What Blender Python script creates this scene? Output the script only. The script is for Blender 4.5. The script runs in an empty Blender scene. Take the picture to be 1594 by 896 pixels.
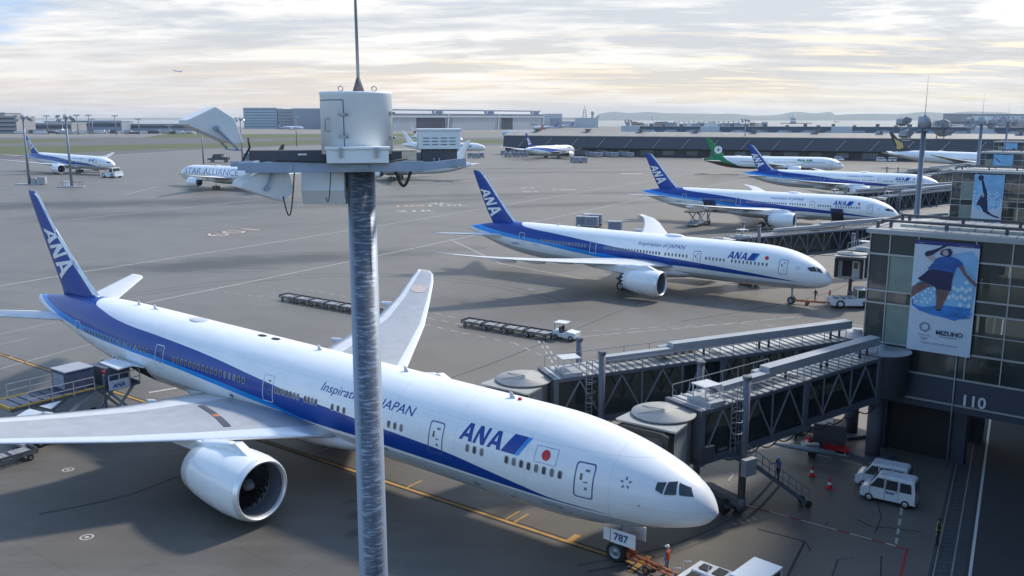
import bpy, bmesh, math, random
from mathutils import Vector, Matrix
random.seed(7)
R = math.radians
sc = bpy.context.scene
COL = sc.collection
# ------------------------------------------------------------------ camera
F_PX, PITCH, CAM_H = 1387.3, 0.188, 25.21
cam_d = bpy.data.cameras.new('camera'); cam = bpy.data.objects.new('camera', cam_d); COL.objects.link(cam)
cam_d.sensor_width = 36; cam_d.lens = 36 * F_PX / 1594; cam_d.clip_start = .3; cam_d.clip_end = 60000
cam.location = (0, 0, CAM_H); cam.rotation_euler = (math.pi/2 - PITCH, 0, 0)
sc.camera = cam
# ------------------------------------------------------------------ light
SUN_AZ, SUN_EL = R(50), R(44)
world = bpy.data.worlds.new('World'); sc.world = world; world.use_nodes = True
def build_world():
    nt = world.node_tree; N = nt.nodes; L = nt.links; N.clear()
    out = N.new('ShaderNodeOutputWorld'); bg = N.new('ShaderNodeBackground'); bg.inputs['Strength'].default_value = .12
    sky = N.new('ShaderNodeTexSky'); sky.sky_type = 'NISHITA'; sky.sun_disc = False
    sky.sun_elevation = SUN_EL; sky.sun_rotation = SUN_AZ; sky.air_density = 1.0; sky.dust_density = .8
    tc = N.new('ShaderNodeTexCoord'); sep = N.new('ShaderNodeSeparateXYZ'); L.new(tc.outputs['Generated'], sep.inputs[0])
    def m(op, a, b=None, c=None, clamp=False):
        n = N.new('ShaderNodeMath'); n.operation = op; n.use_clamp = clamp
        for i, v in enumerate((a, b, c)):
            if v is None: continue
            if isinstance(v, (int, float)): n.inputs[i].default_value = v
            else: L.new(v, n.inputs[i])
        return n.outputs[0]
    X, Y, Z = sep.outputs
    zc = m('MAXIMUM', Z, 0.0)
    den = m('ADD', zc, .085)
    px = m('DIVIDE', X, den); py = m('DIVIDE', Y, den)
    cmb = N.new('ShaderNodeCombineXYZ'); L.new(px, cmb.inputs[0]); L.new(py, cmb.inputs[1])
    def noise(scale, detail, rough, rot=0, sx=1, sy=1, dist=0, off=(0,0,0)):
        mp = N.new('ShaderNodeMapping'); L.new(cmb.outputs[0], mp.inputs[0])
        mp.inputs['Rotation'].default_value = (0, 0, rot); mp.inputs['Scale'].default_value = (sx, sy, 1); mp.inputs['Location'].default_value = off
        n = N.new('ShaderNodeTexNoise'); n.inputs['Scale'].default_value = scale; n.inputs['Detail'].default_value = detail
        n.inputs['Roughness'].default_value = rough; n.inputs['Distortion'].default_value = dist
        L.new(mp.outputs[0], n.inputs[0]); return n.outputs['Fac']
    def ramp(v, pts):
        r = N.new('ShaderNodeValToRGB'); L.new(v, r.inputs[0]); e = r.color_ramp.elements
        while len(e) > 1: e.remove(e[-1])
        e[0].position, c = pts[0]; e[0].color = (*c, 1) if not isinstance(c, float) else (c, c, c, 1)
        for p_, c in pts[1:]:
            q = e.new(p_); q.color = (*c, 1) if not isinstance(c, float) else (c, c, c, 1)
        return r.outputs[0]
    def mix(f, a, b, kind='MIX'):
        n = N.new('ShaderNodeMix'); n.data_type = 'RGBA'; n.blend_type = kind
        if isinstance(f, (int, float)): n.inputs[0].default_value = f
        else: L.new(f, n.inputs[0])
        for i, v in ((6, a), (7, b)):
            if isinstance(v, tuple): n.inputs[i].default_value = (*v, 1)
            else: L.new(v, n.inputs[i])
        return n.outputs[2]
    K = 1.24/.12
    def k(c): return tuple(x*K for x in c)
    # veil of altostratus: base tint by elevation
    right = m('MULTIPLY_ADD', X, .9, .45, clamp=True)
    base_l = ramp(zc, [(0, (.58,.54,.51)), (.02, (.78,.65,.53)), (.05, (.70,.63,.56)), (.09, (.57,.61,.65)), (.14, (.60,.65,.71)), (.4, (.45,.58,.78)), (1, (.32,.48,.76))])
    base_r = ramp(zc, [(0, (.66,.60,.46)), (.02, (.76,.67,.49)), (.05, (.62,.60,.53)), (.09, (.58,.61,.64)), (.14, (.60,.64,.69)), (.4, (.45,.58,.78)), (1, (.32,.48,.76))])
    base = mix(right, base_l, base_r)
    n1 = noise(.62, 8, .60, R(32), .75, 1.05, .35, (3.3, 1.2, 0))
    n2 = noise(2.0, 9, .62, R(-8), .42, 1.5, .25, (8.1, 4.4, 0))
    n3 = noise(.33, 5, .5, R(24), .8, 1.3, .4, (1.0, 7.7, 0))
    n5 = noise(2.6, 8, .65, R(30), .6, 1.3, .2, (5.0, 2.7, 0))
    bright = ramp(m('ADD', n1, m('MULTIPLY_ADD', n5, .50, -.25)), [(.44, 0.0), (.60, 1.0)])
    c1 = mix(m('MULTIPLY', bright, m('MULTIPLY_ADD', zc, 5.0, .40, clamp=True)), base, (1.10,1.06,.99))
    darkm = ramp(n3, [(.38, 1.0), (.60, 0.0)])
    c1 = mix(m('MULTIPLY', darkm, .48), c1, (.50,.53,.58))
    # low golden cloudlets lit from behind, mostly on the right
    wisp = ramp(n2, [(.51, 0.0), (.60, 1.0)])
    band = ramp(zc, [(.015, .0), (.03, .8), (.055, 1.0), (.085, .6), (.10, 0.0)])
    c2 = mix(m('MULTIPLY', m('MULTIPLY', wisp, band), m('MULTIPLY_ADD', X, .85, .42, clamp=True)), c1, (1.12,.93,.66))
    # open blue sky to the upper left and overhead
    n4 = noise(3.2, 10, .66, R(50), .6, 1.2, .5, (2.2, 9.1, 0))
    edge = m('ADD', m('MULTIPLY_ADD', X, -.71, -.408), zc)
    blue = m('ADD', edge, m('MULTIPLY_ADD', n4, .10, -.05))
    bm = ramp(blue, [(.0, 0.0), (.03, 1.0)])
    front = ramp(m('MULTIPLY_ADD', Y, .5, .5), [(.35, 1.0), (.75, 0.0)])
    skyb = N.new('ShaderNodeHueSaturation'); skyb.inputs['Saturation'].default_value = 1.2; skyb.inputs['Value'].default_value = BLUE_V
    L.new(sky.outputs[0], skyb.inputs['Color'])
    cl = N.new('ShaderNodeVectorMath'); cl.operation = 'SCALE'; cl.inputs['Scale'].default_value = K; L.new(c2, cl.inputs[0])
    a = mix(m('MULTIPLY', bm, .65), cl.outputs[0], k((.30,.50,.80)))
    fin = mix(m('MULTIPLY', front, .85), a, skyb.outputs[0])
    L.new(fin, bg.inputs['Color']); L.new(bg.outputs[0], out.inputs['Surface'])
LIFT = 0.0; BLUE_V = 2.45; HAZE = 0.00004
build_world()
sd = bpy.data.lights.new('sun', 'SUN'); sd.energy = 4.3; sd.angle = R(5.5); sd.color = (1, .93, .82)
sun = bpy.data.objects.new('sun', sd); COL.objects.link(sun)
sdir = Vector((math.sin(SUN_AZ)*math.cos(SUN_EL), math.cos(SUN_AZ)*math.cos(SUN_EL), math.sin(SUN_EL)))
sun.rotation_euler = sdir.to_track_quat('Z', 'Y').to_euler(); sun.location = (40, 20, 120)
sc.view_settings.view_transform = 'Standard'; sc.view_settings.look = 'None'; sc.view_settings.gamma = 1
sc.view_settings.use_curve_mapping = False; sc.view_settings.exposure = 0.0
sc.render.engine = 'CYCLES'; sc.cycles.max_bounces = 5; sc.cycles.glossy_bounces = 3; sc.cycles.volume_bounces = 0
sc.cycles.diffuse_bounces = 3; sc.cycles.transmission_bounces = 3; sc.cycles.caustics_reflective = False; sc.cycles.caustics_refractive = False
# ------------------------------------------------------------------ measuring helpers
def ray(u, v):
    cp, sp = math.cos(PITCH), math.sin(PITCH)
    x = (u-797)/F_PX; y = (448-v)/F_PX
    return Vector((0, 0, CAM_H)), Vector((x, cp + y*sp, -sp + y*cp))
def G(u, v, z=0.0):      # where the line of sight through a photo pixel meets height z
    c, d = ray(u, v); t = (z - c.z)/d.z; return c + d*t
# ------------------------------------------------------------------ materials
MATS = {}
def nodes(m):
    m.use_nodes = True; nt = m.node_tree; return nt, nt.nodes, nt.links, nt.nodes['Principled BSDF']
def pm(name, col, rough=.6, metal=0.0, var=.12, scale=3.0, bump=0.0, spec=.5, coat=0.0, detail=5, stretch=None, emit=None):
    if name in MATS: return MATS[name]
    m = bpy.data.materials.new(name); nt, N, L, b = nodes(m)
    b.inputs['Roughness'].default_value = rough; b.inputs['Metallic'].default_value = metal
    b.inputs['Specular IOR Level'].default_value = spec; b.inputs['Coat Weight'].default_value = coat; b.inputs['Coat Roughness'].default_value = .08
    tc = N.new('ShaderNodeTexCoord'); nz = N.new('ShaderNodeTexNoise'); nz.inputs['Scale'].default_value = scale
    nz.inputs['Detail'].default_value = detail; nz.inputs['Roughness'].default_value = .6
    if stretch:
        mp = N.new('ShaderNodeMapping'); mp.inputs['Scale'].default_value = stretch; L.new(tc.outputs['Object'], mp.inputs[0]); L.new(mp.outputs[0], nz.inputs[0])
    else: L.new(tc.outputs['Object'], nz.inputs[0])
    r = N.new('ShaderNodeValToRGB'); L.new(nz.outputs['Fac'], r.inputs[0]); e = r.color_ramp.elements
    e[0].position, e[1].position = .3, .7
    e[0].color = (*[max(0, c*(1-var)) for c in col], 1); e[1].color = (*[min(1, c*(1+var)) for c in col], 1)
    L.new(r.outputs[0], b.inputs['Base Color'])
    mr = N.new('ShaderNodeMapRange'); mr.inputs['To Min'].default_value = max(.02, rough-.08); mr.inputs['To Max'].default_value = min(1, rough+.1)
    L.new(nz.outputs['Fac'], mr.inputs['Value']); L.new(mr.outputs[0], b.inputs['Roughness'])
    if bump:
        bp = N.new('ShaderNodeBump'); bp.inputs['Strength'].default_value = bump; bp.inputs['Distance'].default_value = .02
        L.new(nz.outputs['Fac'], bp.inputs['Height']); L.new(bp.outputs[0], b.inputs['Normal'])
    if emit: b.inputs['Emission Color'].default_value = (*emit[0], 1); b.inputs['Emission Strength'].default_value = emit[1]
    MATS[name] = m; return m
# ------------------------------------------------------------------ mesh builder
def yrot(a): return Matrix.Rotation(a, 4, 'Z')
class MB:
    def __init__(s): s.v = []; s.f = []; s.m = []; s.sm = []
    def add(s, vs, fs, mi=0, M=None, smooth=False):
        o = len(s.v); s.v += [tuple(M @ Vector(v)) if M else tuple(v) for v in vs]
        for f in fs: s.f.append([i+o for i in f]); s.m.append(mi); s.sm.append(smooth)
        return s
    def box(s, x0, x1, y0, y1, z0, z1, mi=0, M=None, top=None):
        tx, ty = top if top else (1, 1); cx, cy = (x0+x1)/2, (y0+y1)/2; hx, hy = (x1-x0)/2, (y1-y0)/2
        vs = [(x0,y0,z0),(x1,y0,z0),(x1,y1,z0),(x0,y1,z0)] + [(cx+sx*hx*tx, cy+sy*hy*ty, z1) for sx, sy in ((-1,-1),(1,-1),(1,1),(-1,1))]
        return s.add(vs, [(3,2,1,0),(4,5,6,7),(0,1,5,4),(1,2,6,5),(2,3,7,6),(3,0,4,7)], mi, M)
    def ring(s, c, ax, r, n, ph=0):
        ax = Vector(ax).normalized(); u = ax.orthogonal().normalized(); w = ax.cross(u)
        return [Vector(c) + (u*math.cos(2*math.pi*(i+ph)/n) + w*math.sin(2*math.pi*(i+ph)/n))*r for i in range(n)]
    def cyl(s, a, b, r0, r1=None, n=12, mi=0, caps=True, M=None, smooth=True):
        r1 = r0 if r1 is None else r1; a = Vector(a); b = Vector(b); d = b-a
        v = s.ring(a, d, r0, n) + s.ring(b, d, r1, n)
        s.add(v, [(i, (i+1) % n, n+(i+1) % n, n+i) for i in range(n)], mi, M, smooth)
        if caps: s.add(v, [tuple(range(n-1, -1, -1)), tuple(range(n, 2*n))], mi, M)
        return s
    def tube(s, pts, r, n=8, mi=0, M=None):
        P = [Vector(p) for p in pts]; rr = r if isinstance(r, (list, tuple)) else [r]*len(P); vs = []; up = None
        for i, p in enumerate(P):
            d = (P[min(i+1, len(P)-1)] - P[max(i-1, 0)]).normalized()
            up = d.orthogonal().normalized() if up is None else (up - d*up.dot(d)).normalized()
            w = d.cross(up); vs += [p + (up*math.cos(2*math.pi*j/n) + w*math.sin(2*math.pi*j/n))*rr[i] for j in range(n)]
        fs = [(i*n+j, i*n+(j+1) % n, (i+1)*n+(j+1) % n, (i+1)*n+j) for i in range(len(P)-1) for j in range(n)]
        s.add(vs, fs, mi, M, True); s.add(vs, [tuple(range(n-1, -1, -1)), tuple(range(len(vs)-n, len(vs)))], mi, M); return s
    def bar(s, a, b, w, h=None, mi=0, M=None):      # rectangular bar between two points
        h = h or w; a = Vector(a); b = Vector(b); d = (b-a).normalized()
        u = Vector((0,0,1)).cross(d); u = Vector((1,0,0)) if u.length < 1e-4 else u.normalized(); n = d.cross(u)
        vs = [p + u*sx*w/2 + n*sy*h/2 for p in (a, b) for sx, sy in ((-1,-1),(1,-1),(1,1),(-1,1))]
        return s.add(vs, [(3,2,1,0),(4,5,6,7),(0,1,5,4),(1,2,6,5),(2,3,7,6),(3,0,4,7)], mi, M)
    def lathe(s, prof, n=32, axis='Z', c=(0,0,0), mi=0, M=None, close=False, mis=None):
        vs = []; c = Vector(c)
        for h, r in prof:
            for j in range(n):
                t = 2*math.pi*j/n; a, b = r*math.cos(t), r*math.sin(t)
                vs.append(c + Vector((a, b, h) if axis == 'Z' else (h, a, b) if axis == 'X' else (b, h, a)))
        for i in range(len(prof)-1):
            s.add([], [], mi)
            fs = [(i*n+j, i*n+(j+1) % n, (i+1)*n+(j+1) % n, (i+1)*n+j) for j in range(n)]
            o = len(s.v) if i == 0 else o
            if i == 0: s.v += [tuple(M @ v) if M else tuple(v) for v in vs]
            for f in fs: s.f.append([k+o for k in f]); s.m.append(mis[i] if mis else mi); s.sm.append(True)
        if close:
            s.f.append([o+j for j in range(n-1, -1, -1)]); s.m.append(mi); s.sm.append(False)
            s.f.append([o+(len(prof)-1)*n+j for j in range(n)]); s.m.append(mi); s.sm.append(False)
        return s
    def prism(s, pts, y0, y1, mi=0, M=None, plane='XZ'):    # outline extruded along the third axis
        n = len(pts)
        def P(p, y): return (p[0], y, p[1]) if plane == 'XZ' else (p[0], p[1], y) if plane == 'XY' else (y, p[0], p[1])
        vs = [P(p, y0) for p in pts] + [P(p, y1) for p in pts]
        return s.add(vs, [tuple(range(n)), tuple(range(2*n-1, n-1, -1))] + [(i, n+i, n+(i+1) % n, (i+1) % n) for i in range(n)], mi, M)
    def sphere(s, c, r, n=12, mi=0, sc_=(1,1,1), M=None):
        pr = [(-r*math.cos(math.pi*i/n)*sc_[2], max(1e-4, r*math.sin(math.pi*i/n))) for i in range(n+1)]
        vs = [(c[0]+q*math.cos(2*math.pi*j/n)*sc_[0], c[1]+q*math.sin(2*math.pi*j/n)*sc_[1], c[2]+h) for h, q in pr for j in range(n)]
        return s.add(vs, [(i*n+j, i*n+(j+1) % n, (i+1)*n+(j+1) % n, (i+1)*n+j) for i in range(n) for j in range(n)], mi, M, True)
    def mesh(s, name, mats, bevel=0.0, fix=True):
        me = bpy.data.meshes.new(name); me.from_pydata([tuple(v) for v in s.v], [], s.f)
        for m in (mats if isinstance(mats, (list, tuple)) else [mats]): me.materials.append(m)
        me.polygons.foreach_set('material_index', s.m); me.polygons.foreach_set('use_smooth', s.sm)
        if fix:
            bm = bmesh.new(); bm.from_mesh(me); bmesh.ops.remove_doubles(bm, verts=bm.verts, dist=1e-5)
            bmesh.ops.recalc_face_normals(bm, faces=bm.faces); bm.to_mesh(me); bm.free()
        return me
    def build(s, name, mats, parent=None, loc=None, rz=None, fix=True, bevel=0.0):
        if LIFT: s.v = [(x, y, z+LIFT if z > 1.3 else z) for x, y, z in s.v]
        o = bpy.data.objects.new(name, s.mesh(name, mats, fix=fix)); COL.objects.link(o)
        if parent: o.parent = parent
        if loc is not None: o.location = loc
        if rz is not None: o.rotation_euler.z = rz
        if bevel:
            md = o.modifiers.new('bevel', 'BEVEL'); md.width = bevel; md.segments = 2; md.limit_method = 'ANGLE'; md.harden_normals = False
        return o
def empty(name, loc=(0,0,0), rz=0.0):
    o = bpy.data.objects.new(name, None); COL.objects.link(o); o.location = loc; o.rotation_euler = (0, 0, rz); o.empty_display_size = .5; return o
def tag(o, label=None, cat=None, group=None, kind=None):
    if label: o['label'] = label
    if cat: o['category'] = cat
    if group: o['group'] = group
    if kind: o['kind'] = kind
    return o
def kids(o): return [c for c in bpy.data.objects if c.parent == o]
CH = {}
def copy_tree(o, parent=None, cache=None):
    cache = cache if cache is not None else {}
    if not cache:
        for q in bpy.data.objects:
            if q.parent: cache.setdefault(q.parent.name, []).append(q)
    c = o.copy(); COL.objects.link(c)
    if parent: c.parent = parent
    for ch in cache.get(o.name, []): copy_tree(ch, c, cache)
    return c
def place(o, loc, rz, label=None, group=None, cat=None):
    o.location = loc; o.rotation_euler.z = rz; tag(o, label, cat, group); return o
def text_mesh(body, size=1.0, shear=0.0, extrude=0.0, align='LEFT', bold=0.0):
    cu = bpy.data.curves.new('lettering', 'FONT'); cu.body = body; cu.size = size; cu.shear = shear; cu.extrude = extrude; cu.align_x = align; cu.offset = bold
    cu.resolution_u = 3
    o = bpy.data.objects.new('lettering_tmp', cu); COL.objects.link(o)
    dg = bpy.context.evaluated_depsgraph_get(); dg.update()
    me = bpy.data.meshes.new_from_object(o.evaluated_get(dg)); bpy.data.objects.remove(o); bpy.data.curves.remove(cu)
    return [tuple(v.co) for v in me.vertices], [list(p.vertices) for p in me.polygons]
# ------------------------------------------------------------------ airliner kit
def interp(x, xs, ys):
    if x <= xs[0]: return ys[0]
    for i in range(1, len(xs)):
        if x <= xs[i]: return ys[i-1] + (ys[i]-ys[i-1])*(x-xs[i-1])/(xs[i]-xs[i-1])
    return ys[-1]
WHITE = pm('white_paint', (.80,.81,.82), .26, var=.03, scale=.6, coat=.5)
GREYP = pm('grey_paint', (.50,.52,.55), .38, var=.05, scale=.8)
WINGG = pm('wing_grey', (.35,.36,.385), .42, var=.10, scale=.9)
WINGW = pm('wing_white', (.60,.61,.63), .35, var=.07, scale=.9)
SILV = pm('bare_metal', (.80,.81,.83), .32, metal=.45, var=.03)
DARKM = pm('dark_metal', (.05,.05,.055), .45, metal=.4)
BLACK = pm('black_rubber', (.018,.018,.02), .75)
GLASSD = pm('cockpit_glass', (.02,.025,.03), .06, var=.3, spec=.8)
WINP = pm('window_pane', (.035,.035,.045), .15, spec=.7)
WINP2 = pm('window_shade', (.15,.155,.17), .4)
WRIM = pm('window_rim', (.34,.35,.40), .4, metal=.5)
NAVY = pm('navy_paint', (.0,.048,.28), .38, var=.06, coat=.15, spec=.35)
SKYB = pm('sky_blue_paint', (.003,.24,.70), .28, var=.05, coat=.4)
REDP = pm('red_paint', (.55,.01,.02), .35)
FANM = pm('fan_blade', (.10,.105,.12), .35, metal=.7)
GREENP = pm('green_paint', (.0,.21,.07), .3, var=.06)
DKG = pm('door_trim_dark', (.06,.09,.22), .35)
LTT = pm('door_trim_light', (.55,.60,.70), .35)
HOLE = pm('hold_dark', (.02,.02,.022), .9)
def livery(name, curves, cols, hmax=20.0, amax=80.0, plain=False):
    """cols[0] above curve 0, cols[i] below curve i-1; the curves give height against distance from the nose"""
    m = bpy.data.materials.new(name); nt, N, L, b = nodes(m)
    b.inputs['Roughness'].default_value = .36; b.inputs['Coat Weight'].default_value = .22; b.inputs['Coat Roughness'].default_value = .12; b.inputs['Specular IOR Level'].default_value = .35
    tc = N.new('ShaderNodeTexCoord'); sp = N.new('ShaderNodeSeparateXYZ'); L.new(tc.outputs['Object'], sp.inputs[0])
    ax = N.new('ShaderNodeMath'); ax.operation = 'DIVIDE'; ax.inputs[1].default_value = -amax; L.new(sp.outputs[0], ax.inputs[0])
    prev = None
    for i, c in enumerate(cols):
        rgb = N.new('ShaderNodeRGB'); rgb.outputs[0].default_value = (*c, 1)
        if i == 0: prev = rgb.outputs[0]; continue
        fc = N.new('ShaderNodeFloatCurve'); cv = fc.mapping.curves[0]; pts = curves[i-1]
        fc.mapping.use_clip = False
        cv.points[0].location = (pts[0][0]/amax, pts[0][1]/hmax); cv.points[1].location = (pts[-1][0]/amax, pts[-1][1]/hmax)
        for a, z in pts[1:-1]: cv.points.new(a/amax, z/hmax)
        for q in cv.points: q.handle_type = 'AUTO_CLAMPED'
        fc.mapping.update(); L.new(ax.outputs[0], fc.inputs['Value'])
        mu = N.new('ShaderNodeMath'); mu.operation = 'MULTIPLY'; mu.inputs[1].default_value = hmax; L.new(fc.outputs[0], mu.inputs[0])
        lt = N.new('ShaderNodeMath'); lt.operation = 'LESS_THAN'; L.new(sp.outputs[2], lt.inputs[0]); L.new(mu.outputs[0], lt.inputs[1])
        mx = N.new('ShaderNodeMix'); mx.data_type = 'RGBA'; L.new(lt.outputs[0], mx.inputs[0]); L.new(prev, mx.inputs[6]); L.new(rgb.outputs[0], mx.inputs[7]); prev = mx.outputs[2]
    nz = N.new('ShaderNodeTexNoise'); nz.inputs['Scale'].default_value = .8; nz.inputs['Detail'].default_value = 6
    mp = N.new('ShaderNodeMapping'); mp.inputs['Scale'].default_value = (.5, 2, 2); L.new(tc.outputs['Object'], mp.inputs[0]); L.new(mp.outputs[0], nz.inputs[0])
    r = N.new('ShaderNodeMapRange'); r.inputs['From Min'].default_value = .3; r.inputs['From Max'].default_value = .7; r.inputs['To Min'].default_value = .94; r.inputs['To Max'].default_value = 1.03
    L.new(nz.outputs[0], r.inputs[0])
    # skin joints: thin rings and laps
    def lines(out, period, width):
        md = N.new('ShaderNodeMath'); md.operation = 'PINGPONG'; md.inputs[1].default_value = period/2; L.new(out, md.inputs[0])
        l2 = N.new('ShaderNodeMath'); l2.operation = 'LESS_THAN'; l2.inputs[1].default_value = width; L.new(md.outputs[0], l2.inputs[0]); return l2.outputs[0]
    la = lines(sp.outputs[0], 5.3, .016); lz = lines(sp.outputs[2], 2.3, .012)
    mxx = N.new('ShaderNodeMath'); mxx.operation = 'MAXIMUM'; L.new(la, mxx.inputs[0]); L.new(lz, mxx.inputs[1])
    sb = N.new('ShaderNodeMath'); sb.operation = 'MULTIPLY_ADD'; sb.inputs[1].default_value = -.20; L.new(mxx.outputs[0], sb.inputs[0]); L.new(r.outputs[0], sb.inputs[2])
    vm = N.new('ShaderNodeVectorMath'); vm.operation = 'SCALE'; L.new(prev, vm.inputs[0]); L.new(sb.outputs[0], vm.inputs['Scale'])
    L.new(vm.outputs[0], b.inputs['Base Color']); return m
CW, CN, CS, CG = (.80,.82,.84), (.0,.046,.275), (.002,.25,.70), (.46,.49,.53)
class Body:
    def __init__(s, top, bot, hw): s.T, s.B, s.W = top, bot, hw; s.L = top[-1][0]
    def at(s, a):
        t = interp(a, *zip(*s.T)); b = interp(a, *zip(*s.B)); w = interp(a, *zip(*s.W)); return (t+b)/2, max(.01, (t-b)/2), w
    def smooth_at(s, a):      # lightly smoothed so the outline has no corners
        e = .25 if a < 3 else .7
        r = [s.at(max(0, a+k)) for k in (-e, 0, e)] if e < a < s.L-e else [s.at(a)]
        return tuple(sum(q[i] for q in r)/len(r) for i in range(3))
    def pt(s, a, z, side, off=0.0):
        zc, hz, hy = s.smooth_at(a); k = max(-.999, min(.999, (z-zc)/hz)); y = hy*math.sqrt(1-k*k)
        ny, nz = y/hy**2, (z-zc)/hz**2; l = math.hypot(ny, nz) or 1
        return Vector((-a, side*(y + off*ny/l), z + off*nz/l))
    def mesh(s, n=48):
        A = [0, .06, .15, .3, .45, .66, .9, 1.2, 1.5, 1.8, 2.2, 2.6, 3, 3.5, 4, 4.6, 5.3, 6, 7, 8, 9, 10, 11.5]; x = 13
        while x < s.L*.64: A.append(x); x += 2.2
        while x < s.L: A.append(x); x += 1.0
        A.append(s.L); mb = MB(); vs = []
        for a in A:
            zc, hz, hy = s.smooth_at(a); vs += [(-a, hy*math.sin(2*math.pi*j/n), zc + hz*math.cos(2*math.pi*j/n)) for j in range(n)]
        fs = [(i*n+j, i*n+(j+1) % n, (i+1)*n+(j+1) % n, (i+1)*n+j) for i in range(len(A)-1) for j in range(n)]
        mb.add(vs, fs, 0, None, True); mb.add(vs, [tuple(range(n)), tuple(range(len(vs)-1, len(vs)-n-1, -1))]); return mb
def wrap(body, polys, side, off=.012, step=.35, mi=0, mb=None, raw=None, sx=1.0):
    """lay flat outlines given as (distance from nose, height) onto the skin"""
    bm = bmesh.new()
    if raw:
        vs = [bm.verts.new((v[0], v[1], 0)) for v in raw[0]]
        for f in raw[1]:
            try: bm.faces.new([vs[i] for i in f])
            except ValueError: pass
    for p in polys:
        try: bm.faces.new([bm.verts.new((q[0], q[1], 0)) for q in p])
        except ValueError: pass
    bmesh.ops.triangulate(bm, faces=bm.faces)
    zs = [v.co.y for v in bm.verts]; xs = [v.co.x for v in bm.verts]
    k = math.floor(min(zs)/step)+1
    while k*step < max(zs):
        bmesh.ops.bisect_plane(bm, geom=bm.verts[:]+bm.edges[:]+bm.faces[:], plane_co=(0, k*step, 0), plane_no=(0,1,0)); k += 1
    k = math.floor(min(xs)/sx)+1
    while k*sx < max(xs):
        bmesh.ops.bisect_plane(bm, geom=bm.verts[:]+bm.edges[:]+bm.faces[:], plane_co=(k*sx, 0, 0), plane_no=(1,0,0)); k += 1
    bm.verts.index_update(); mb = mb or MB()
    mb.add([body.pt(max(0.02, v.co.x), v.co.y, side, off) for v in bm.verts], [[v.index for v in f.verts] for f in bm.faces], mi, None, True)
    bm.free(); return mb
def rrect(a0, a1, z0, z1, r, n=4):
    pts = []
    for cx, cz, t0 in ((a1-r, z1-r, 0), (a0+r, z1-r, 90), (a0+r, z0+r, 180), (a1-r, z0+r, 270)):
        for i in range(n+1): t = R(t0 + 90*i/n); pts.append((cx + r*math.cos(t), cz + r*math.sin(t)))
    return pts
def ring_polys(outer, inner): n = len(outer); return [[outer[i], outer[(i+1) % n], inner[(i+1) % n], inner[i]] for i in range(n)]
def scale_text(raw, a0, z0, h, side, slope=0.0, wscale=1.0):
    # on the right-hand side letters run towards the nose
    s = -1 if side < 0 else 1
    return ([(a0 + s*v[0]*h*wscale, z0 + v[1]*h + slope*v[0]*h, 0) for v in raw[0]], raw[1])
LOGO_A = [[(0,0),(.22,0),(.34,.22),(.46,.42),(.65,.82),(.56,1)], [(.34,.22),(.68,.22),(.67,.42),(.46,.42)], [(.68,.22),(.70,0),(.98,0),(.86,1),(.56,1),(.65,.82),(.67,.42)]]
LOGO_N = [[(0,0),(.2,0),(.36,.62),(.3,1)], [(.3,1),(.36,.62),(.58,0),(.82,0),(.76,.38),(.56,1)], [(.82,0),(1.12,1),(.92,1),(.76,.38)]]
def logo(a0, z0, w, h):
    out = []
    for i, g in enumerate((LOGO_A, LOGO_N, LOGO_A)):
        for p in g: out.append([(a0 - (i*1.04 + x)*w, z0 + y*h) for x, y in p])
    return out
NACA = [(0,0),(.0125,.26),(.04,.44),(.10,.66),(.2,.86),(.32,.98),(.45,.97),(.6,.82),(.75,.56),(.88,.29),(1,.02)]
def surface(sections, mats, bands, name, parent, mirror=1, vertical=False, cap=True):
    """sections: (s, aLE, aTE, z, half thickness); bands: chord fractions splitting material index"""
    prof = [(x, t) for x, t in NACA] + [(x, -t*.75) for x, t in NACA[-2:0:-1]]; n = len(prof); mb = MB(); vs = []
    for (s, le, te, z, t) in sections:
        for x, q in prof:
            a = le + (te-le)*x
            vs.append((-a, q*t, z) if vertical else (-a, mirror*s, z + q*t))
    base = len(mb.v); mb.v += vs
    for i in range(len(sections)-1):
        for j in range(n):
            xm = (prof[j][0] + prof[(j+1) % n][0])/2; mi = next((k for k, b in enumerate(bands) if xm < b), len(bands))
            mb.f.append([i*n+j, i*n+(j+1) % n, (i+1)*n+(j+1) % n, (i+1)*n+j]); mb.m.append(mi); mb.sm.append(True)
    k = (len(sections)-1)*n; mb.f.append([k+j for j in range(n)]); mb.m.append(0); mb.sm.append(False)
    mb.f.append([j for j in range(n-1, -1, -1)]); mb.m.append(0); mb.sm.append(False)
    return mb.build(name, mats, parent)
def finthick(secs, a, z):
    zs = [q[3] for q in secs]; le = interp(z, zs, [q[1] for q in secs]); te = interp(z, zs, [q[2] for q in secs]); t = interp(z, zs, [q[4] for q in secs])
    x = max(0, min(1, (a-le)/(te-le))); return t*interp(x, [p[0] for p in NACA], [p[1] for p in NACA])
def fin_decal(secs, polys, side, off=.02, mi=0, mb=None):
    mb = mb or MB(); bm = bmesh.new()
    for p in polys:
        try: bm.faces.new([bm.verts.new((q[0], q[1], 0)) for q in p])
        except ValueError: pass
    bmesh.ops.triangulate(bm, faces=bm.faces)
    for ax, nrm in ((0, (1,0,0)), (1, (0,1,0))):
        c = [v.co[ax] for v in bm.verts]; k = math.floor(min(c)/.4)+1
        while k*.4 < max(c):
            co = [0,0,0]; co[ax] = k*.4
            bmesh.ops.bisect_plane(bm, geom=bm.verts[:]+bm.edges[:]+bm.faces[:], plane_co=co, plane_no=nrm); k += 1
    bm.verts.index_update()
    mb.add([(-v.co.x, side*(finthick(secs, v.co.x, v.co.y)*(1 if side > 0 else .75)+off), v.co.y) for v in bm.verts], [[v.index for v in f.verts] for f in bm.faces], mi)
    bm.free(); return mb
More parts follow.
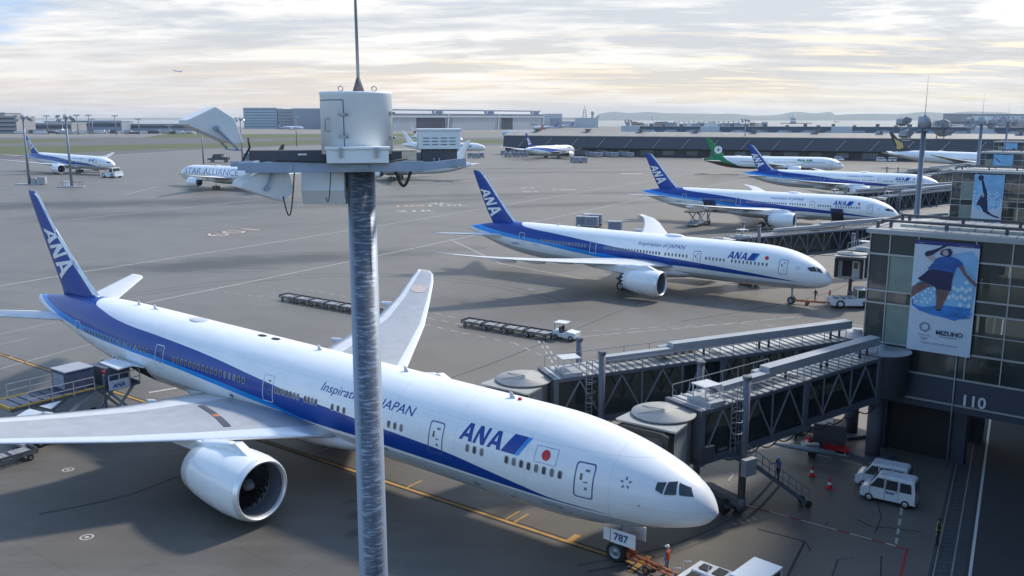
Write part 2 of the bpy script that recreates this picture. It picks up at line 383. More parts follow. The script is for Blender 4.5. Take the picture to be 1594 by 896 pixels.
def engine(parent, s, a0, zc, Rn, ln, side, mats, chev=False, pyl=None, detail=2):
    n = 40 if detail > 1 else 20; c = (-a0, side*s, zc); W = Rn
    pr = [(.30,.90*W),(.12,.92*W),(0,.955*W),(-.08,.985*W),(-.35,1.03*W),(-.9,1.075*W),(-2.0,1.09*W),(-3.4,1.05*W),(-4.6,.94*W),(-ln,.76*W)]
    pr = [(-x if x > 0 else x, r) for x, r in pr]
    outer = [(-.08, .985*W), (-.35,1.03*W), (-.9,1.075*W), (-ln*.35,1.09*W), (-ln*.6,1.03*W), (-ln*.82,.93*W), (-ln,.80*W)]
    mb = MB(); mb.lathe(outer, n, 'X', c)
    if chev:
        for j in range(16):
            t0, t1 = 2*math.pi*j/16, 2*math.pi*(j+1)/16; tm = (t0+t1)/2
            P = lambda t, x, r: (c[0]+x, c[1]+r*math.cos(t), c[2]+r*math.sin(t))
            mb.add([P(t0, -ln, .8*W), P(t1, -ln, .8*W), P(tm, -ln-.45, .76*W)], [(0,1,2)])
    mb.lathe([(-ln, .80*W), (-ln, .77*W), (-ln+1.0, .80*W)], n, 'X', c, mi=1)
    e = mb.build('engine', [mats['nac'], DARKM], parent)
    lip = MB(); lip.lathe([(-.35,1.032*W),(-.08,.987*W),(.0,.955*W),(.02,.93*W),(-.02,.905*W),(-.12,.885*W),(-.28,.87*W)], n, 'X', c); lip.build('intake_lip', SILV, e)
    du = MB(); du.lathe([(-.28,.868*W),(-.8,.84*W),(-1.35,.83*W)], n, 'X', c, mi=0); du.build('intake_duct', pm('duct_grey', (.13,.14,.17), .5), e)
    fan = MB(); fan.lathe([(-1.75,.83*W),(-1.75,.1*W)], n, 'X', c, mi=1); nb = 22
    if detail:
        for j in range(nb):
            t = 2*math.pi*j/nb; vs = []
            for q, r in enumerate((.22, .4, .62, .82)):
                tw = .13 + .10*q/3; off = .05*math.sin(q*1.2)
                for sg in (-1, 1):
                    tt = t + off + sg*tw*.5/(.6+r); vs.append((c[0]-1.45-sg*.16*(1-.2*q), c[1]+r*W*math.cos(tt), c[2]+r*W*math.sin(tt)))
            fan.add(vs, [(2*i, 2*i+1, 2*i+3, 2*i+2) for i in range(3)], 0, None, True)
    fan.build('fan', [FANM, HOLE], e, fix=False)
    sp = MB(); sp.lathe([(-1.75,.23*W),(-1.4,.20*W),(-1.1,.12*W),(-.95,.03*W),(-.93,.002)], 20, 'X', c); sp.build('spinner', pm('spinner_grey', (.22,.23,.25), .4), e)
    ex = MB(); ex.lathe([(-ln+.8,.62*W),(-ln-.5,.52*W),(-ln-1.1,.42*W)], 24, 'X', c); ex.lathe([(-ln-.6,.30*W),(-ln-1.9,.04*W)], 20, 'X', c); ex.build('exhaust_cone', DARKM, e)
    if pyl:
        (pf, pz0), (pr_, pz1) = pyl; mb = MB(); w = .28
        pts = [(-a0-.9, zc+1.05*W), (-a0-2.2, zc+1.2*W+.25), (-pf, pz0), (-pr_, pz1), (-pr_-.8, pz1-.5), (-a0-ln-.6, zc+.55*W), (-a0-ln*.6, zc+.6*W)]
        mb.prism(pts, side*s-w, side*s+w)
        cx = lambda a, z: (-a, side*s, z)
        mb.tube([cx(a0+.75, zc+.98*W), cx(a0+1.6, zc+1.02*W), cx(a0+3.0, zc+1.05*W+.05), cx((a0+3.0+pf)/2, (zc+1.05*W+pz0)/2-.12), cx(pf, pz0-.30), cx(pf+1.2, pz0-.42)], [.06,.30,.42,.46,.48,.30], 14)
        mb.build('pylon', mats['nac'], e)
    return e
def wheel(parent, c, r, w, detail=1):
    mb = MB(); n = 20 if detail else 12; h = w/2
    mb.lathe([(-h,r*.62),(-h,r*.9),(-h*.75,r*.98),(0,r),(h*.75,r*.98),(h,r*.9),(h,r*.62)], n, 'Y', c, mi=0)
    o = mb.build('wheel', [BLACK], parent)
    rm = MB(); rm.lathe([(-h*.96,r*.62),(-h*.6,r*.52),(-h*.6,r*.2),(-h*.9,r*.16),(-h*.9,.001)], n, 'Y', c); rm.lathe([(h*.96,r*.62),(h*.6,r*.52),(h*.6,r*.2),(h*.9,r*.16),(h*.9,.001)], n, 'Y', c)
    rm.build('rim', pm('rim_grey', (.28,.29,.31), .4, metal=.4), o); return o
def gear(parent, a, s, ztop, zg, axles, track, r, name, detail=1, door=None):
    mb = MB(); mb.cyl((-a, s, ztop), (-a, s, zg+r+.1), .17, .13, 10); mb.cyl((-a-.1, s, ztop-.3), (-a+ .9 if name == 'nose_gear' else -a-.1, s*.7, ztop-.1), .07, n=8)
    n = len(axles)
    if n > 1: mb.bar((-a+axles[0], s, zg+r), (-a+axles[-1], s, zg+r), .2, .22)
    for x in axles: mb.cyl((-a+x, s-track, zg+r), (-a+x, s+track, zg+r), .08, n=8)
    mb.cyl((-a, s, zg+r+.9), (-a+.45, s, zg+r+.55), .05, n=6); mb.cyl((-a+.45, s, zg+r+.55), (-a, s, zg+r+.2), .05, n=6)
    g = mb.build(name, GREYP, parent)
    for x in axles:
        for t in (-1, 1): wheel(g, (-a+x, s+t*track, zg+r), r, r*.42*2*.5, detail)
    return g
def airliner(spec, name, loc, rz, label, group, sides=(-1,), detail=2):
    root = empty(name, loc, rz); root.rotation_euler = (0, 0, rz)
    # parts hang from the root; the whole thing carries the slight nose-down stance
    root.rotation_mode = 'XYZ'; root.rotation_euler = (0, spec['tilt'], rz)
    tag(root, label, 'airliner', group)
    B = spec['body']; M = spec['mats']; z0 = lambda a: -spec['tilt']*a
    fus = B.mesh(48 if detail > 1 else 24).build('fuselage', M['fus'], root)
    if spec.get('dome') and detail: 
        mb = MB(); a = spec['dome']; mb.sphere((-a, 0, B.at(a)[0]+B.at(a)[1]-.02), 1.0, 12, 0, (1.6,.75,.32)); mb.build('antenna_dome', WHITE, fus)
    if detail > 1:
        mb = MB()
        for a in spec.get('aerials', ()):
            zt = B.at(a)[0]+B.at(a)[1]; mb.prism([(-a,zt-.03),(-a-.45,zt-.03),(-a-.5,zt+.35),(-a-.32,zt+.35)], -.03, .03)
        if mb.v: mb.build('blade_aerial', GREYP, fus)
    if spec.get('ports') and detail > 1:
        for a, w_, m_ in spec['ports']:
            zt = B.at(a)[0]+B.at(a)[1]; mb = MB(); mb.sphere((-a, 0, zt-.02), 1.0, 10, 0, (w_, w_*.55, .09)); mb.build('crown_fitting', m_, fus)
        mb = MB(); mb.sphere((-13.2,0,B.at(13)[0]+B.at(13)[1]+.02), .14, 8, 0, (1,1,1)); mb.build('beacon', REDP, fus)
        for a, z, w_, h_ in ((21.9,3.55,.30,.30),(7.9,3.0,.14,.14),(3.6,4.7,.10,.10),(14.6,3.0,.45,.30),(11.9,2.9,.25,.25),(38.0,3.9,.5,.35)):
            wrap(B, [disc(a, z, w_/2, 14, h_/2)], -1, .012).build('access_port', pm('port_grey', (.20,.21,.24), .5), fus)
        for a0, a1, z0_, z1_ in ((8.4,11.6,2.35,3.45),(18.8,20.2,2.5,3.3),(55.9,57.2,3.5,4.4)):
            wrap(B, ring_polys(rrect(a0,a1,z0_,z1_,.1), rrect(a0+.03,a1-.03,z0_+.03,z1_-.03,.08)), -1, .011).build('hatch_outline', pm('seam_grey', (.30,.32,.36), .5), fus)
    f = spec['fairing']; mb = MB()
    vs = []; n = 24; st = [0,.06,.14,.25,.4,.6,.75,.87,.95,1]
    for q in st:
        a = f[0]+(f[1]-f[0])*q; k = math.sin(math.pi*min(1,max(0,q)))**.45 if 0 < q < 1 else .02
        for j in range(n): t = 2*math.pi*j/n; vs.append((-a, f[2]*(.8+.2*k)*math.sin(t)*(.35+.65*k), f[3] + f[4]*k*math.cos(t)))
    mb.add(vs, [(i*n+j, i*n+(j+1) % n, (i+1)*n+(j+1) % n, (i+1)*n+j) for i in range(len(st)-1) for j in range(n)], 0, None, True)
    mb.build('belly_fairing', M.get('belly', GREYP), fus)
    for sd in (1, -1):
        w = surface(spec['wing'], M['wing'], spec.get('bands', (.13, .80)), 'wing', root, sd)
        if detail > 1:
            for s in spec['tracks']:
                S = [q[0] for q in spec['wing']]; le = interp(s, S, [q[1] for q in spec['wing']]); te = interp(s, S, [q[2] for q in spec['wing']]); z = interp(s, S, [q[3] for q in spec['wing']])
                mb = MB(); mb.sphere((-(te-.6), sd*s, z-.38), 1.0, 10, 0, (2.4,.22,.34)); mb.build('flap_fairing', M['nac'], w)
            if spec.get('marks'):
                mb = MB(); S = [q[0] for q in spec['wing']]; vs = []; XS = [.16+.05*k for k in range(11)]
                for ds in (0, .42):
                    for x in XS:
                        s = 7.2 - (x-.16)*3.4 + ds
                        le = interp(s, S, [q[1] for q in spec['wing']]); te = interp(s, S, [q[2] for q in spec['wing']]); z = interp(s, S, [q[3] for q in spec['wing']]); t = interp(s, S, [q[4] for q in spec['wing']])
                        vs.append((-(le+(te-le)*x), sd*s, z + t*interp(x, [p_[0] for p_ in NACA], [p_[1] for p_ in NACA]) + .035))
                mb.add([v for v in vs], [(4, 5, 16, 15)]); mb.f = [[4,5,16,15]]; mb.build('orange_panel', pm('orange_panel', (.45,.16,.07), .6), w)
                mb = MB()
                mb.add(vs, [(i, i+1, i+12, i+11) for i in range(10) if i != 4]); mb.build('walkway_stripe', pm('walkway_dark', (.07,.07,.09), .6), w)
        surface(spec['stab'], [M['stab'], M['stab'], M['stab']], (.1,.75), 'tailplane', root, sd)
        e = spec['engine']; engine(root, e['s'], e['a'], e['z'], e['R'], e['len'], sd, M, e.get('chev', False), e['pyl'], detail)
    fin = surface(spec['fin'], [M['finLE'], M['fin'], M['fin'], M['fin']], (.035, .5, .8) if detail else (.01,.5,.8), 'fin', root, 1, True)
    if 'finstripe' in spec:
        for sd in sides:
            mb = fin_decal(spec['fin'], spec['finstripe'], sd, .012); mb.build('fin_edge_stripe', WHITE, fin)
    if spec.get('finlogo'):
        for sd in sides:
            spec['finlogo'](spec, sd, fin)
    # undercarriage
    g = spec['gear']; gear(root, g['na'], 0, B.at(g['na'])[0]-B.at(g['na'])[1]+.4, z0(g['na']), [0], g['nt'], g['nr'], 'nose_gear', detail)
    for sd in (1, -1): gear(root, g['ma'], sd*g['ms'], 3.3, z0(g['ma']), g['ax'], g['mt'], g['mr'], 'main_gear', detail)
    # doors, windows
    wm = spec['winz']
    if detail:
        for sd in sides:
            for i, (a, zl) in enumerate(spec['doors']):
                dh, dw = 1.95, 1.17; o = rrect(a-dw/2, a+dw/2, zl, zl+dh, .18); inn = rrect(a-dw/2+.07, a+dw/2-.07, zl+.07, zl+dh-.07, .13)
                mb = wrap(B, ring_polys(o, inn), sd, .012); dark = spec['doordark'][i]
                d = mb.build('door', DKG if dark else LTT, fus)
                if detail > 1:
                    mb = MB(); wrap(B, [rrect(a+.10, a+.26, zl+1.02, zl+1.38, .05)], sd, .012, mb=mb, mi=0)
                    wrap(B, [[(a-.28,zl+1.5),(a-.02,zl+1.5),(a-.02,zl+1.62),(a-.28,zl+1.62)], [(a-.25,zl+.9),(a-.0,zl+.9),(a-.0,zl+.97),(a-.25,zl+.97)], [(a-.22,zl+.5),(a-.08,zl+.5),(a-.08,zl+.66),(a-.22,zl+.66)]], sd, .012, mb=mb, mi=1)
                    mb.build('door_window', [WINP, WINP2], d)
            base = {}
            for (a0, a1, n) in spec['windows']:
                for i in range(n):
                    a = a0 + (a1-a0)*i/max(1, n-1); straight = 11 < a < spec['straight']
                    shade = random.random() < .22; key = (straight, shade)
                    if straight and key in base: me = base[key][0]; o = bpy.data.objects.new('cabin_window', me); COL.objects.link(o); o.parent = fus; o.location = (-(a-base[key][1]), 0, 0); continue
                    h = .25; w_ = .155; mb = MB()
                    wrap(B, ring_polys(rrect(a-w_, a+w_, wm-h, wm+h, .13), rrect(a-w_+.045, a+w_-.045, wm-h+.045, wm+h-.045, .1)), sd, .010, mb=mb, mi=0)
                    wrap(B, [rrect(a-w_+.045, a+w_-.045, wm-h+.045, wm+h-.045, .1)], sd, .010, mb=mb, mi=1)
                    o = mb.build('cabin_window', [WRIM, WINP2 if shade else WINP], fus)
                    if straight: base[key] = (o.data, a)
        for sd in (1, -1):
            for q in spec['cockpit']:
                wrap(B, [q], sd, .03, .08, sx=.08).build('cockpit_window', GLASSD, fus)
            if spec.get('cockrim'):
                wrap(B, spec['cockrim'], sd, .016, .12).build('window_frame', GREYP, fus)
    for nm, sd, polys, raw, mat in spec.get('decals', ()):
        if sd in sides or detail == 0: wrap(B, polys, sd, .014, .25, raw=raw).build(nm, mat, fus)
    return root
# ---- 777-size twin
U77 = [(0,3.35),(2.9,3.52),(7,3.78),(9.1,3.86),(11,4.12),(14,4.5),(16.5,4.78),(20,4.97),(24.3,5.15),(26.7,5.3),(29,5.42),(32,5.68),(34.7,5.92),(40.7,6.45),(47.5,6.8),(54.3,7.06),(57.8,7.4),(60,7.7),(61,8.6),(63,12),(80,12)]
M77 = [(0,3.3),(3.5,3.56),(8,3.66),(13,3.7),(18.3,3.76),(24.5,3.8),(28,3.76),(30,3.9),(33.9,4.4),(38,4.72),(42.3,5.0),(47.7,5.3),(52.8,5.6),(57.6,5.78),(60.6,5.88),(65,6.2),(70,6.7),(73,7.2),(80,8)]
L77 = [(0,3.5),(3.5,3.62),(8,3.72),(13,3.76),(18.3,3.82),(24.5,3.86),(28,3.8),(30,3.82),(33,3.97),(35.5,4.12),(40.4,4.5),(45.5,4.84),(52.8,5.08),(60,5.25),(65,5.65),(67.3,6.0),(71.5,6.55),(74,6.9),(80,7.5)]
G77 = [(0,2.6),(2,3.0),(5,3.5),(12,3.62),(24,3.6),(40,3.3),(52,3.5),(60,4.2),(66,5.0),(73,5.9),(80,6)]
body77 = Body([(0,4.45),(.3,5.1),(.66,5.5),(1.2,5.9),(1.8,6.25),(3,6.78),(4.6,7.25),(6,7.56),(7.3,7.78),(9,8.0),(11,8.05),(56,8.05),(60,7.95),(64,7.65),(68,7.2),(72.6,6.6)],
              [(0,4.45),(.3,3.9),(.66,3.65),(1.2,3.4),(2,3.15),(3,2.88),(4.4,2.55),(5.7,2.28),(7,2.06),(9,1.88),(11,1.85),(47,1.85),(51,1.98),(56,2.45),(61,3.3),(66,4.35),(70,5.15),(72.6,5.6)],
              [(0,.02),(.3,.6),(.66,.95),(1.2,1.35),(1.8,1.65),(3,2.1),(4.6,2.5),(6,2.75),(7.3,2.92),(9,3.05),(11,3.1),(51,3.1),(56,2.85),(60,2.5),(66,1.7),(70,.95),(72.6,.22)])
fus77 = livery('fuselage_blue_stripe', [U77, M77, L77, G77], [CW, CN, CS, CW, CG])
fin77 = [(0,60.8,67.9,7.2,.42),(0,61.6,68.1,7.9,.40),(0,62.9,68.7,8.9,.36),(0,66.0,70.2,11.4,.28),(0,68.9,71.7,14.0,.21),(0,71.1,73.0,16.4,.14),(0,71.5,73.15,16.85,.10),(0,71.9,73.1,17.0,.05)]
def fin_logo_ana(spec, sd, fin):
    P = spec['finq']    # corner points of the lettering band: top-rear, top-front, bottom-rear, bottom-front
    polys = []
    for i, g in enumerate((LOGO_A, LOGO_N, LOGO_A)):
        for p in g:
            q = []
            for x, y in p:
                u = (i*1.04 + x)/3.06; a0 = [P[0][k] + (P[2][k]-P[0][k])*u for k in (0,1)]; a1 = [P[1][k] + (P[3][k]-P[1][k])*u for k in (0,1)]
                q.append((a0[0] + (a1[0]-a0[0])*y, a0[1] + (a1[1]-a0[1])*y))
            polys.append(q)
    fin_decal(spec['fin'], polys, sd, .03).build('tail_logo', WHITE, fin)
def slogan(a0, z0, h, length, text='Inspiration of JAPAN'):
    raw = text_mesh(text, 1.0, .22); w = max(v[0] for v in raw[0]); return scale_text(raw, a0, z0, h*1.38, -1, 0, length/(w*h*1.38))
def small_text(text, a0, z0, h, side=-1, shear=0):
    return scale_text(text_mesh(text, 1.0, shear), a0, z0, h, side)
def disc(a, z, r, n=20, ry=None): return [(a + r*math.cos(2*math.pi*i/n), z + (ry or r)*math.sin(2*math.pi*i/n)) for i in range(n)]
def star_mark(a, z, r):
    out = []
    for i in range(5):
        t = math.pi/2 + 2*math.pi*i/5; c, s_ = math.cos(t), math.sin(t)
        f = lambda rr, w: (a - (rr*c - w*s_), z + rr*s_ + w*c)
        out += [[f(r, 0), f(r*.52, r*.24), f(r*.40, -r*.16)]]
    return out
decals77 = [('airline_name', -1, logo(15.6, 5.86, 1.02, .98), None, NAVY),
            ('logo_flash', -1, [[(12.42,5.86),(11.42,5.86),(10.78,6.9),(11.72,6.9)]], None, NAVY), ('logo_flash', -1, [[(11.40,5.86),(11.15,5.86),(10.5,6.9),(10.76,6.9)]], None, SKYB),
            ('flag_disc', -1, [disc(9.33,6.27,.28)], None, REDP),
            ('flag_border', -1, ring_polys([(10.05,5.82),(8.6,5.82),(8.6,6.68),(10.05,6.68)], [(10.03,5.84),(8.62,5.84),(8.62,6.66),(10.03,6.66)]), None, DKG),
            ('star_emblem', -1, star_mark(4.43,5.76,.36), None, pm('emblem_grey', (.10,.13,.20), .5)),
            ('slogan_lettering', -1, [], slogan(28.2, 6.32, .55, 8.75), NAVY),
            ('small_marking', -1, [], small_text('BOEING 777-300ER', 9.6, 3.22, .16), DKG), ('registration', -1, [], small_text('JA787A', 62.9, 3.95, .42), DKG)]
spec77 = dict(ports=((46,1.1,GREYP),(36.2,.5,DARKM),(37.8,.5,DARKM),(52,.3,GREYP)), tilt=.018, body=body77, fin=fin77, winz=5.46, straight=47, dome=None, aerials=(22.4, 13.5, 31, 52.0, 54.5),
    mats=dict(fus=fus77, wing=[SILV, WINGG, WINGW], nac=WHITE, stab=WINGW, fin=NAVY, finLE=SILV), fairing=(23, 47, 3.5, 2.75, 1.45),
    wing=[(2.6,26.9,42.2,3.2,.72),(4.5,28.4,42.3,3.34,.62),(9.6,31.9,42.5,3.8,.45),(14,34.9,43.6,4.25,.33),(19.5,38.6,44.9,4.95,.26),(25,42.8,47.4,5.85,.19),(29.5,46.3,49.8,6.75,.12),(31.6,48.2,50.8,7.15,.09),(32.3,49.3,51.1,7.3,.06)],
    tracks=(6.3, 13.5, 18.5, 23.5), marks=(5.2, 0), stab=[(.3,63.3,70.2,5.3,.36),(1.4,64.3,70.6,5.45,.32),(11,72.3,74.9,6.75,.12),(11.3,73.0,75.0,6.8,.05)],
    engine=dict(s=9.7, a=25.8, z=1.98, R=1.98, len=6.3, pyl=((31.0, 3.9), (36.5, 3.5))),
    gear=dict(na=5.9, nt=.42, nr=.62, ma=36.8, ms=5.5, mt=.68, mr=.66, ax=[1.45,0,-1.45]),
    doors=[(6.78,4.44),(17.4,4.5),(33.5,4.42),(47.2,4.32),(61.2,4.1)], doordark=[1,1,0,0,0],
    windows=[(8.25,11.9,8),(13.75,14.85,3),(20.3,21.4,3),(22.5,23.6,3),(25.55,26.7,3),(28.35,29.45,4),(30.2,32.6,7),(36.3,45.2,17),(49,59.6,20)],
    cockpit=[[(2.88,6.00),(2.88,5.66),(2.50,5.48),(2.46,6.03)], [(2.38,6.04),(2.42,5.46),(1.84,5.50),(1.98,6.07)], [(1.90,6.02),(1.70,5.50),(1.05,5.42),(1.32,5.80)]],
    finq=[(69.55,12.3),(68.7,13.1),(67.95,8.6),(65.4,9.6)], finlogo=fin_logo_ana, decals=decals77)
# points traced from the tail: lettering runs down the fin
spec77['finq'] = [(70.55,13.45),(69.0,13.75),(68.0,8.75),(65.25,10.35)]
spec77['finstripe'] = [[(71.9,16.75),(71.2,16.3),(68.55,13.35),(65.6,10.7),(62.2,7.95),(61.3,7.95),(65.1,10.75),(68.2,13.4),(71.0,16.6),(71.5,16.85)]]
# ---- 787-size twin
body87 = Body([(0,3.75),(.3,4.3),(.6,4.65),(1.2,5.25),(1.9,5.85),(3,6.5),(4.1,6.95),(6,7.5),(8.6,7.85),(11,7.92),(50,7.9),(54,7.75),(58,7.35),(62.3,6.5)],
              [(0,3.75),(.3,3.25),(.6,3.0),(1.2,2.75),(2,2.5),(3.5,2.28),(6,2.1),(9,2.02),(11,2.0),(42,2.0),(47,2.2),(51,2.65),(55,3.4),(60,4.9),(62.3,5.6)],
              [(0,.02),(.3,.55),(.6,.85),(1.2,1.3),(1.9,1.65),(3,2.05),(4.1,2.35),(6,2.65),(8.6,2.85),(11,2.9),(44,2.9),(48,2.7),(52,2.3),(56,1.7),(60,.85),(62.3,.3)])
U87 = [(0,2.9),(3,3.35),(7.5,3.85),(12,4.25),(16.9,4.62),(20.9,4.9),(25,5.1),(30.4,5.6),(36.2,6.15),(43.8,6.85),(48,7.15),(50.5,7.5),(51.6,8.4),(53,12),(80,12)]
M87 = [(0,2.85),(3,3.3),(7.6,3.5),(14,3.68),(20.9,3.9),(27,4.05),(33.7,4.5),(38.3,4.85),(43.3,5.35),(51.5,5.95),(57.9,6.55),(62,7.1),(80,8)]
L87 = [(0,3.0),(3,3.36),(7.6,3.56),(14,3.74),(20.9,3.93),(24,3.8),(27.3,3.6),(33.8,3.85),(38.3,4.2),(45.9,5.0),(51.3,5.35),(59.8,6.0),(62.5,6.4),(80,7)]
G87 = [(0,2.2),(2,2.8),(8,3.1),(20,3.1),(40,3.3),(48,3.7),(55,4.4),(62,5.5),(80,6)]
fus87 = livery('fuselage_blue_stripe_light', [U87, M87, L87, G87], [CW, CN, CS, CW, CG])
fin87 = [(0,50.6,57.4,7.0,.42),(0,52.6,57.9,7.7,.38),(0,54.2,58.8,9.2,.32),(0,56.4,60.0,11.6,.24),(0,58.6,61.2,14.2,.17),(0,59.5,61.7,15.3,.13),(0,60.3,61.95,15.85,.08),(0,61.0,62.0,16.05,.04)]
decals87 = [('airline_name', -1, logo(13.95, 5.83, .92, .95), None, NAVY),
            ('logo_flash', -1, [[(11.1,5.83),(10.2,5.83),(9.6,6.82),(10.5,6.82)]], None, NAVY), ('logo_flash', -1, [[(10.18,5.83),(9.95,5.83),(9.35,6.82),(9.58,6.82)]], None, SKYB),
            ('flag_disc', -1, [disc(8.35,6.35,.26)], None, REDP), ('star_emblem', -1, star_mark(4.1,5.35,.3), None, DKG),
            ('slogan_lettering', -1, [], slogan(28.3, 6.42, .55, 7.7), NAVY), ('registration', -1, [], small_text('JA898A', 52.0, 4.4, .5), DKG), ('small_marking', -1, [], small_text('BOEING 787', 47.3, 4.7, .25), DKG)]
spec87 = dict(tilt=.007, body=body87, fin=fin87, winz=5.5, straight=42, dome=23.5, aerials=(40, 44),
    mats=dict(fus=fus87, wing=[WINGW, WINGW, WINGW], nac=WHITE, stab=WINGW, fin=NAVY, finLE=SILV), fairing=(19, 40, 3.3, 2.7, 1.3),
    wing=[(2.4,22.1,35.5,3.7,.62),(4.5,23.7,35.6,3.9,.55),(10,27.5,36.2,4.45,.38),(16,31.9,38.2,5.05,.26),(22,36.4,40.6,5.75,.17),(26,39.4,42.6,6.3,.12),(28.5,41.9,44.2,6.7,.08),(30.0,45.0,45.8,7.0,.03)],
    tracks=(6.5, 11.5, 16.5, 21), stab=[(.3,52.6,59.2,5.35,.32),(1.5,53.8,59.5,5.5,.28),(9.0,60.6,62.6,6.1,.1),(9.9,62.2,63.0,6.15,.04)],
    engine=dict(s=9.9, a=20.3, z=2.45, R=1.72, len=5.4, chev=True, pyl=((25.2, 4.6), (30.5, 4.1))),
    gear=dict(na=5.4, nt=.33, nr=.5, ma=28.6, ms=4.9, mt=.62, mr=.64, ax=[.75,-.75]),
    doors=[(6.0,4.38),(18.5,4.42),(35.9,4.4),(49.8,4.5)], doordark=[1,1,0,0],
    windows=[(8.2,13.2,10),(14.4,17.1,6),(20.1,23.5,7),(24.5,33.7,19),(37.3,45.6,15)],
    cockpit=[[(3.0,5.5),(2.55,5.05),(1.75,5.0),(2.15,5.62)], [(2.02,5.58),(1.68,5.0),(1.05,4.75),(1.5,5.3)]],
    finlogo=fin_logo_ana, finq=[(60.4,12.9),(58.9,13.35),(58.0,8.3),(55.6,9.5)], decals=decals87)
spec87['finstripe'] = [[(61.0,15.95),(60.3,15.75),(58.9,14.3),(56.7,11.65),(54.6,9.25),(53.1,7.75),(52.4,7.75),(54.1,9.2),(56.3,11.65),(58.5,14.3),(59.8,15.7)]]
H = -.637
nearj = airliner(spec77, 'airliner', (10.98, 44.6, 0), H, 'largest jet in front, blue striped white airliner with its wing across the lower left', 'blue striped airliners')
parkB = airliner(spec87, 'airliner', (43.06, 117.77, 0), H, 'blue striped airliner parked second from the front, orange tow bar at its nose wheel', 'blue striped airliners')
parkC = copy_tree(parkB); place(parkC, (85.95, 196.9, 0), -.575, 'blue striped airliner third from the front with an open hold door above a loader')
parkD = copy_tree(parkB); place(parkD, (134.7, 279.4, 0), -.51, 'blue striped airliner parked fourth from the front, before the green tailed jet')
farE = airliner(spec77, 'airliner', (-179.1, 404.4, 0), -.583, 'blue striped airliner far left behind two tall light masts, tug at its nose', 'blue striped airliners', detail=1)
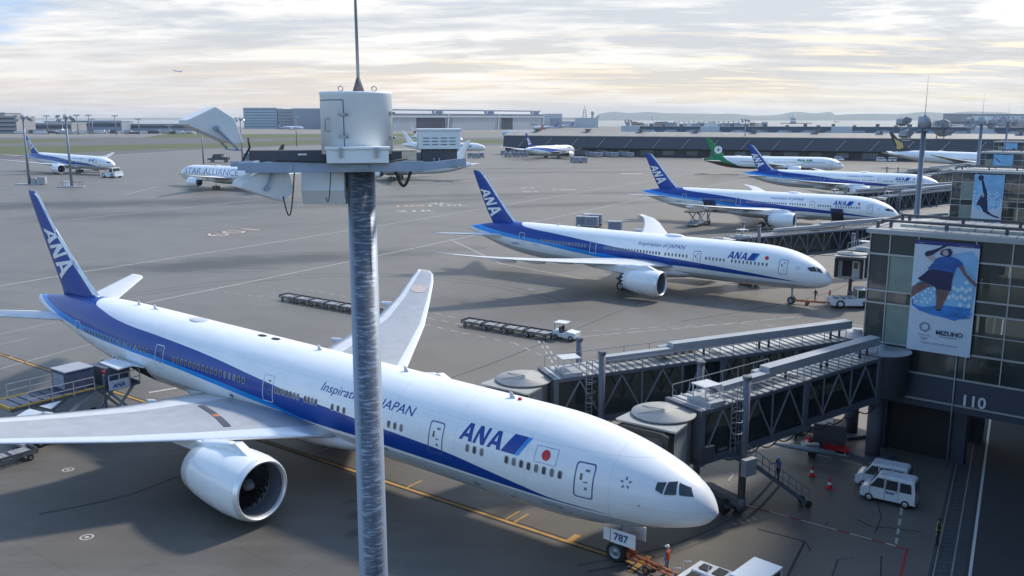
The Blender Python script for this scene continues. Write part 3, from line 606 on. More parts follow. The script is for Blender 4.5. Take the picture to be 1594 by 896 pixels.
# ------------------------------------------------------------------ ground
def ground_mat():
    m = bpy.data.materials.new('apron_concrete'); nt, N, L, b = nodes(m); b.inputs['Roughness'].default_value = .50; b.inputs['Specular IOR Level'].default_value = .5
    tc = N.new('ShaderNodeTexCoord')
    def noise(scale, det=6, rough=.6, sc=(1,1,1), rot=0):
        mp = N.new('ShaderNodeMapping'); mp.inputs['Scale'].default_value = sc; mp.inputs['Rotation'].default_value = (0,0,rot); L.new(tc.outputs['Object'], mp.inputs[0])
        n = N.new('ShaderNodeTexNoise'); n.inputs['Scale'].default_value = scale; n.inputs['Detail'].default_value = det; n.inputs['Roughness'].default_value = rough; L.new(mp.outputs[0], n.inputs[0]); return n.outputs[0]
    def mth(op, *a, clamp=False):
        n = N.new('ShaderNodeMath'); n.operation = op; n.use_clamp = clamp
        for i, v in enumerate(a):
            if isinstance(v, (int, float)): n.inputs[i].default_value = v
            else: L.new(v, n.inputs[i])
        return n.outputs[0]
    big = noise(.02, 5, .55); mid = noise(.22, 7, .6); fine = noise(4, 6, .7); streak = noise(.06, 6, .6, (.35, 3.2, 1), R(35))
    v = mth('MULTIPLY_ADD', big, .40, .80); v = mth('ADD', v, mth('MULTIPLY_ADD', mid, .34, -.17)); v = mth('ADD', v, mth('MULTIPLY_ADD', fine, .22, -.11)); v = mth('ADD', v, mth('MULTIPLY_ADD', streak, .24, -.12))
    # slab joints, along the stands
    mp = N.new('ShaderNodeMapping'); mp.inputs['Rotation'].default_value = (0,0,R(36.5)); L.new(tc.outputs['Object'], mp.inputs[0])
    sp = N.new('ShaderNodeSeparateXYZ'); L.new(mp.outputs[0], sp.inputs[0]); j = None
    for o in (sp.outputs[0], sp.outputs[1]):
        pp = mth('PINGPONG', o, 3.75); lt = mth('LESS_THAN', pp, .035); j = lt if j is None else mth('MAXIMUM', j, lt)
    v = mth('SUBTRACT', v, mth('MULTIPLY', j, .20))
    fl = N.new('ShaderNodeVectorMath'); fl.operation = 'SCALE'; fl.inputs['Scale'].default_value = 1/7.5; L.new(mp.outputs[0], fl.inputs[0])
    f2 = N.new('ShaderNodeVectorMath'); f2.operation = 'ADD'; f2.inputs[1].default_value = (.5,.5,0); L.new(fl.outputs[0], f2.inputs[0])
    f3 = N.new('ShaderNodeVectorMath'); f3.operation = 'FLOOR'; L.new(f2.outputs[0], f3.inputs[0]); wn = N.new('ShaderNodeTexWhiteNoise'); wn.noise_dimensions = '2D'; L.new(f3.outputs[0], wn.inputs[0])
    v = mth('ADD', v, mth('MULTIPLY_ADD', wn.outputs[0], .10, -.05))
    # rubbed-in tyre and oil stains, plus painted shade over the near foreground
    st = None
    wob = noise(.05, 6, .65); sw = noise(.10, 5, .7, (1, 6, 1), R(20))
    for (u, w, ru, rv, rot, k) in STAINS_AND_SHADE:
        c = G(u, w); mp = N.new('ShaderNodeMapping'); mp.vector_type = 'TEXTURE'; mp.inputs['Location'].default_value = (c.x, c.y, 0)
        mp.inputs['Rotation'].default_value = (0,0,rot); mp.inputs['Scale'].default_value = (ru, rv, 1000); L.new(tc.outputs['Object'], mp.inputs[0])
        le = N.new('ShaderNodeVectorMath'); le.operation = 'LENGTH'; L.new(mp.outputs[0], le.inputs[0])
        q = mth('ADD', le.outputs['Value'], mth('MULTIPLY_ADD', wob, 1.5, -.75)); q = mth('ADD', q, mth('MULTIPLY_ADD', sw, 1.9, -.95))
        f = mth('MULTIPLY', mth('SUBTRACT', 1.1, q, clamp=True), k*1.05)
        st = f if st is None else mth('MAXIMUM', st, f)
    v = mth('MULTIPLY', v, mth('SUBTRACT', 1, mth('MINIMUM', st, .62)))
    rgb = N.new('ShaderNodeVectorMath'); rgb.operation = 'SCALE'; rgb.inputs[0].default_value = (.138,.125,.110); L.new(v, rgb.inputs['Scale'])
    L.new(rgb.outputs[0], b.inputs['Base Color'])
    bp = N.new('ShaderNodeBump'); bp.inputs['Strength'].default_value = .25; bp.inputs['Distance'].default_value = .02; L.new(fine, bp.inputs['Height']); L.new(bp.outputs[0], b.inputs['Normal'])
    return m
STAINS_AND_SHADE = [(330,800,36,24,R(-36),.30),(900,840,26,12,R(-36),.16),(1250,830,18,12,R(30),.18),(130,318,75,16,R(15),.75),(420,315,50,9,R(5),.5),(760,303,60,8,R(12),.5),(600,316,60,8,R(25),.5),(330,412,26,9,R(25),.75),(215,335,30,14,R(20),.5),(860,415,22,7,R(30),.5),(480,402,30,8,R(25),.7),  # first three ellipses are broad foreground shade put into the colour
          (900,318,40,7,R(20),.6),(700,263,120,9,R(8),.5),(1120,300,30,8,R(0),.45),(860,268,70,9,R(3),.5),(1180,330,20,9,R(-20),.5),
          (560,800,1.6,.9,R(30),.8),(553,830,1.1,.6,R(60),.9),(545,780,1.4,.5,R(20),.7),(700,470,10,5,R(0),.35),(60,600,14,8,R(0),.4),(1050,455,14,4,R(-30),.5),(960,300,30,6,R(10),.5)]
def sheet(name, pts, z, mat, kind='structure'):
    mb = MB(); mb.add([(p[0], p[1], z) for p in pts], [tuple(range(len(pts)))]); o = mb.build(name, mat); tag(o, kind=kind); return o
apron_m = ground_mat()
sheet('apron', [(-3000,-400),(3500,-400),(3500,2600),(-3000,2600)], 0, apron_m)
sheet('land', [(-40000,-3000),(40000,-3000),(40000,30000),(-40000,30000)], -1.0, pm('far_land', (.13,.13,.11), .9, var=.3, scale=.004))
grass_m = pm('grass_field', (.075,.092,.028), .95, var=.35, scale=.03, detail=9, stretch=(1,3,1))
def pix(name, pp, z, mat, kind='structure'): return sheet(name, [G(u, v) for u, v in pp], z, mat, kind)
taxi_m = pm('taxiway_asphalt', (.105,.10,.105), .9, var=.18, scale=.02, detail=8, stretch=(1,4,1))
pix('taxiway', [(-200,214),(1000,203),(1000,196.5),(-200,196.5)], .008, pm('far_concrete', (.20,.185,.17), .9, var=.15, scale=.01, detail=8, stretch=(1,4,1)))
pix('taxiway', [(-200,252),(60,247),(300,233),(480,226),(780,226),(790,214),(-200,214)], .004, taxi_m)
pix('grass', [(-200,243),(60,240),(245,231),(330,230),(490,223.5),(785,223),(785,217),(480,217.5),(330,222.5),(150,226),(-200,229.5)], .012, grass_m)
pix('grass', [(-200,227),(90,221),(150,218.5),(95,216.3),(-200,218)], .012, grass_m)
pix('grass', [(222,214),(400,215),(700,212),(700,208),(400,208.5),(260,208)], .012, grass_m)
# water
def water_mat():
    m = bpy.data.materials.new('bay_water'); nt, N, L, b = nodes(m); b.inputs['Base Color'].default_value = (.10,.14,.17,1); b.inputs['Roughness'].default_value = .22
    tc = N.new('ShaderNodeTexCoord'); n = N.new('ShaderNodeTexNoise'); n.inputs['Scale'].default_value = .05; n.inputs['Detail'].default_value = 8; L.new(tc.outputs['Object'], n.inputs[0])
    bp = N.new('ShaderNodeBump'); bp.inputs['Strength'].default_value = .35; bp.inputs['Distance'].default_value = 2; L.new(n.outputs[0], bp.inputs['Height']); L.new(bp.outputs[0], b.inputs['Normal']); return m
wat = water_mat()
sheet('sea', [(-900,2850),(-12000,9000),(-40000,26000),(40000,26000),(40000,900),(700,760),(320,1150),(60,1600),(200,2450)], -.6, wat)
# paint
white_l = pm('white_road_paint', (.40,.385,.36), .8, var=.25, scale=1.5, detail=8)
yellow_l = pm('yellow_road_paint', (.42,.24,.07), .8, var=.25, scale=1.2, detail=8)
red_l = pm('red_road_paint', (.30,.035,.03), .8, var=.25, scale=1.5)
black_l = pm('crack_sealant', (.022,.022,.024), .7, var=.3)
def line(name, pp, w, mat, z=.010, dash=None, world_=False):
    P = [Vector((p[0], p[1], 0)) for p in pp] if world_ else [G(*p) for p in pp]; mb = MB()
    for a, b in zip(P, P[1:]):
        d = (b-a); L_ = d.length; d.normalize(); n = Vector((-d.y, d.x, 0))*w/2
        segs = [(0, L_)] if not dash else [(t*(dash[0]+dash[1]), min(L_, t*(dash[0]+dash[1])+dash[0])) for t in range(int(L_/(dash[0]+dash[1]))+1)]
        for s0, s1 in segs:
            if s1 <= s0: continue
            p, q = a+d*s0, a+d*s1; mb.add([(v.x, v.y, z) for v in (p-n, q-n, q+n, p+n)], [(0,1,2,3)])
    return tag(mb.build(name, mat), kind='structure')
tyre = pm('tyre_mark', (.085,.080,.075), .8, var=.35, scale=.6, detail=8)
for pp in ([(120,470),(330,440),(560,425),(760,440),(900,475)], [(128,474),(335,444),(562,429),(756,444),(890,480)], [(600,620),(780,560),(1000,470),(1100,440),(1180,400)], [(300,360),(520,345),(700,350),(860,372)], [(304,363),(522,348),(698,353),(850,376)],
           [(700,300),(850,285),(1000,280),(1120,290)], [(1060,500),(1180,480),(1290,455),(1340,430)], [(900,880),(1040,850),(1150,800),(1210,740)], [(915,890),(1055,858),(1163,806),(1222,746)], [(60,800),(200,770),(330,720)]):
    P_ = [G(*q) for q in pp]; Q_ = []
    for i in range(len(P_)-1):
        for k in range(8): 
            a_, b_, c_, d_ = P_[max(i-1,0)], P_[i], P_[i+1], P_[min(i+2, len(P_)-1)]; t = k/8
            Q_.append(tuple((.5*((2*b_)+(c_-a_)*t+(2*a_-5*b_+4*c_-d_)*t*t+(3*b_-a_-3*c_+d_)*t**3)).xy))
    line('tyre_mark', Q_, .22, tyre, .005, world_=True)
yh = Vector((math.cos(H), math.sin(H))); y0 = Vector((10.98, 44.6))
sA = y0 - yh*5.9; line('yellow_line', [tuple(y0 - yh*100), tuple(y0 - yh*4.9)], .26, yellow_l, world_=True)
line('dark_edge', [tuple(y0 - yh*100), tuple(y0 - yh*4.9)], .62, black_l, .006, world_=True)
# ------------------------------------------------------------------ terminal piers
CONC = pm('panel_grey', (.20,.21,.23), .6, var=.1); NAVYW = pm('navy_cladding', (.035,.045,.075), .5, var=.1)
STEEL = pm('galvanised_steel', (.33,.35,.38), .45, metal=.5, var=.1); FRAME = pm('frame_grey', (.22,.24,.27), .5, metal=.3)
LGREY = pm('light_grey_metal', (.33,.35,.38), .5, var=.08, scale=1.2); MGREY = pm('mid_grey_metal', (.105,.118,.150), .5, var=.1); DGREY = pm('dark_grey_metal', (.07,.075,.09), .55, var=.12)
ROOFW = pm('roof_sheet', (.52,.52,.51), .33, metal=.25, var=.08, stretch=(.3,6,1))
def glass_mat(name, col, tr, rough=.05):
    m = bpy.data.materials.new(name); nt, N, L, b = nodes(m); out = N['Material Output']
    b.inputs['Base Color'].default_value = (*col, 1); b.inputs['Roughness'].default_value = rough; b.inputs['Specular IOR Level'].default_value = .7
    tc = N.new('ShaderNodeTexCoord'); n = N.new('ShaderNodeTexNoise'); n.inputs['Scale'].default_value = .5; L.new(tc.outputs['Object'], n.inputs[0])
    bp = N.new('ShaderNodeBump'); bp.inputs['Strength'].default_value = .04; bp.inputs['Distance'].default_value = .3; L.new(n.outputs[0], bp.inputs['Height']); L.new(bp.outputs[0], b.inputs['Normal'])
    t = N.new('ShaderNodeBsdfTransparent'); t.inputs['Color'].default_value = (.75,.85,.80,1); mx = N.new('ShaderNodeMixShader'); mx.inputs[0].default_value = tr
    L.new(b.outputs[0], mx.inputs[1]); L.new(t.outputs[0], mx.inputs[2]); L.new(mx.outputs[0], out.inputs['Surface']); return m
GL_DARK = glass_mat('tinted_glass', (.045,.058,.056), .10); GL_CLEAR = glass_mat('clear_glass', (.035,.05,.045), .28); GL_FROST = pm('frosted_film', (.16,.23,.21), .3, var=.15, scale=.7, spec=.6)
PHI = R(-39)
C1 = G(1343, 540, 8); C1.z = 0
PZ = [4.2, 4.78, 6.72, 8.64, 11.62, 12.57, 15.3, 16.85]
PW, PD = 22.0, 8.6
def pier_block(num, loc):
    r = empty('pier_block', loc, PHI)
    mb = MB(); mb.box(0, PW, 0, PD, 4.2, 4.6); mb.box(0, PW, .12, PD-.12, 11.68, 12.5); mb.box(0, PW, .12, PD-.12, 15.4, 16.6); mb.box(0.02, PW, 0, .25, 4.6, 6.7); mb.box(0.02, PW, PD-.25, PD, 4.6, 6.7); mb.box(.02,.3,.25,PD-.25,4.6,6.7)
    mb.build('floor_slab', [NAVYW], r)
    mb = MB(); mb.box(.3, PW, .3, PD-.3, 8.2, 8.6); mb.build('upper_floor', pm('floor_grey', (.12,.13,.12), .7), r)
    mb = MB()
    for x in (.5, 6.9, 13.5, 20): mb.box(x-.2, x+.2, 2.5, 2.9, 4.6, 16.4); mb.box(x-.2, x+.2, 5.9, 6.3, 4.6, 16.4)
    mb.build('column', MGREY, r)
    g = MB()
    def pane(x0, x1, z0, z1, m): g.add([(x0,.0,z0),(x1,.0,z0),(x1,.0,z1),(x0,.0,z1)], [(0,1,2,3)], m)
    for x0, x1, ml in ((0.06,1.42,0), (1.42,3.4,2), (3.4,7.2,0), (7.2,9.5,1), (9.5,12.5,1), (12.5,15.5,1), (15.5,18.5,1), (18.5,PW,1)):
        for i in range(2, 7):
            m = ml
            if i in (4, 6): m = 0
            if ml == 2 and i == 2: m = 0
            pane(x0+.03, x1-.03, PZ[i]+.04, PZ[i+1]-.04, m)
    for i in range(2, 7):      # left end wall
        g.add([(0.0,.05,PZ[i]+.04),(0.0,PD-.05,PZ[i]+.04),(0.0,PD-.05,PZ[i+1]-.04),(0.0,.05,PZ[i+1]-.04)], [(0,1,2,3)], 0)
    g.build('glazing', [GL_DARK, GL_CLEAR, GL_FROST], r, fix=False)
    m = MB()
    for z in PZ[1:]: m.box(-.14, PW, -.14, .0, z-.06, z+.06); m.box(-.14, -.0, 0, PD, z-.06, z+.06)
    for x in (0.0, 1.42, 3.4, 7.2, 9.5, 12.5, 15.5, 18.5): m.box(x-.04, x+.04, -.10, -.0, 6.75, 16.8)
    for z in (10.1, 13.9): m.box(7.2, PW, -.05, 0, z-.03, z+.03)
    m.build('mullion', STEEL, r)
    m = MB(); m.box(-.3, PW, -.3, PD+.3, 16.85, 17.15); m.build('eaves', LGREY, r)
    for ya, yb, zt in ((.1,1.1,17.24), (2.6,4.2,17.34), (6.6,PD-.1,17.24)):
        rs = MB(); x = 1.3
        while x < PW-1: rs.box(x, x+.98, ya, yb, 17.16, zt); x += 1.04
        rs.build('roof_panel', ROOFW, r)
    b = MB()
    for y in (1.5, PD-2.2): 
        b.box(.2, PW, y, y+.22, 17.55, 17.72)
        for k in range(6): b.box(.8+k*3.9, 1.0+k*3.9, y, y+.2, 17.15, 17.55)
    b.box(.1, .32, .6, PD-1, 17.5, 17.66); b.box(.1,.3,.7,.9,17.15,17.5); b.box(.1,.3,PD-1.6,PD-1.4,17.15,17.5)
    b.build('roof_rail', DGREY, r)
    for x in (1.0, 6.6):
        for y in (1.0, PD-1.9): m = MB(); m.box(x, x+.9, y, y+.9, 0, 4.2); m.build('pier_leg', NAVYW, r)
    m = MB(); m.cyl((6.65,-.2,0),(6.65,-.2,8.6),.05,n=6); m.build('drain_pipe', STEEL, r)
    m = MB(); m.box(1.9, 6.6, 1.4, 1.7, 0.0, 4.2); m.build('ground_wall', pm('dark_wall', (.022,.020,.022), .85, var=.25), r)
    if num:
        v, f = text_mesh(num, 1.12, 0, .01, bold=.025); t = MB(); t.add([(7.15 + a, -.16 - c, 4.92 + b) for a, b, c in v], f); t.build('stand_number', pm('sign_white', (.62,.66,.70), .5), r, fix=False)
    return r
BL = [C1] + [G(u, v, 16.85) for u, v in ((1484,267), (1525,238), (1548,221))]
for b_ in BL: b_.z = 0
for i, (c, n, lab) in enumerate(zip(BL, ('110', '', '', ''), ('glazed terminal pier numbered 110, nearest the camera at the right edge', 'second glazed pier back, hung with the banner of a reaching figure in dark blue', 'third glazed pier back, its low roof just above the second one', 'farthest small glazed pier at the right edge, beyond the other three'))):
    tag(pier_block(n, c), lab, 'building', 'glazed terminal piers')
# main terminal on which the camera stands: off to the right, unseen; tall overhanging block added and sized for its cast shade
RD = Vector((math.sin(R(28.2)), math.cos(R(28.2)))); RN = Vector((RD.y, -RD.x))
def road_frame(o=(0,0)): return Matrix.Translation((o[0], o[1], 0)) @ Matrix.Rotation(math.atan2(RD.y, RD.x), 4, 'Z')
tb = MB(); tb.box(48, 98, -40, -4.2, 7, 39); tb.box(-60, 98, -40, -15, 0, 6.99); tb.box(-60, 47.9, -40, -6, 7, 22); tb.box(98, 340, -45, -21, 0, 9.5)
t_ = tb.build('terminal_building', CONC); t_.matrix_world = road_frame(); tag(t_, 'main terminal building running beside the service road beyond the right edge', 'building')
# ------------------------------------------------------------------ banners
def banner(loc, label, art):
    r = empty('banner', loc, PHI); tag(r, label, 'banner', 'tall banners on the piers')
    X0, X1, Z0, Z1 = 3.22, 7.5, 8.5, 16.6
    mb = MB(); mb.box(X0, X1, -.34, -.30, Z0, Z1); mb.build('sheet', pm('banner_white', (.50,.58,.68), .6, var=.04), r)
    W, Hh = X1-X0, Z1-Z0; lay = [0]
    def P(x, y): return (X0 + W*x, Z0 + Hh*(1-y))
    def poly(name, pts, mat):
        lay[0] += 1; y = -.34 - .004*lay[0]; m = MB(); q = [P(*p) for p in pts]; m.add([(a, y, b) for a, b in q], [tuple(range(len(q)))]); return m.build(name, mat, r)
    art(r, poly, P, lay); return r
B_LT = pm('banner_pale_blue', (.20,.42,.66), .6, var=.25, scale=.6); B_MD = pm('banner_blue', (.03,.19,.55), .6, var=.3, scale=1.2); B_SH = pm('banner_shirt', (.02,.09,.34), .6, var=.35, scale=1.5, stretch=(1,1,6))
B_DK = pm('banner_navy', (.012,.016,.07), .6, var=.2); B_SK = pm('banner_skin', (.16,.09,.09), .6, var=.3, scale=2); B_SKL = pm('banner_skin_light', (.42,.36,.38), .6, var=.15); B_TOP = pm('banner_top_strip', (.010,.022,.16), .5)
def sq(cx, cy, s): return [(cx-s, cy), (cx, cy-s*.62), (cx+s, cy), (cx, cy+s*.62)]
def emblem(r, P, lay, cx, cy, rad, cap, small=True):
    lay[0] += 1; y = -.34-.004*lay[0]; m = MB(); c = P(cx, cy)
    for k in range(3):
        rr0 = rad*(.66+.12*k)
        for i in range(18):
            if (i+k) % 3 == 2: continue
            t0, t1 = 2*math.pi*(i+.12)/18, 2*math.pi*(i+.88)/18
            m.add([(c[0]+q*math.cos(t), y, c[1]+q*math.sin(t)) for q, t in ((rr0,t0),(rr0+rad*.11,t0),(rr0+rad*.11,t1),(rr0,t1))], [(0,1,2,3)])
    m.build('ring_emblem', B_DK, r)
def words(r, P, lay, body, cx, cy, h, mat, nm='lettering', shear=0, bold=0):
    lay[0] += 1; y = -.34-.004*lay[0]; v, f = text_mesh(body, h, shear, align='CENTER', bold=bold); c = P(cx, cy); m = MB()
    m.add([(c[0]+a, y, c[1]+b) for a, b, _ in v], f); m.build(nm, mat, r, fix=False)
def art_volley(r, poly, P, lay):
    poly('top_strip', [(0,0),(1,0),(1,.035),(0,.035)], B_TOP)
    words(r, P, lay, 'Tokyo', .10, .028, .16, LGREY); words(r, P, lay, 'tokyo2020 partner', .80, .028, .13, LGREY)
    poly('wash', [(.04,.42),(.16,.30),(.30,.22),(.60,.10),(.90,.06),(.985,.12),(.985,.40),(.96,.60),(.85,.67),(.50,.66),(.20,.62),(.03,.55)], B_LT)
    poly('brush_wash', [(.02,.50),(.06,.58),(.20,.60),(.50,.56),(.96,.56),(.93,.60),(.99,.60),(.90,.64),(.95,.65),(.80,.665),(.72,.69),(.55,.67),(.36,.66),(.14,.63),(.03,.59)], B_MD)
    rnd = random.Random(3)
    lay[0] += 1; m = MB(); y = -.34-.004*lay[0]
    for i in range(7):
        for j in range(6):
            cx, cy = .60+.062*i, .34+.036*j
            if (i+j) % 2 or rnd.random() < .15 or cx > .96: continue
            q = [P(*p) for p in sq(cx, cy+.02*(i % 2 > 0), .038)]; m.add([(a, y, b) for a, b in q], [(0,1,2,3)])
    for i in range(8):
        for j in range(12):
            cx, cy = .05+.045*i, .20+.032*j
            if (i+j) % 2 or rnd.random() < .2 or (.30 < cy < .42 and cx > .2): continue
            q = [P(*p) for p in sq(cx, cy, .028)]; m.add([(a, y, b) for a, b in q], [(0,1,2,3)])
    m.build('check_pattern', pm('banner_check', (.52,.66,.80), .6), r)
    def Q(pts):
        out = []
        for x, y in pts:
            u, v = 1400+x/8.147, 360+y/8.147; s = .5; t = .5
            for _ in range(5): t = (v-374-7.5*s)/(167.4+5.4*s); s = (u-(1432.5-20.8*t))/((1528.3-24.6*t)-(1432.5-20.8*t))
            out.append((min(1, max(0, s)), min(1, max(0, t))))
        return out
    fig = [('rear_leg', [(325,630),(455,690),(380,710),(280,765),(180,835),(195,700),(260,655)], B_SK), ('front_leg', [(490,715),(665,735),(640,790),(610,843),(555,948),(545,973),(500,983),(470,958),(487,900),(495,850)], B_SK),
           ('shoe', [(458,930),(500,978),(550,970),(545,990),(495,997)], B_DK),
           ('right_arm', [(370,290),(400,255),(470,240),(560,210),(600,188),(640,178),(665,163),(668,180),(650,195),(590,225),(520,265),(470,300),(400,325)], B_DK), ('right_arm', [(398,322),(470,300),(512,342),(480,382),(425,355)], B_SKL),
           ('left_arm', [(775,440),(830,425),(862,520),(905,575),(955,625),(975,660),(965,692),(900,630),(830,540)], B_SK),
           ('head', [(560,290),(580,245),(630,225),(690,220),(712,260),(700,300),(670,324),(600,318)], B_DK), ('face', [(590,265),(620,240),(655,242),(668,285),(640,312),(603,302)], B_SKL),
           ('shirt', [(512,345),(560,325),(680,320),(760,345),(822,390),(832,432),(775,442),(748,458),(727,512),(690,522),(600,498),(470,482),(405,470),(440,430),(482,387)], B_SH),
           ('shorts', [(420,478),(540,485),(720,520),(700,580),(685,650),(672,740),(600,735),(495,718),(478,690),(455,683),(330,628),(275,592),(340,545)], B_DK)]
    fig = [(n, Q(pts), mt) for n, pts, mt in fig]
    for n, pts, mt in fig: poly(n, pts, mt)
    words(r, P, lay, 'Volleyball', .76, .655, .42, B_MD, 'script_lettering', .45)
    emblem(r, P, lay, .27, .775, .36, ''); words(r, P, lay, 'TOKYO 2020', .27, .855, .14, B_DK)
    lay[0] += 1; m = MB(); y = -.34-.004*lay[0]
    for k in range(5):
        c = P(.225+.023*k, .875+.01*(k % 2)); 
        for i in range(10):
            t0, t1 = 2*math.pi*i/10, 2*math.pi*(i+1)/10; m.add([(c[0]+q*math.cos(t), y, c[1]+q*math.sin(t)) for q, t in ((.055,t0),(.07,t0),(.07,t1),(.055,t1))], [(0,1,2,3)])
    m.build('rings', B_DK, r)
    words(r, P, lay, 'MIZUHO', .66, .83, .46, B_DK, 'sponsor_lettering', 0, .012); poly('underline', [(.50,.845),(.80,.845),(.80,.849),(.50,.849)], B_DK)
    words(r, P, lay, 'MIZUHO  TOKYO 2020  Gold Partner', .52, .925, .15, B_DK, 'footnote')
def art_reach(r, poly, P, lay):
    poly('wash', [(0,.0),(1,.0),(.99,.45),(.9,.62),(.5,.70),(.1,.66),(.02,.5)], B_LT); rnd = random.Random(5)
    lay[0] += 1; m = MB(); y = -.34-.004*lay[0]
    for i in range(13):
        for j in range(11):
            cx, cy = .06+.073*i, .34+.034*j
            if (i+j) % 2 or rnd.random() < .15: continue
            q = [P(*p) for p in sq(cx, cy, .036)]; m.add([(a, y, b) for a, b in q], [(0,1,2,3)])
    m.build('check_pattern', pm('banner_check', (.52,.66,.80), .6), r)
    poly('ball', [(.14,.03),(.22,.01),(.30,.03),(.32,.08),(.27,.12),(.18,.12),(.13,.08)], B_DK)
    poly('arm', [(.24,.12),(.32,.11),(.38,.22),(.46,.32),(.49,.45),(.44,.52),(.37,.42),(.31,.28)], B_DK)
    poly('body', [(.30,.38),(.44,.36),(.50,.50),(.54,.66),(.50,.74),(.40,.72),(.28,.60),(.14,.60),(.20,.50)], B_DK)
    poly('leg', [(.44,.70),(.52,.68),(.70,.76),(.92,.80),(.94,.83),(.72,.80),(.5,.75)], B_DK); poly('face', [(.30,.37),(.38,.36),(.38,.43),(.32,.44)], B_SKL)
    emblem(r, P, lay, .26, .92, .36, ''); words(r, P, lay, 'MIZUHO', .66, .94, .46, B_DK, 'sponsor_lettering', 0, .012)
def art_net(r, poly, P, lay):
    poly('wash', [(0,0),(1,0),(1,.7),(.0,.7)], B_LT); poly('racket', [(.08,.10),(.14,.10),(.38,.22),(.36,.25)], B_DK); poly('ball', [(.08,.44),(.16,.40),(.26,.42),(.30,.47),(.2,.53),(.1,.5)], B_DK)
    poly('figure', [(.28,.42),(.50,.55),(.70,.56),(.62,.66),(.40,.60)], B_SH); words(r, P, lay, 'MIZUHO', .6, .9, .46, B_DK, 'sponsor_lettering')
def art_dive(r, poly, P, lay):
    poly('wash', [(0,0),(1,0),(1,.8),(.0,.8)], B_LT); poly('figure', [(.3,.5),(.5,.3),(.8,.2),(.95,.3),(.7,.45),(.55,.6),(.4,.65)], B_DK); poly('limb', [(.5,.6),(.9,.5),(.95,.56),(.5,.68)], B_SH)
banner(BL[0], 'banner with a leaping player in blue kit on the nearest pier', art_volley)
banner(BL[1], 'banner with a dark figure stretching an arm to a ball, second pier', art_reach)
banner(BL[2], 'banner with a thin racket and ball on pale blue, third pier', art_net)
banner(BL[3], 'smallest banner, dark diving figure on pale blue, farthest pier', art_dive)
# ------------------------------------------------------------------ service road
kb = pm('kerb_stone', (.26,.255,.24), .8, var=.15); ra = pm('road_asphalt', (.048,.048,.052), .9, var=.18, scale=2, detail=8, bump=.3)
def off(p, d): return (p[0]+RN.x*d, p[1]+RN.y*d)
ra0 = G(1508, 896); ra1 = G(1538, 671)
def roadpt(t): return (ra0.x + (ra1.x-ra0.x)*t, ra0.y + (ra1.y-ra0.y)*t)
A_, B_ = roadpt(-1.2), roadpt(9)
sheet('road', [off(A_,-.25), off(A_,11), off(B_,11), off(B_,-.25)], .008, ra)
sheet('gutter', [off(A_,-2.0), off(A_,-.25), off(B_,-.25), off(B_,-2.0)], .006, pm('drain_dark', (.06,.06,.066), .9, var=.2, scale=2))
line('white_line', [off(A_,.05), off(B_,.05)], .16, pm('kerb_paint', (.60,.60,.58), .7, var=.12, scale=3), .016, world_=True)
for d, w in ((-.85,.09), (-1.75,.07)): line('kerb_edge', [off(A_,d), off(B_,d)], w, kb, .014, world_=True)
gm = MB()
for i in range(130): 
    p = roadpt(-.4+i*.022); q = off(p, -1.35); gm.box(q[0]-.22, q[0]+.22, q[1]-.03, q[1]+.03, .009, .013)
tag(gm.build('drain_grating', pm('grate', (.10,.10,.105), .7)), kind='structure')
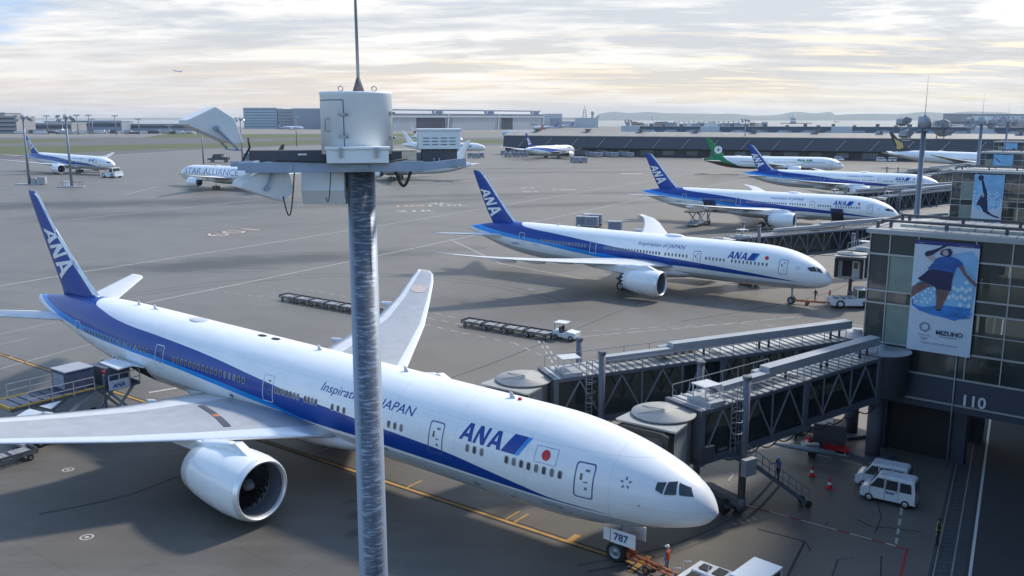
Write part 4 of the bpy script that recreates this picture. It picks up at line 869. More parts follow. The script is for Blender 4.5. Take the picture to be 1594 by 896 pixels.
# ------------------------------------------------------------------ boarding bridges
CAB_ = pm('cable_black', (.015,.015,.017), .6); VWH = pm('shelter_white', (.50,.52,.54), .5)
GLB = glass_mat('bridge_glass', (.022,.028,.032), .22)
def bridge(rot, cab, face, label, zr=5.5, zc=4.45, two=True, stairs=True, hi=True, group='boarding bridges', gap=.0):
    rot = Vector((rot[0], rot[1])); cab = Vector((cab[0], cab[1])); d = cab-rot; Ln = d.length; an = math.atan2(d.y, d.x)
    r = empty('boarding_bridge', (rot.x, rot.y, 0), an); tag(r, label, 'boarding bridge', group)
    HT = 2.85; fz = lambda x: zr + (zc-zr)*(x/Ln)
    m = MB(); m.cyl((0,0,0),(0,0,zr-.3),.55,n=16); m.box(-1.2,1.2,-1.2,1.2,0,.25); m.build('support_column', MGREY, r)
    m = MB(); m.lathe([(zr-.3,.6),(zr-.3,2.0),(zr+HT-.15,2.0),(zr+HT-.1,2.15),(zr+HT+.05,2.15)], 28, 'Z'); q = m.build('rotunda', MGREY, r)
    m = MB(); m.lathe([(zr+HT+.05,2.15),(zr+HT+.10,.4),(zr+HT+.4,.35),(zr+HT+.4,.01)], 28, 'Z'); m.build('rotunda_roof', LGREY, q)
    secs = [(1.6, Ln*.52, 1.32, 0.0), (Ln*.46, Ln-1.6, 1.62, .12)]
    for k, (x0, x1, w, e) in enumerate(secs):
        z0a, z0b = fz(x0)-e, fz(x1)-e; top = lambda x: fz(x)+HT+e
        m = MB()
        def slab(x0, x1, y0, y1, fa, fb, mi=0, mm=None):
            (mm or m).add([(x0,y0,fa(x0)),(x1,y0,fa(x1)),(x1,y1,fa(x1)),(x0,y1,fa(x0)),(x0,y0,fb(x0)),(x1,y0,fb(x1)),(x1,y1,fb(x1)),(x0,y1,fb(x0))], [(3,2,1,0),(4,5,6,7),(0,1,5,4),(1,2,6,5),(2,3,7,6),(3,0,4,7)], mi)
        bz = lambda x: fz(x)-e
        slab(x0, x1, -w, w, lambda x: bz(x)-.45, lambda x: bz(x)); slab(x0, x1, -w, w, lambda x: top(x)-.22, top)
        slab(x0, x0+.35, -w-.06, w+.06, lambda x: bz(x)-.5, lambda x: top(x)+.06); slab(x1-.35, x1, -w-.06, w+.06, lambda x: bz(x)-.5, lambda x: top(x)+.06)
        t = m.build('tunnel', MGREY, r)
        g = MB()
        for sd in (-1, 1): g.add([(x0+.3, sd*(w-.12), bz(x0)), (x1-.3, sd*(w-.12), bz(x1)), (x1-.3, sd*(w-.12), top(x1)-.2), (x0+.3, sd*(w-.12), top(x0)-.2)], [(0,1,2,3)])
        g.build('side_glass', GLB, t)
        tr = MB(); n = max(2, round((x1-x0)/1.75)); n += n % 2
        for sd in (-1, 1):
            for i in range(n):
                xa, xb = x0+.35+(x1-x0-.7)*i/n, x0+.35+(x1-x0-.7)*(i+1)/n
                a, b = ((xa, bz(xa)+.05), (xb, top(xb)-.28)) if i % 2 == 0 else ((xa, top(xa)-.28), (xb, bz(xb)+.05))
                tr.bar((a[0], sd*(w-.03), a[1]), (b[0], sd*(w-.03), b[1]), .08, .10)
                if i % 2 == 0: tr.bar((xa, sd*(w-.06), bz(xa)), (xa+.001, sd*(w-.06), top(xa)-.2), .08)
        tr.build('truss', pm('truss_grey', (.22,.235,.26), .5, metal=.2), t)
        rb = MB(); x = x0+.4
        while x < x1-.3: slab(x, x+.10, -w, w, lambda q: top(q)+.002, lambda q: top(q)+.09, 0, rb); slab(x+.14, x+.5, -w+.1, w-.1, lambda q: top(q)+.002, lambda q: top(q)+.03, 1, rb); x += .62
        rb.build('roof_rib', [STEEL, ROOFW], t)
        if hi:
            hr = MB(); y = w-.08 if k else w-.1
            for sd in ((1,-1) if k else (1,)):
                xs = [x0+.5+(x1-x0-1)*i/6 for i in range(7)]
                for x in xs: hr.bar((x, sd*y, top(x)), (x+.001, sd*y, top(x)+.85), .04)
                hr.bar((xs[0], sd*y, top(xs[0])+.85), (xs[-1], sd*y, top(xs[-1])+.85), .04)
            hr.build('handrail', STEEL, t)
    # cable duct carried over the roof
    m = MB(); tz = lambda x: fz(x)+HT
    def duct(x0, x1, y0, y1, h0, h1, mi):
        m.add([(x0,y0,tz(x0)+h0),(x1,y0,tz(x1)+h0),(x1,y1,tz(x1)+h0),(x0,y1,tz(x0)+h0),(x0,y0,tz(x0)+h1),(x1,y0,tz(x1)+h1),(x1,y1,tz(x1)+h1),(x0,y1,tz(x0)+h1)], [(3,2,1,0),(4,5,6,7),(0,1,5,4),(1,2,6,5),(2,3,7,6),(3,0,4,7)], mi)
    duct(1.2, Ln*.60, -.1, .75, .75, 1.35, 0)
    if two: duct(Ln*.60+.02, Ln*.80, .2, .85, .62, 1.05, 0); duct(Ln*.50, Ln*.78, -1.0, -.35, .30, .48, 1); duct(Ln*.60, Ln*.63, -.25, .18, .4, 1.1, 0)
    for x in (2.0, 2.8, Ln*.3, Ln*.33, Ln*.5): m.cyl((x,.3,tz(x)),(x,.3,tz(x)+.76),.09,n=8,mi=1)
    m.build('cable_duct', [LGREY, DGREY], r)
    # cab
    ca = face - an; c = empty('cab', (Ln, 0, 0), ca); c.parent = r
    body = MB(); body.lathe([(zc-.35,.3),(zc-.35,1.72),(zc+HT-.12,1.72),(zc+HT-.12,1.85),(zc+HT,1.85)], 28, 'Z')
    body.prism([(.2,-1.7),(2.0,-1.75),(2.0,1.75),(.2,1.7)], zc-.3, zc+HT-.25, plane='XY')
    body.build('cab_body', pm('cab_grey', (.27,.29,.32), .5, var=.08), c)
    m = MB(); m.lathe([(zc+HT,2.0),(zc+HT+.07,1.98),(zc+HT+.09,.15),(zc+HT+.28,.12),(zc+HT+.28,.01)], 36, 'Z'); m.bar((0,0,zc+HT+.22),(1.3,-1.1,zc+HT+.1),.05); m.bar((0,0,zc+HT+.22),(-.2,-1.6,zc+HT+.1),.05); m.build('cab_roof', pm('cab_roof_grey', (.33,.33,.32), .6, var=.08, scale=2), c)
    m = MB(); m.prism([(.6,-1.95),(2.35,-2.05),(2.45,-1.7),(2.45,1.7),(2.35,2.05),(.6,1.9)], zc+HT-.24, zc+HT-.12, plane='XY'); m.build('canopy_roof', pm('cab_roof_grey', (.33,.33,.32)), c)
    m = MB()
    for i in range(6):
        x = 2.02 + i*.16; q = .04*(i % 2); o = [(-1.75-q, zc-.1), (-1.75-q, zc+HT-.4), (-1.3, zc+HT-.28+q), (1.3, zc+HT-.28+q), (1.75+q, zc+HT-.4), (1.75+q, zc-.1)]; s_ = .3; inn = [(-1.45,zc-.05),(-1.45,zc+HT-.75),(-1.1,zc+HT-.6),(1.1,zc+HT-.6),(1.45,zc+HT-.75),(1.45,zc-.05)]
        for a in range(5): m.add([(x,*o[a]),(x,*o[a+1]),(x,*inn[a+1]),(x,*inn[a]),(x+.1,*o[a]),(x+.1,*o[a+1]),(x+.1,*inn[a+1]),(x+.1,*inn[a])], [(0,1,2,3),(7,6,5,4),(0,4,5,1),(3,2,6,7)])
    m.build('bellows', BLACK, c)
    if gap:
        m = MB(); m.box(2.003, 2.03, -1.45, 1.45, zc-.05, zc+HT-.6); m.build('cab_opening', LGREY, c); m = MB(); m.box(2.032, 2.05, -.9, .35, zc, zc+2.1); m.build('doorway', HOLE, c); m = MB(); m.box(2.032,2.06,.4,1.2,zc,zc+2.1); m.box(2.061,2.07,.55,1.05,zc+1.1,zc+1.9,1); m.build('side_door', [pm('cab_cream', (.45,.44,.40), .6), GLASSD], c)
    # lift column
    xl = Ln-5.0; lc = MB(); w = 2.05
    for sd in (-1, 1): lc.cyl((xl, sd*w, 1.2), (xl, sd*w, zc+HT+1.9), .24, n=12); lc.cyl((xl, sd*w, zc+HT+1.9), (xl, sd*w, zc+HT+2.1), .29, n=12); lc.cyl((xl, sd*w, .5), (xl, sd*w, 1.3), .3, n=12)
    lc.box(xl-.25, xl+.25, -w, w, fz(xl)-.95, fz(xl)-.57); lc.box(xl-.35, xl+.35, -w, w, .75, 1.15)
    l_ = lc.build('lift_column', MGREY, r)
    for sd in (-1, 1):
        for dx in (-.55, .55):
            m = MB(); m.lathe([(-.18,.02),(-.18,.45),(-.1,.5),(.1,.5),(.18,.45),(.18,.02)], 16, 'Y', (xl+dx, sd*1.2, .5)); m.build('wheel', BLACK, l_)
    m = MB(); m.box(xl-.8, xl+.8, -1.7, 1.7, .55, .78); m.build('bogie', DGREY, l_)
    m = MB(); x = Ln-2.2; m.box(x-1.6, x-.3, -.6, 1.5, tz(x)+.05, tz(x)+.45); m.build('roof_unit', LGREY, r)
    if hi:
        cl_ = MB()
        for k in range(9):
            xa, xb = 2.2+k*(Ln-6)/9, 2.2+(k+1)*(Ln-6)/9; ps = []
            for i in range(7): t = i/6; x = xa+(xb-xa)*t; ps.append((x, 1.45, fz(x)-.62-.32*math.sin(math.pi*t)))
            cl_.tube(ps, .045, 5)
        cl_.build('slung_cable', CAB_, r)
        bx_ = MB(); bx_.box(xl-.5, xl+.5, 2.35, 2.75, fz(xl)-1.7, fz(xl)-.6); bx_.build('control_box', LGREY, r)
        bx_ = MB(); bx_.box(Ln-2.4, Ln-1.7, 1.7, 2.1, fz(Ln)-.1, fz(Ln)+.9); bx_.build('air_unit', DGREY, r)
        ld_ = MB(); x = xl+.9
        for sx in (-.22, .22): ld_.bar((x+sx, 1.95, fz(xl)-.2), (x+sx+.001, 1.95, fz(xl)+HT+1.3), .045)
        for k in range(12): ld_.bar((x-.22, 1.95, fz(xl)+.1+k*.33), (x+.22, 1.95, fz(xl)+.1+k*.33), .035)
        for k in range(4):
            z = fz(xl)+1.2+k*.75; ld_.tube([(x-.3,1.95,z),(x-.36,2.35,z),(x,2.6,z),(x+.36,2.35,z),(x+.3,1.95,z)], .022, 5)
        ld_.build('caged_ladder', STEEL, r)
        fr_ = MB(); x = Ln-3.2; z = tz(x)
        for sx in (-.6, .6):
            for y_ in (-.2, .9): fr_.bar((x+sx, y_, z), (x+sx+.001, y_, z+1.25), .06)
        fr_.box(x-.7, x+.7, -.3, 1.0, z+1.25, z+1.31); fr_.build('roof_shelter', VWH, r)
    if stairs:
        x0 = Ln-4.8; y = 1.3; s = 1
        st = MB(); hi_ = fz(x0)-.05; top_ = (x0, y+s*.2, hi_); run = 5.1; dx_ = -1 if stairs in (1, -1) else 1
        p0 = Vector((x0-.2, y+.3, hi_-.5)); p1 = Vector((x0-.2 - .955*run, y+.3 + .295*run, .25)); dd = (p1-p0); hz = Vector((dd.x, dd.y, 0)).normalized(); nn = Vector((-hz.y, hz.x, 0))*.42
        for o in (nn, -nn): st.bar(p0+o, p1+o, .08, .28)
        for i in range(17): c_ = p0 + dd*(i+.5)/17; st.bar(c_-nn, c_+nn, .26, .04)
        st.bar(p0-nn*1.4-hz*.8, p0+nn*1.4-hz*.8, 1.2, .1)
        s_ = st.build('stairs', MGREY, r); hr = MB()
        for o in (nn, -nn):
            for hh in (.5, 1.0): hr.bar(p0+o+Vector((0,0,hh)), p1+o+Vector((0,0,hh)), .045)
            for i in range(6): c_ = p0 + dd*i/5; hr.bar(c_+o, c_+o+Vector((0,0.001,1.0)), .045)
        hr.build('handrail', STEEL, s_)
        wh = MB()
        for o in (nn, -nn): q = p1+o; wh.cyl(q+nn*.1-Vector((0,0,.0)), q-nn*.15, .25, n=12)
        wh.build('wheel', BLACK, s_)
    return r
STDIR = (.55, .82)
PORT = Vector((-math.sin(H), math.cos(H)))
def door_out(pos, h, a, o): 
    f = Vector((math.cos(h), math.sin(h))); p = Vector((-f.y, f.x)); q = Vector(pos)-f*a+p*o; return (q.x, q.y)
def fa(h): return h - math.pi/2     # cab looks from the left side towards the fuselage
PA, PB, PC, PDp = (10.98,44.6), (43.06,117.77), (85.95,196.9), (134.7,279.4)
def bl(i, x, y): c = BL[i]; return (c.x + math.cos(PHI)*x - math.sin(PHI)*y, c.y + math.sin(PHI)*x + math.cos(PHI)*y)
bridge((27.3,64.0), door_out(PA, H, 6.15, 5.65), fa(H), 'nearest boarding bridge, reaching the front door of the largest jet', stairs=1)
bridge((27.5,69.0), door_out(PA, H, 17.4, 6.5), fa(H), 'boarding bridge docked at the second door of the largest jet', stairs=0)
bridge(bl(1,-1.0,3.2), (46.0,119.2), R(-118), 'boarding bridge pulled back from its jet, open cab above two cones', stairs=0, gap=1, two=False)
bridge(bl(1,-1.5,7.0), door_out(PB, H, 18.5, 6.2), fa(H), 'boarding bridge at the second door of the jet with the tow bar', stairs=0)
bridge(bl(2,-1.0,3.2), door_out(PC, -.575, 6.0, 6.2), fa(-.575), 'boarding bridge at the front door of the third jet, behind the thick light mast', stairs=0)
bridge(bl(2,-1.5,7.0), door_out(PC, -.575, 18.5, 6.2), fa(-.575), 'boarding bridge at the second door of the third jet, seen over its roof', stairs=0)
bridge(bl(3,-1.0,3.2), door_out(PDp, -.51, 6.0, 6.2), fa(-.51), 'boarding bridge at the front door of the fourth jet', stairs=0, hi=False)
bridge(bl(3,-1.5,7.0), door_out(PDp, -.51, 18.5, 6.2), fa(-.51), 'boarding bridge at the second door of the fourth jet', stairs=0, hi=False)
# ------------------------------------------------------------------ light masts
def mast_pole_mat():
    m = bpy.data.materials.new('weathered_pole'); nt, N, L, b = nodes(m); b.inputs['Roughness'].default_value = .5; b.inputs['Metallic'].default_value = .35
    tc = N.new('ShaderNodeTexCoord'); mp = N.new('ShaderNodeMapping'); mp.inputs['Scale'].default_value = (1.6, 1.6, 11); mp.inputs['Rotation'].default_value = (0, R(-16), 0)
    L.new(tc.outputs['Object'], mp.inputs[0]); n = N.new('ShaderNodeTexNoise'); n.inputs['Scale'].default_value = 2.2; n.inputs['Detail'].default_value = 8; n.inputs['Roughness'].default_value = .66; n.inputs['Distortion'].default_value = .25; L.new(mp.outputs[0], n.inputs[0])
    r = N.new('ShaderNodeValToRGB'); L.new(n.outputs[0], r.inputs[0]); e = r.color_ramp.elements; e[0].position = .40; e[0].color = (.085,.095,.115,1); e[1].position = .60; e[1].color = (.28,.32,.38,1); q = e.new(.52); q.color = (.105,.125,.16,1)
    n2 = N.new('ShaderNodeTexNoise'); n2.inputs['Scale'].default_value = .8; n2.inputs['Detail'].default_value = 5; L.new(tc.outputs['Object'], n2.inputs[0])
    # the scuffed strip runs down the middle of the side that faces the stand; clean metal either side
    sp = N.new('ShaderNodeSeparateXYZ'); L.new(tc.outputs['Object'], sp.inputs[0]); ab = N.new('ShaderNodeMath'); ab.operation = 'ABSOLUTE'; sh = N.new('ShaderNodeMath'); sh.operation = 'ADD'; sh.inputs[1].default_value = -.01; L.new(sp.outputs[0], sh.inputs[0]); L.new(sh.outputs[0], ab.inputs[0])
    mr = N.new('ShaderNodeMapRange'); mr.inputs['From Min'].default_value = .15; mr.inputs['From Max'].default_value = .235; L.new(ab.outputs[0], mr.inputs[0])
    mx = N.new('ShaderNodeMix'); mx.data_type = 'RGBA'; L.new(mr.outputs[0], mx.inputs[0]); L.new(r.outputs[0], mx.inputs[6]); mx.inputs[7].default_value = (.25,.30,.38,1); L.new(mx.outputs[2], b.inputs['Base Color']); return m
POLE = mast_pole_mat(); POLE2 = pm('plain_pole', (.20,.23,.28), .5, metal=.3, var=.15, scale=1, stretch=(1,1,.2))
MW = pm('mast_cabinet_white', (.70,.73,.75), .6, var=.04, scale=1.5); MB_ = pm('mast_beam', (.27,.33,.43), .5, metal=.2, var=.12); LAMPG = pm('lamp_housing', (.62,.63,.64), .5, var=.05); LAMPL = pm('lamp_housing_light', (.62,.63,.62), .5, var=.05)
CAB = pm('cable_black', (.015,.015,.017), .6)
def lamp(parent, Mx, cableto=None, big=1.0):
    """floodlight: six-sided lamp box on a fork; local x = light direction, origin at the pivot"""
    m = MB(); s = big; w = .36*s
    o = [(-.62*s,.02*s),(-.42*s,-.26*s),(.20*s,-.34*s),(.56*s,-.06*s),(.40*s,.30*s),(-.05*s,.38*s)]
    m.prism(o, -w, w, 0, Mx)
    q = m.build('floodlight', [pm('far_lamp_grey', (.33,.35,.38), .6)], parent, bevel=.012)
    f = MB(); f.prism([(.20*s,-.33*s),(.56*s,-.07*s),(.60*s,-.10*s),(.23*s,-.37*s)], -w*.95, w*.95, 0, Mx); f.build('lamp_glass', GLASSD, q)
    b = MB()
    for sd in (-1, 1): b.bar((0, sd*(w+.03), 0), (.10*s, sd*(w+.05), -.62*s), .10*s, .03, 0, Mx); b.cyl((0, sd*(w+.005), 0), (0, sd*(w+.06), 0), .06*s, n=10, M=Mx)
    b.bar((.10*s, -w-.05, -.62*s), (.10*s, w+.05, -.62*s), .10*s, .04, 0, Mx)
    b.build('bracket', MB_, q); return q
def mast(loc, rz, zp, label, group='tall light masts', near=False, rb=.32, rt=.24, s=1.0, mat=None):
    r = empty('light_mast', (loc[0], loc[1], 0), rz); tag(r, label, 'light mast', group)
    m = MB(); m.cyl((0,0,0), (0,0,zp), rb, rt, 32 if near else 12); m.build('pole', mat or POLE2, r)
    if not near:
        m = MB(); m.cyl((0,0,zp+.1),(0,0,zp+1.2*s),.62*s,n=16); m.build('cabinet', pm('far_cabinet_grey', (.36,.39,.43), .6), r)
        m = MB(); m.bar((-2.3*s,0,zp+.05),(2.3*s,0,zp+.05),.5*s,.22); m.bar((0,-1.0*s,zp-.1),(0,1.0*s,zp-.1),.3,.2); m.build('platform', MB_, r)
        m = MB(); m.cyl((0,0,zp+1.2*s),(0,0,zp+1.5*s),.16,.04,8); m.cyl((0,0,zp+1.4*s),(0,0,zp+5.2*s),.035,.015,6); m.build('lightning_rod', STEEL, r)
        for (x, y, z, a) in ((-2.1,0,.75,200),(-1.9,-.3,-.45,210),(1.7,-.5,.5,-30),(1.9,.3,-.3,20)):
            lamp(r, Matrix.Translation((x*s, y*s, zp+z*s)) @ Matrix.Rotation(R(a), 4, 'Z') @ Matrix.Rotation(R(18), 4, 'Y'), big=1.15*s)
        m = MB(); m.box(.9*s,2.0*s,-.3,.35,zp+.2,zp+.8*s); m.build('gear_box', MW, r)
    return r
RP = G(562, 256, 24.25)
NP = (-2.86, 17.0); ZP = 24.36
nm = mast(NP, math.atan2(NP[1], NP[0])-math.pi/2, ZP, 'large light mast in the foreground, its pole crossing the whole view', near=True, rb=.345, rt=.262, mat=POLE)
# local frame: x to the right, y away from the camera
m = MB(); m.lathe([(ZP+.20,.0),(ZP+.20,.665),(ZP+1.27,.665),(ZP+1.30,.68),(ZP+1.33,.665),(ZP+1.335,.0)], 48, 'Z', (-.05,0,0)); cabn = m.build('cabinet', MW, nm)
m = MB()
def arcpt(t, z, rr=.672): return (-.05+rr*math.sin(R(t)), -rr*math.cos(R(t)), z)
def arcbar(t0, t1, z0, z1, rr=.672, n=8):
    for i in range(n):
        a, b = t0+(t1-t0)*i/n, t0+(t1-t0)*(i+1)/n
        m.add([arcpt(a,z0,rr),arcpt(b,z0,rr),arcpt(b,z1,rr),arcpt(a,z1,rr)], [(0,1,2,3)])
arcbar(-75,-20,ZP+1.17,ZP+1.185); arcbar(-20.8,-19.6,ZP+.35,ZP+1.18,n=1); m.build('hatch_outline', DGREY, cabn)
m = MB()
for t, z in ((-20,ZP+.92),(-20,ZP+.52),(72,ZP+.95),(72,ZP+.5)): a = arcpt(t-9,z,.69); b = arcpt(t+7,z,.69); m.bar(a, b, .03, .05); m.cyl(arcpt(t+2,z,.69), arcpt(t+2,z,.74), .025, n=8)
m.tube([arcpt(-46,ZP+.85,.68),arcpt(-50,ZP+.85,.74),arcpt(-50,ZP+.62,.74),arcpt(-46,ZP+.62,.68)], .012); m.build('latch', STEEL, cabn)
m = MB()
for x in (-.32, .28): m.tube([(x+.045*math.cos(k*.7), -.45, ZP+1.38+.045*math.sin(k*.7)) for k in range(10)], .010, 6)
m.build('lifting_eye', STEEL, cabn)
m = MB(); m.box(-.60,.50,-.86,-.55,ZP+.06,ZP+.30); m.box(-.63,.53,-.89,-.53,ZP+.30,ZP+.35); jb = m.build('junction_box', MW, nm, bevel=.01)
m = MB()
for x in (-.35, .28): m.box(x-.02,x+.03,-.905,-.862,ZP+.16,ZP+.31); m.box(x-.03,x+.04,-.91,-.89,ZP+.28,ZP+.34)
m.build('clasp', STEEL, jb)
m = MB(); m.cyl((-.0,0,ZP+1.33),(0,0,ZP+1.60),.115,.03,16); m.build('rod_cone', pm('rust_cone', (.14,.12,.12), .7, var=.3), nm)
m = MB(); m.cyl((0,0,ZP+1.58),(-.02,0,ZP+5.5),.030,.020,10); m.build('lightning_rod', STEEL, nm)
# frame of the head
m = MB(); m.bar((-2.05,-.55,ZP-.02),(1.15,-.55,ZP-.02),.07,.19); m.bar((-2.2,.55,ZP+.10),(1.55,.55,ZP+.10),.10,.20); m.bar((-2.2,-.25,ZP-.01),(-1.2,-.55,ZP-.03),.12,.14); m.bar((-2.35,-.12,ZP+.03),(-1.85,-.12,ZP+.03),.12,.10)
m.bar((1.13,-.55,ZP-.03),(1.95,-.38,ZP+.05),.07,.14); m.bar((-1.9,-.5,ZP+.02),(-1.9,.6,ZP+.04),.08,.10); m.bar((.95,-.5,ZP+.02),(.95,.6,ZP+.04),.08,.10); m.bar((-.5,-.5,ZP+.02),(-.5,.6,ZP+.02),.08,.10)
m.box(-.30,.30,-.35,.35,ZP-.10,ZP-.04); m.box(-.20,.14,-.62,-.588,ZP-.08,ZP+.03)
m.build('head_frame', MB_, nm, bevel=.006)
for q_ in ((-2.05,-.62,.15,.45,ZP+.0,ZP+.26),(.52,1.05,.15,.45,ZP+.02,ZP+.25)): m = MB(); m.box(*q_); m.build('cable_tray', DGREY, nm)
m = MB(); m.box(1.05,1.80,-.42,-.15,ZP+.005,ZP+.05); m.box(1.05,1.80,-.42,-.15,ZP-.06,ZP+.0); m.build('end_plate', MB_, nm)
m = MB(); m.cyl((1.36,-.3,ZP+.05),(1.36,-.3,ZP+.12),.015,n=6); m.cyl((1.46,-.3,ZP+.05),(1.46,-.3,ZP+.12),.015,n=6); m.build('bolt', STEEL, nm)
m = MB(); m.box(1.08,1.88,-.18,.28,ZP+.28,ZP+.62); m.box(1.06,1.91,-.20,.30,ZP+.62,ZP+.66); vb = m.build('vent_box', MW, nm, bevel=.01)
m = MB()
for i in range(4):
    for j in range(3): m.box(1.17+i*.165, 1.29+i*.165, -.19, -.181, ZP+.36+j*.06, ZP+.375+j*.06)
m.build('louvre', MGREY, vb)
m = MB(); m.box(1.15,1.82,-.10,.22,ZP+.05,ZP+.278); m.box(.55,.76,-.2,.2,ZP+.03,ZP+.24); m.build('ballast', DGREY, nm)
m = MB(); m.box(.50,1.05,-.22,.3,ZP+.245,ZP+.27); m.box(.765,1.04,-.2,.2,ZP+.03,ZP+.24); m.build('stainless_case', pm('stainless', (.45,.44,.42), .3, metal=.8), nm)
m = MB(); m.box(-1.16,-1.00,.12,.148,ZP+.17,ZP+.20); m.build('maker_plate', WHITE, nm)
def flood(x, y, z, rz, tilt, big, flip=False, lite=False):
    Mx = Matrix.Translation((x, y, ZP+z)) @ Matrix.Rotation(R(rz), 4, 'Z') @ Matrix.Rotation(R(tilt), 4, 'Y')
    return Mx
def floodlamp(Mx, o, w, br, name='floodlight'):
    m = MB(); m.prism(o, -w, w, 0, Mx); q = m.build('floodlight', LAMPG, nm, bevel=.012)
    b = MB()
    for sd in (-1, 1):
        for a, c in zip(br, br[1:]): b.bar((a[0], sd*(w+.03), a[1]), (c[0], sd*(w+.03), c[1]), .11, .025, 0, Mx)
        b.cyl((br[0][0], sd*(w+.0), br[0][1]), (br[0][0], sd*(w+.065), br[0][1]), .05, n=10, M=Mx)
    b.bar((br[-1][0], -w-.04, br[-1][1]), (br[-1][0], w+.04, br[-1][1]), .11, .03, 0, Mx); b.build('bracket', MB_, q); return q
# outlines seen from the side, light opening towards -x
HOOD = [(-.66,-.02),(-.10,.22),(.16,.02),(.34,-.28),(.30,-.50),(.05,-.52),(-.60,-.18)]
upper = floodlamp(Matrix.Translation((-2.58,.15,ZP+.90)) @ Matrix.Rotation(R(22), 4, 'Z') , [(-.62,-.08),(-.10,.16),(.22,-.05),(.36,-.50),(.12,-.50),(-.62,-.16)], .36, [(-.12,-.22),(.25,-.62)])
lower = floodlamp(Matrix.Translation((-1.72,-.1,ZP-.30)) @ Matrix.Rotation(R(24), 4, 'Z'), [(-.55,.02),(-.02,.26),(.30,.22),(.40,-.18),(.16,-.36),(-.58,-.08)], .30, [(-.12,-.10),(.06,.34)])
third = floodlamp(Matrix.Translation((-.66,.2,ZP-.42)) @ Matrix.Rotation(R(262), 4, 'Z'), [(-.42,.05),(-.25,.32),(.30,.32),(.42,-.05),(.28,-.32),(-.15,-.34)], .40, [(0,0),(.0,.38)])
m = MB()
def hang(x0, x1, y, z0, z1, dip, r=.012, n=14):
    pts = []
    for i in range(n+1):
        t = i/n; pts.append((x0+(x1-x0)*(t if True else 0), y, ZP + z0*(1-t)+z1*t - dip*math.sin(math.pi*t)**1.0))
    m.tube(pts, r, 8)
hang(-1.42,-1.20,-.45,-.55,-.12,.55); hang(-.66,-.55,-.40,-.58,-.12,.28,.009); m.build('hanging_cable', CAB, nm)
m = MB(); hang(.62,.92,-.5,-.08,-.08,.30,.028,16); m.build('power_cable', CAB, nm)
m = MB(); m.tube([(-2.02,-.1,ZP+.50),(-2.0,-.15,ZP+.32),(-2.12,-.12,ZP+.12),(-2.15,-.1,ZP+.05)], .02, 8); m.tube([(-1.5,-.6,ZP+.10),(-.5,-.63,ZP+.07),(.5,-.62,ZP+.07),(.85,-.5,ZP+.12)], .016, 6); m.build('lamp_cable', CAB, nm)
for (u, D, w_, lab) in ((1416, 91, 1, 'light mast rising behind the nearest pier, thickest of the right group'), (1502, 158, 1, 'light mast second from the right edge, above the second pier'), (1541, 229, 1, 'thin light mast farthest right, above the third pier')):
    X = (u-797)/F_PX*D*1.02; mast((X, D), R(0), 24.2, lab, rb=.36, rt=.24)
for (u, v, lab) in ((112, 291, 'left light mast nearer to the towed jet, railed base'), (46, 287, 'light mast at the far left with two cabinets at its foot')):
    g = G(u, v); a = mast((g.x, g.y), R(10), 25.0, lab, rb=.55, rt=.32, s=1.3)
    b = MB(); b.box(-4.5,4.5,-2,2,0,.35); b.build('base_slab', LGREY, a); b = MB()
    if u > 100:
        for x in (-4.2,-2.6,2.4,3.3,4.2): b.cyl((x,-1.8,.35),(x,-1.8,1.9),.06,n=6); b.cyl((x,1.8,.35),(x,1.8,1.9),.06,n=6)
        b.bar((-4.2,-1.8,1.9),(4.2,-1.8,1.9),.1); b.bar((-4.2,1.8,1.9),(4.2,1.8,1.9),.1); b.build('guard_rail', pm('rail_rust', (.30,.16,.12), .7), a)
        b = MB(); b.box(-2.5,-.9,-1.2,.6,.35,2.2); b.build('cabinet_box', MW, a)
    else:
        b.box(1.0,2.6,-1.2,1,.35,2.6); b.box(3.4,6.2,-1.6,1,.35,2.9); b.build('cabinet_box', LGREY, a)
# ------------------------------------------------------------------ more jets
def AF(a, s, z=0.0):     # point beside the nearest jet: distance behind its nose, distance to its right
    return Vector((y0.x - a*yh.x + s*yh.y, y0.y - a*yh.y - s*yh.x, z))
def small_jet(name_curves, cols, fincol, decals=(), base=spec87, **kw):
    sp_ = dict(base); sp_['mats'] = dict(base['mats']); sp_['mats']['fus'] = livery('far_fuselage', name_curves, cols) if name_curves else WHITE
    sp_['mats']['fin'] = fincol; sp_['mats']['finLE'] = kw.pop('finLE', fincol); sp_['decals'] = decals; sp_.pop('finstripe', None); sp_['finlogo'] = kw.pop('finlogo', None); sp_['windows'] = kw.pop('windows', [])
    for k, v in kw.items(): sp_[k] = v
    return sp_
DGN = (.012,.012,.014)
def compass(spec, sd, fin):
    c = (55.9, 10.6); r_ = 1.75
    fin_decal(spec['fin'], [disc(c[0], c[1], r_, 28)], sd, .03).build('tail_disc', WHITE, fin)
    pol = []
    for i in range(8):
        t = math.pi/4*i; l = r_*(.9 if i % 2 == 0 else .55); w = .22
        pol.append([(c[0]+l*math.cos(t), c[1]+l*math.sin(t)), (c[0]-w*math.sin(t), c[1]+w*math.cos(t)), (c[0]+w*math.sin(t), c[1]-w*math.cos(t))])
    fin_decal(spec['fin'], pol, sd, .06).build('compass_star', GREENP, fin)
eva = small_jet([[(0,0),(44,1.5),(47,3.6),(52,6.2),(55,9),(60,12),(80,12)], [(0,-1),(9,1.2),(15,2.9),(44,3.2),(49,4.0),(56,5.1),(62,6.4),(80,8)]], [CW, (.0,.19,.065), (.045,.03,.03)], GREENP,
    [('airline_name', -1, [], scale_text(text_mesh('EVA AIR', 1.0, .1, bold=.045), 20.8, 5.95, 1.35, -1, 0, 1.35), GREENP)], finlogo=compass, windows=[(9,18,18),(21.5,31,18),(34,46,22)], dome=None)
airliner(eva, 'airliner', (150.3, 406.8, 0), -.172, 'white airliner with a green tail bearing a compass disc', None, detail=1)
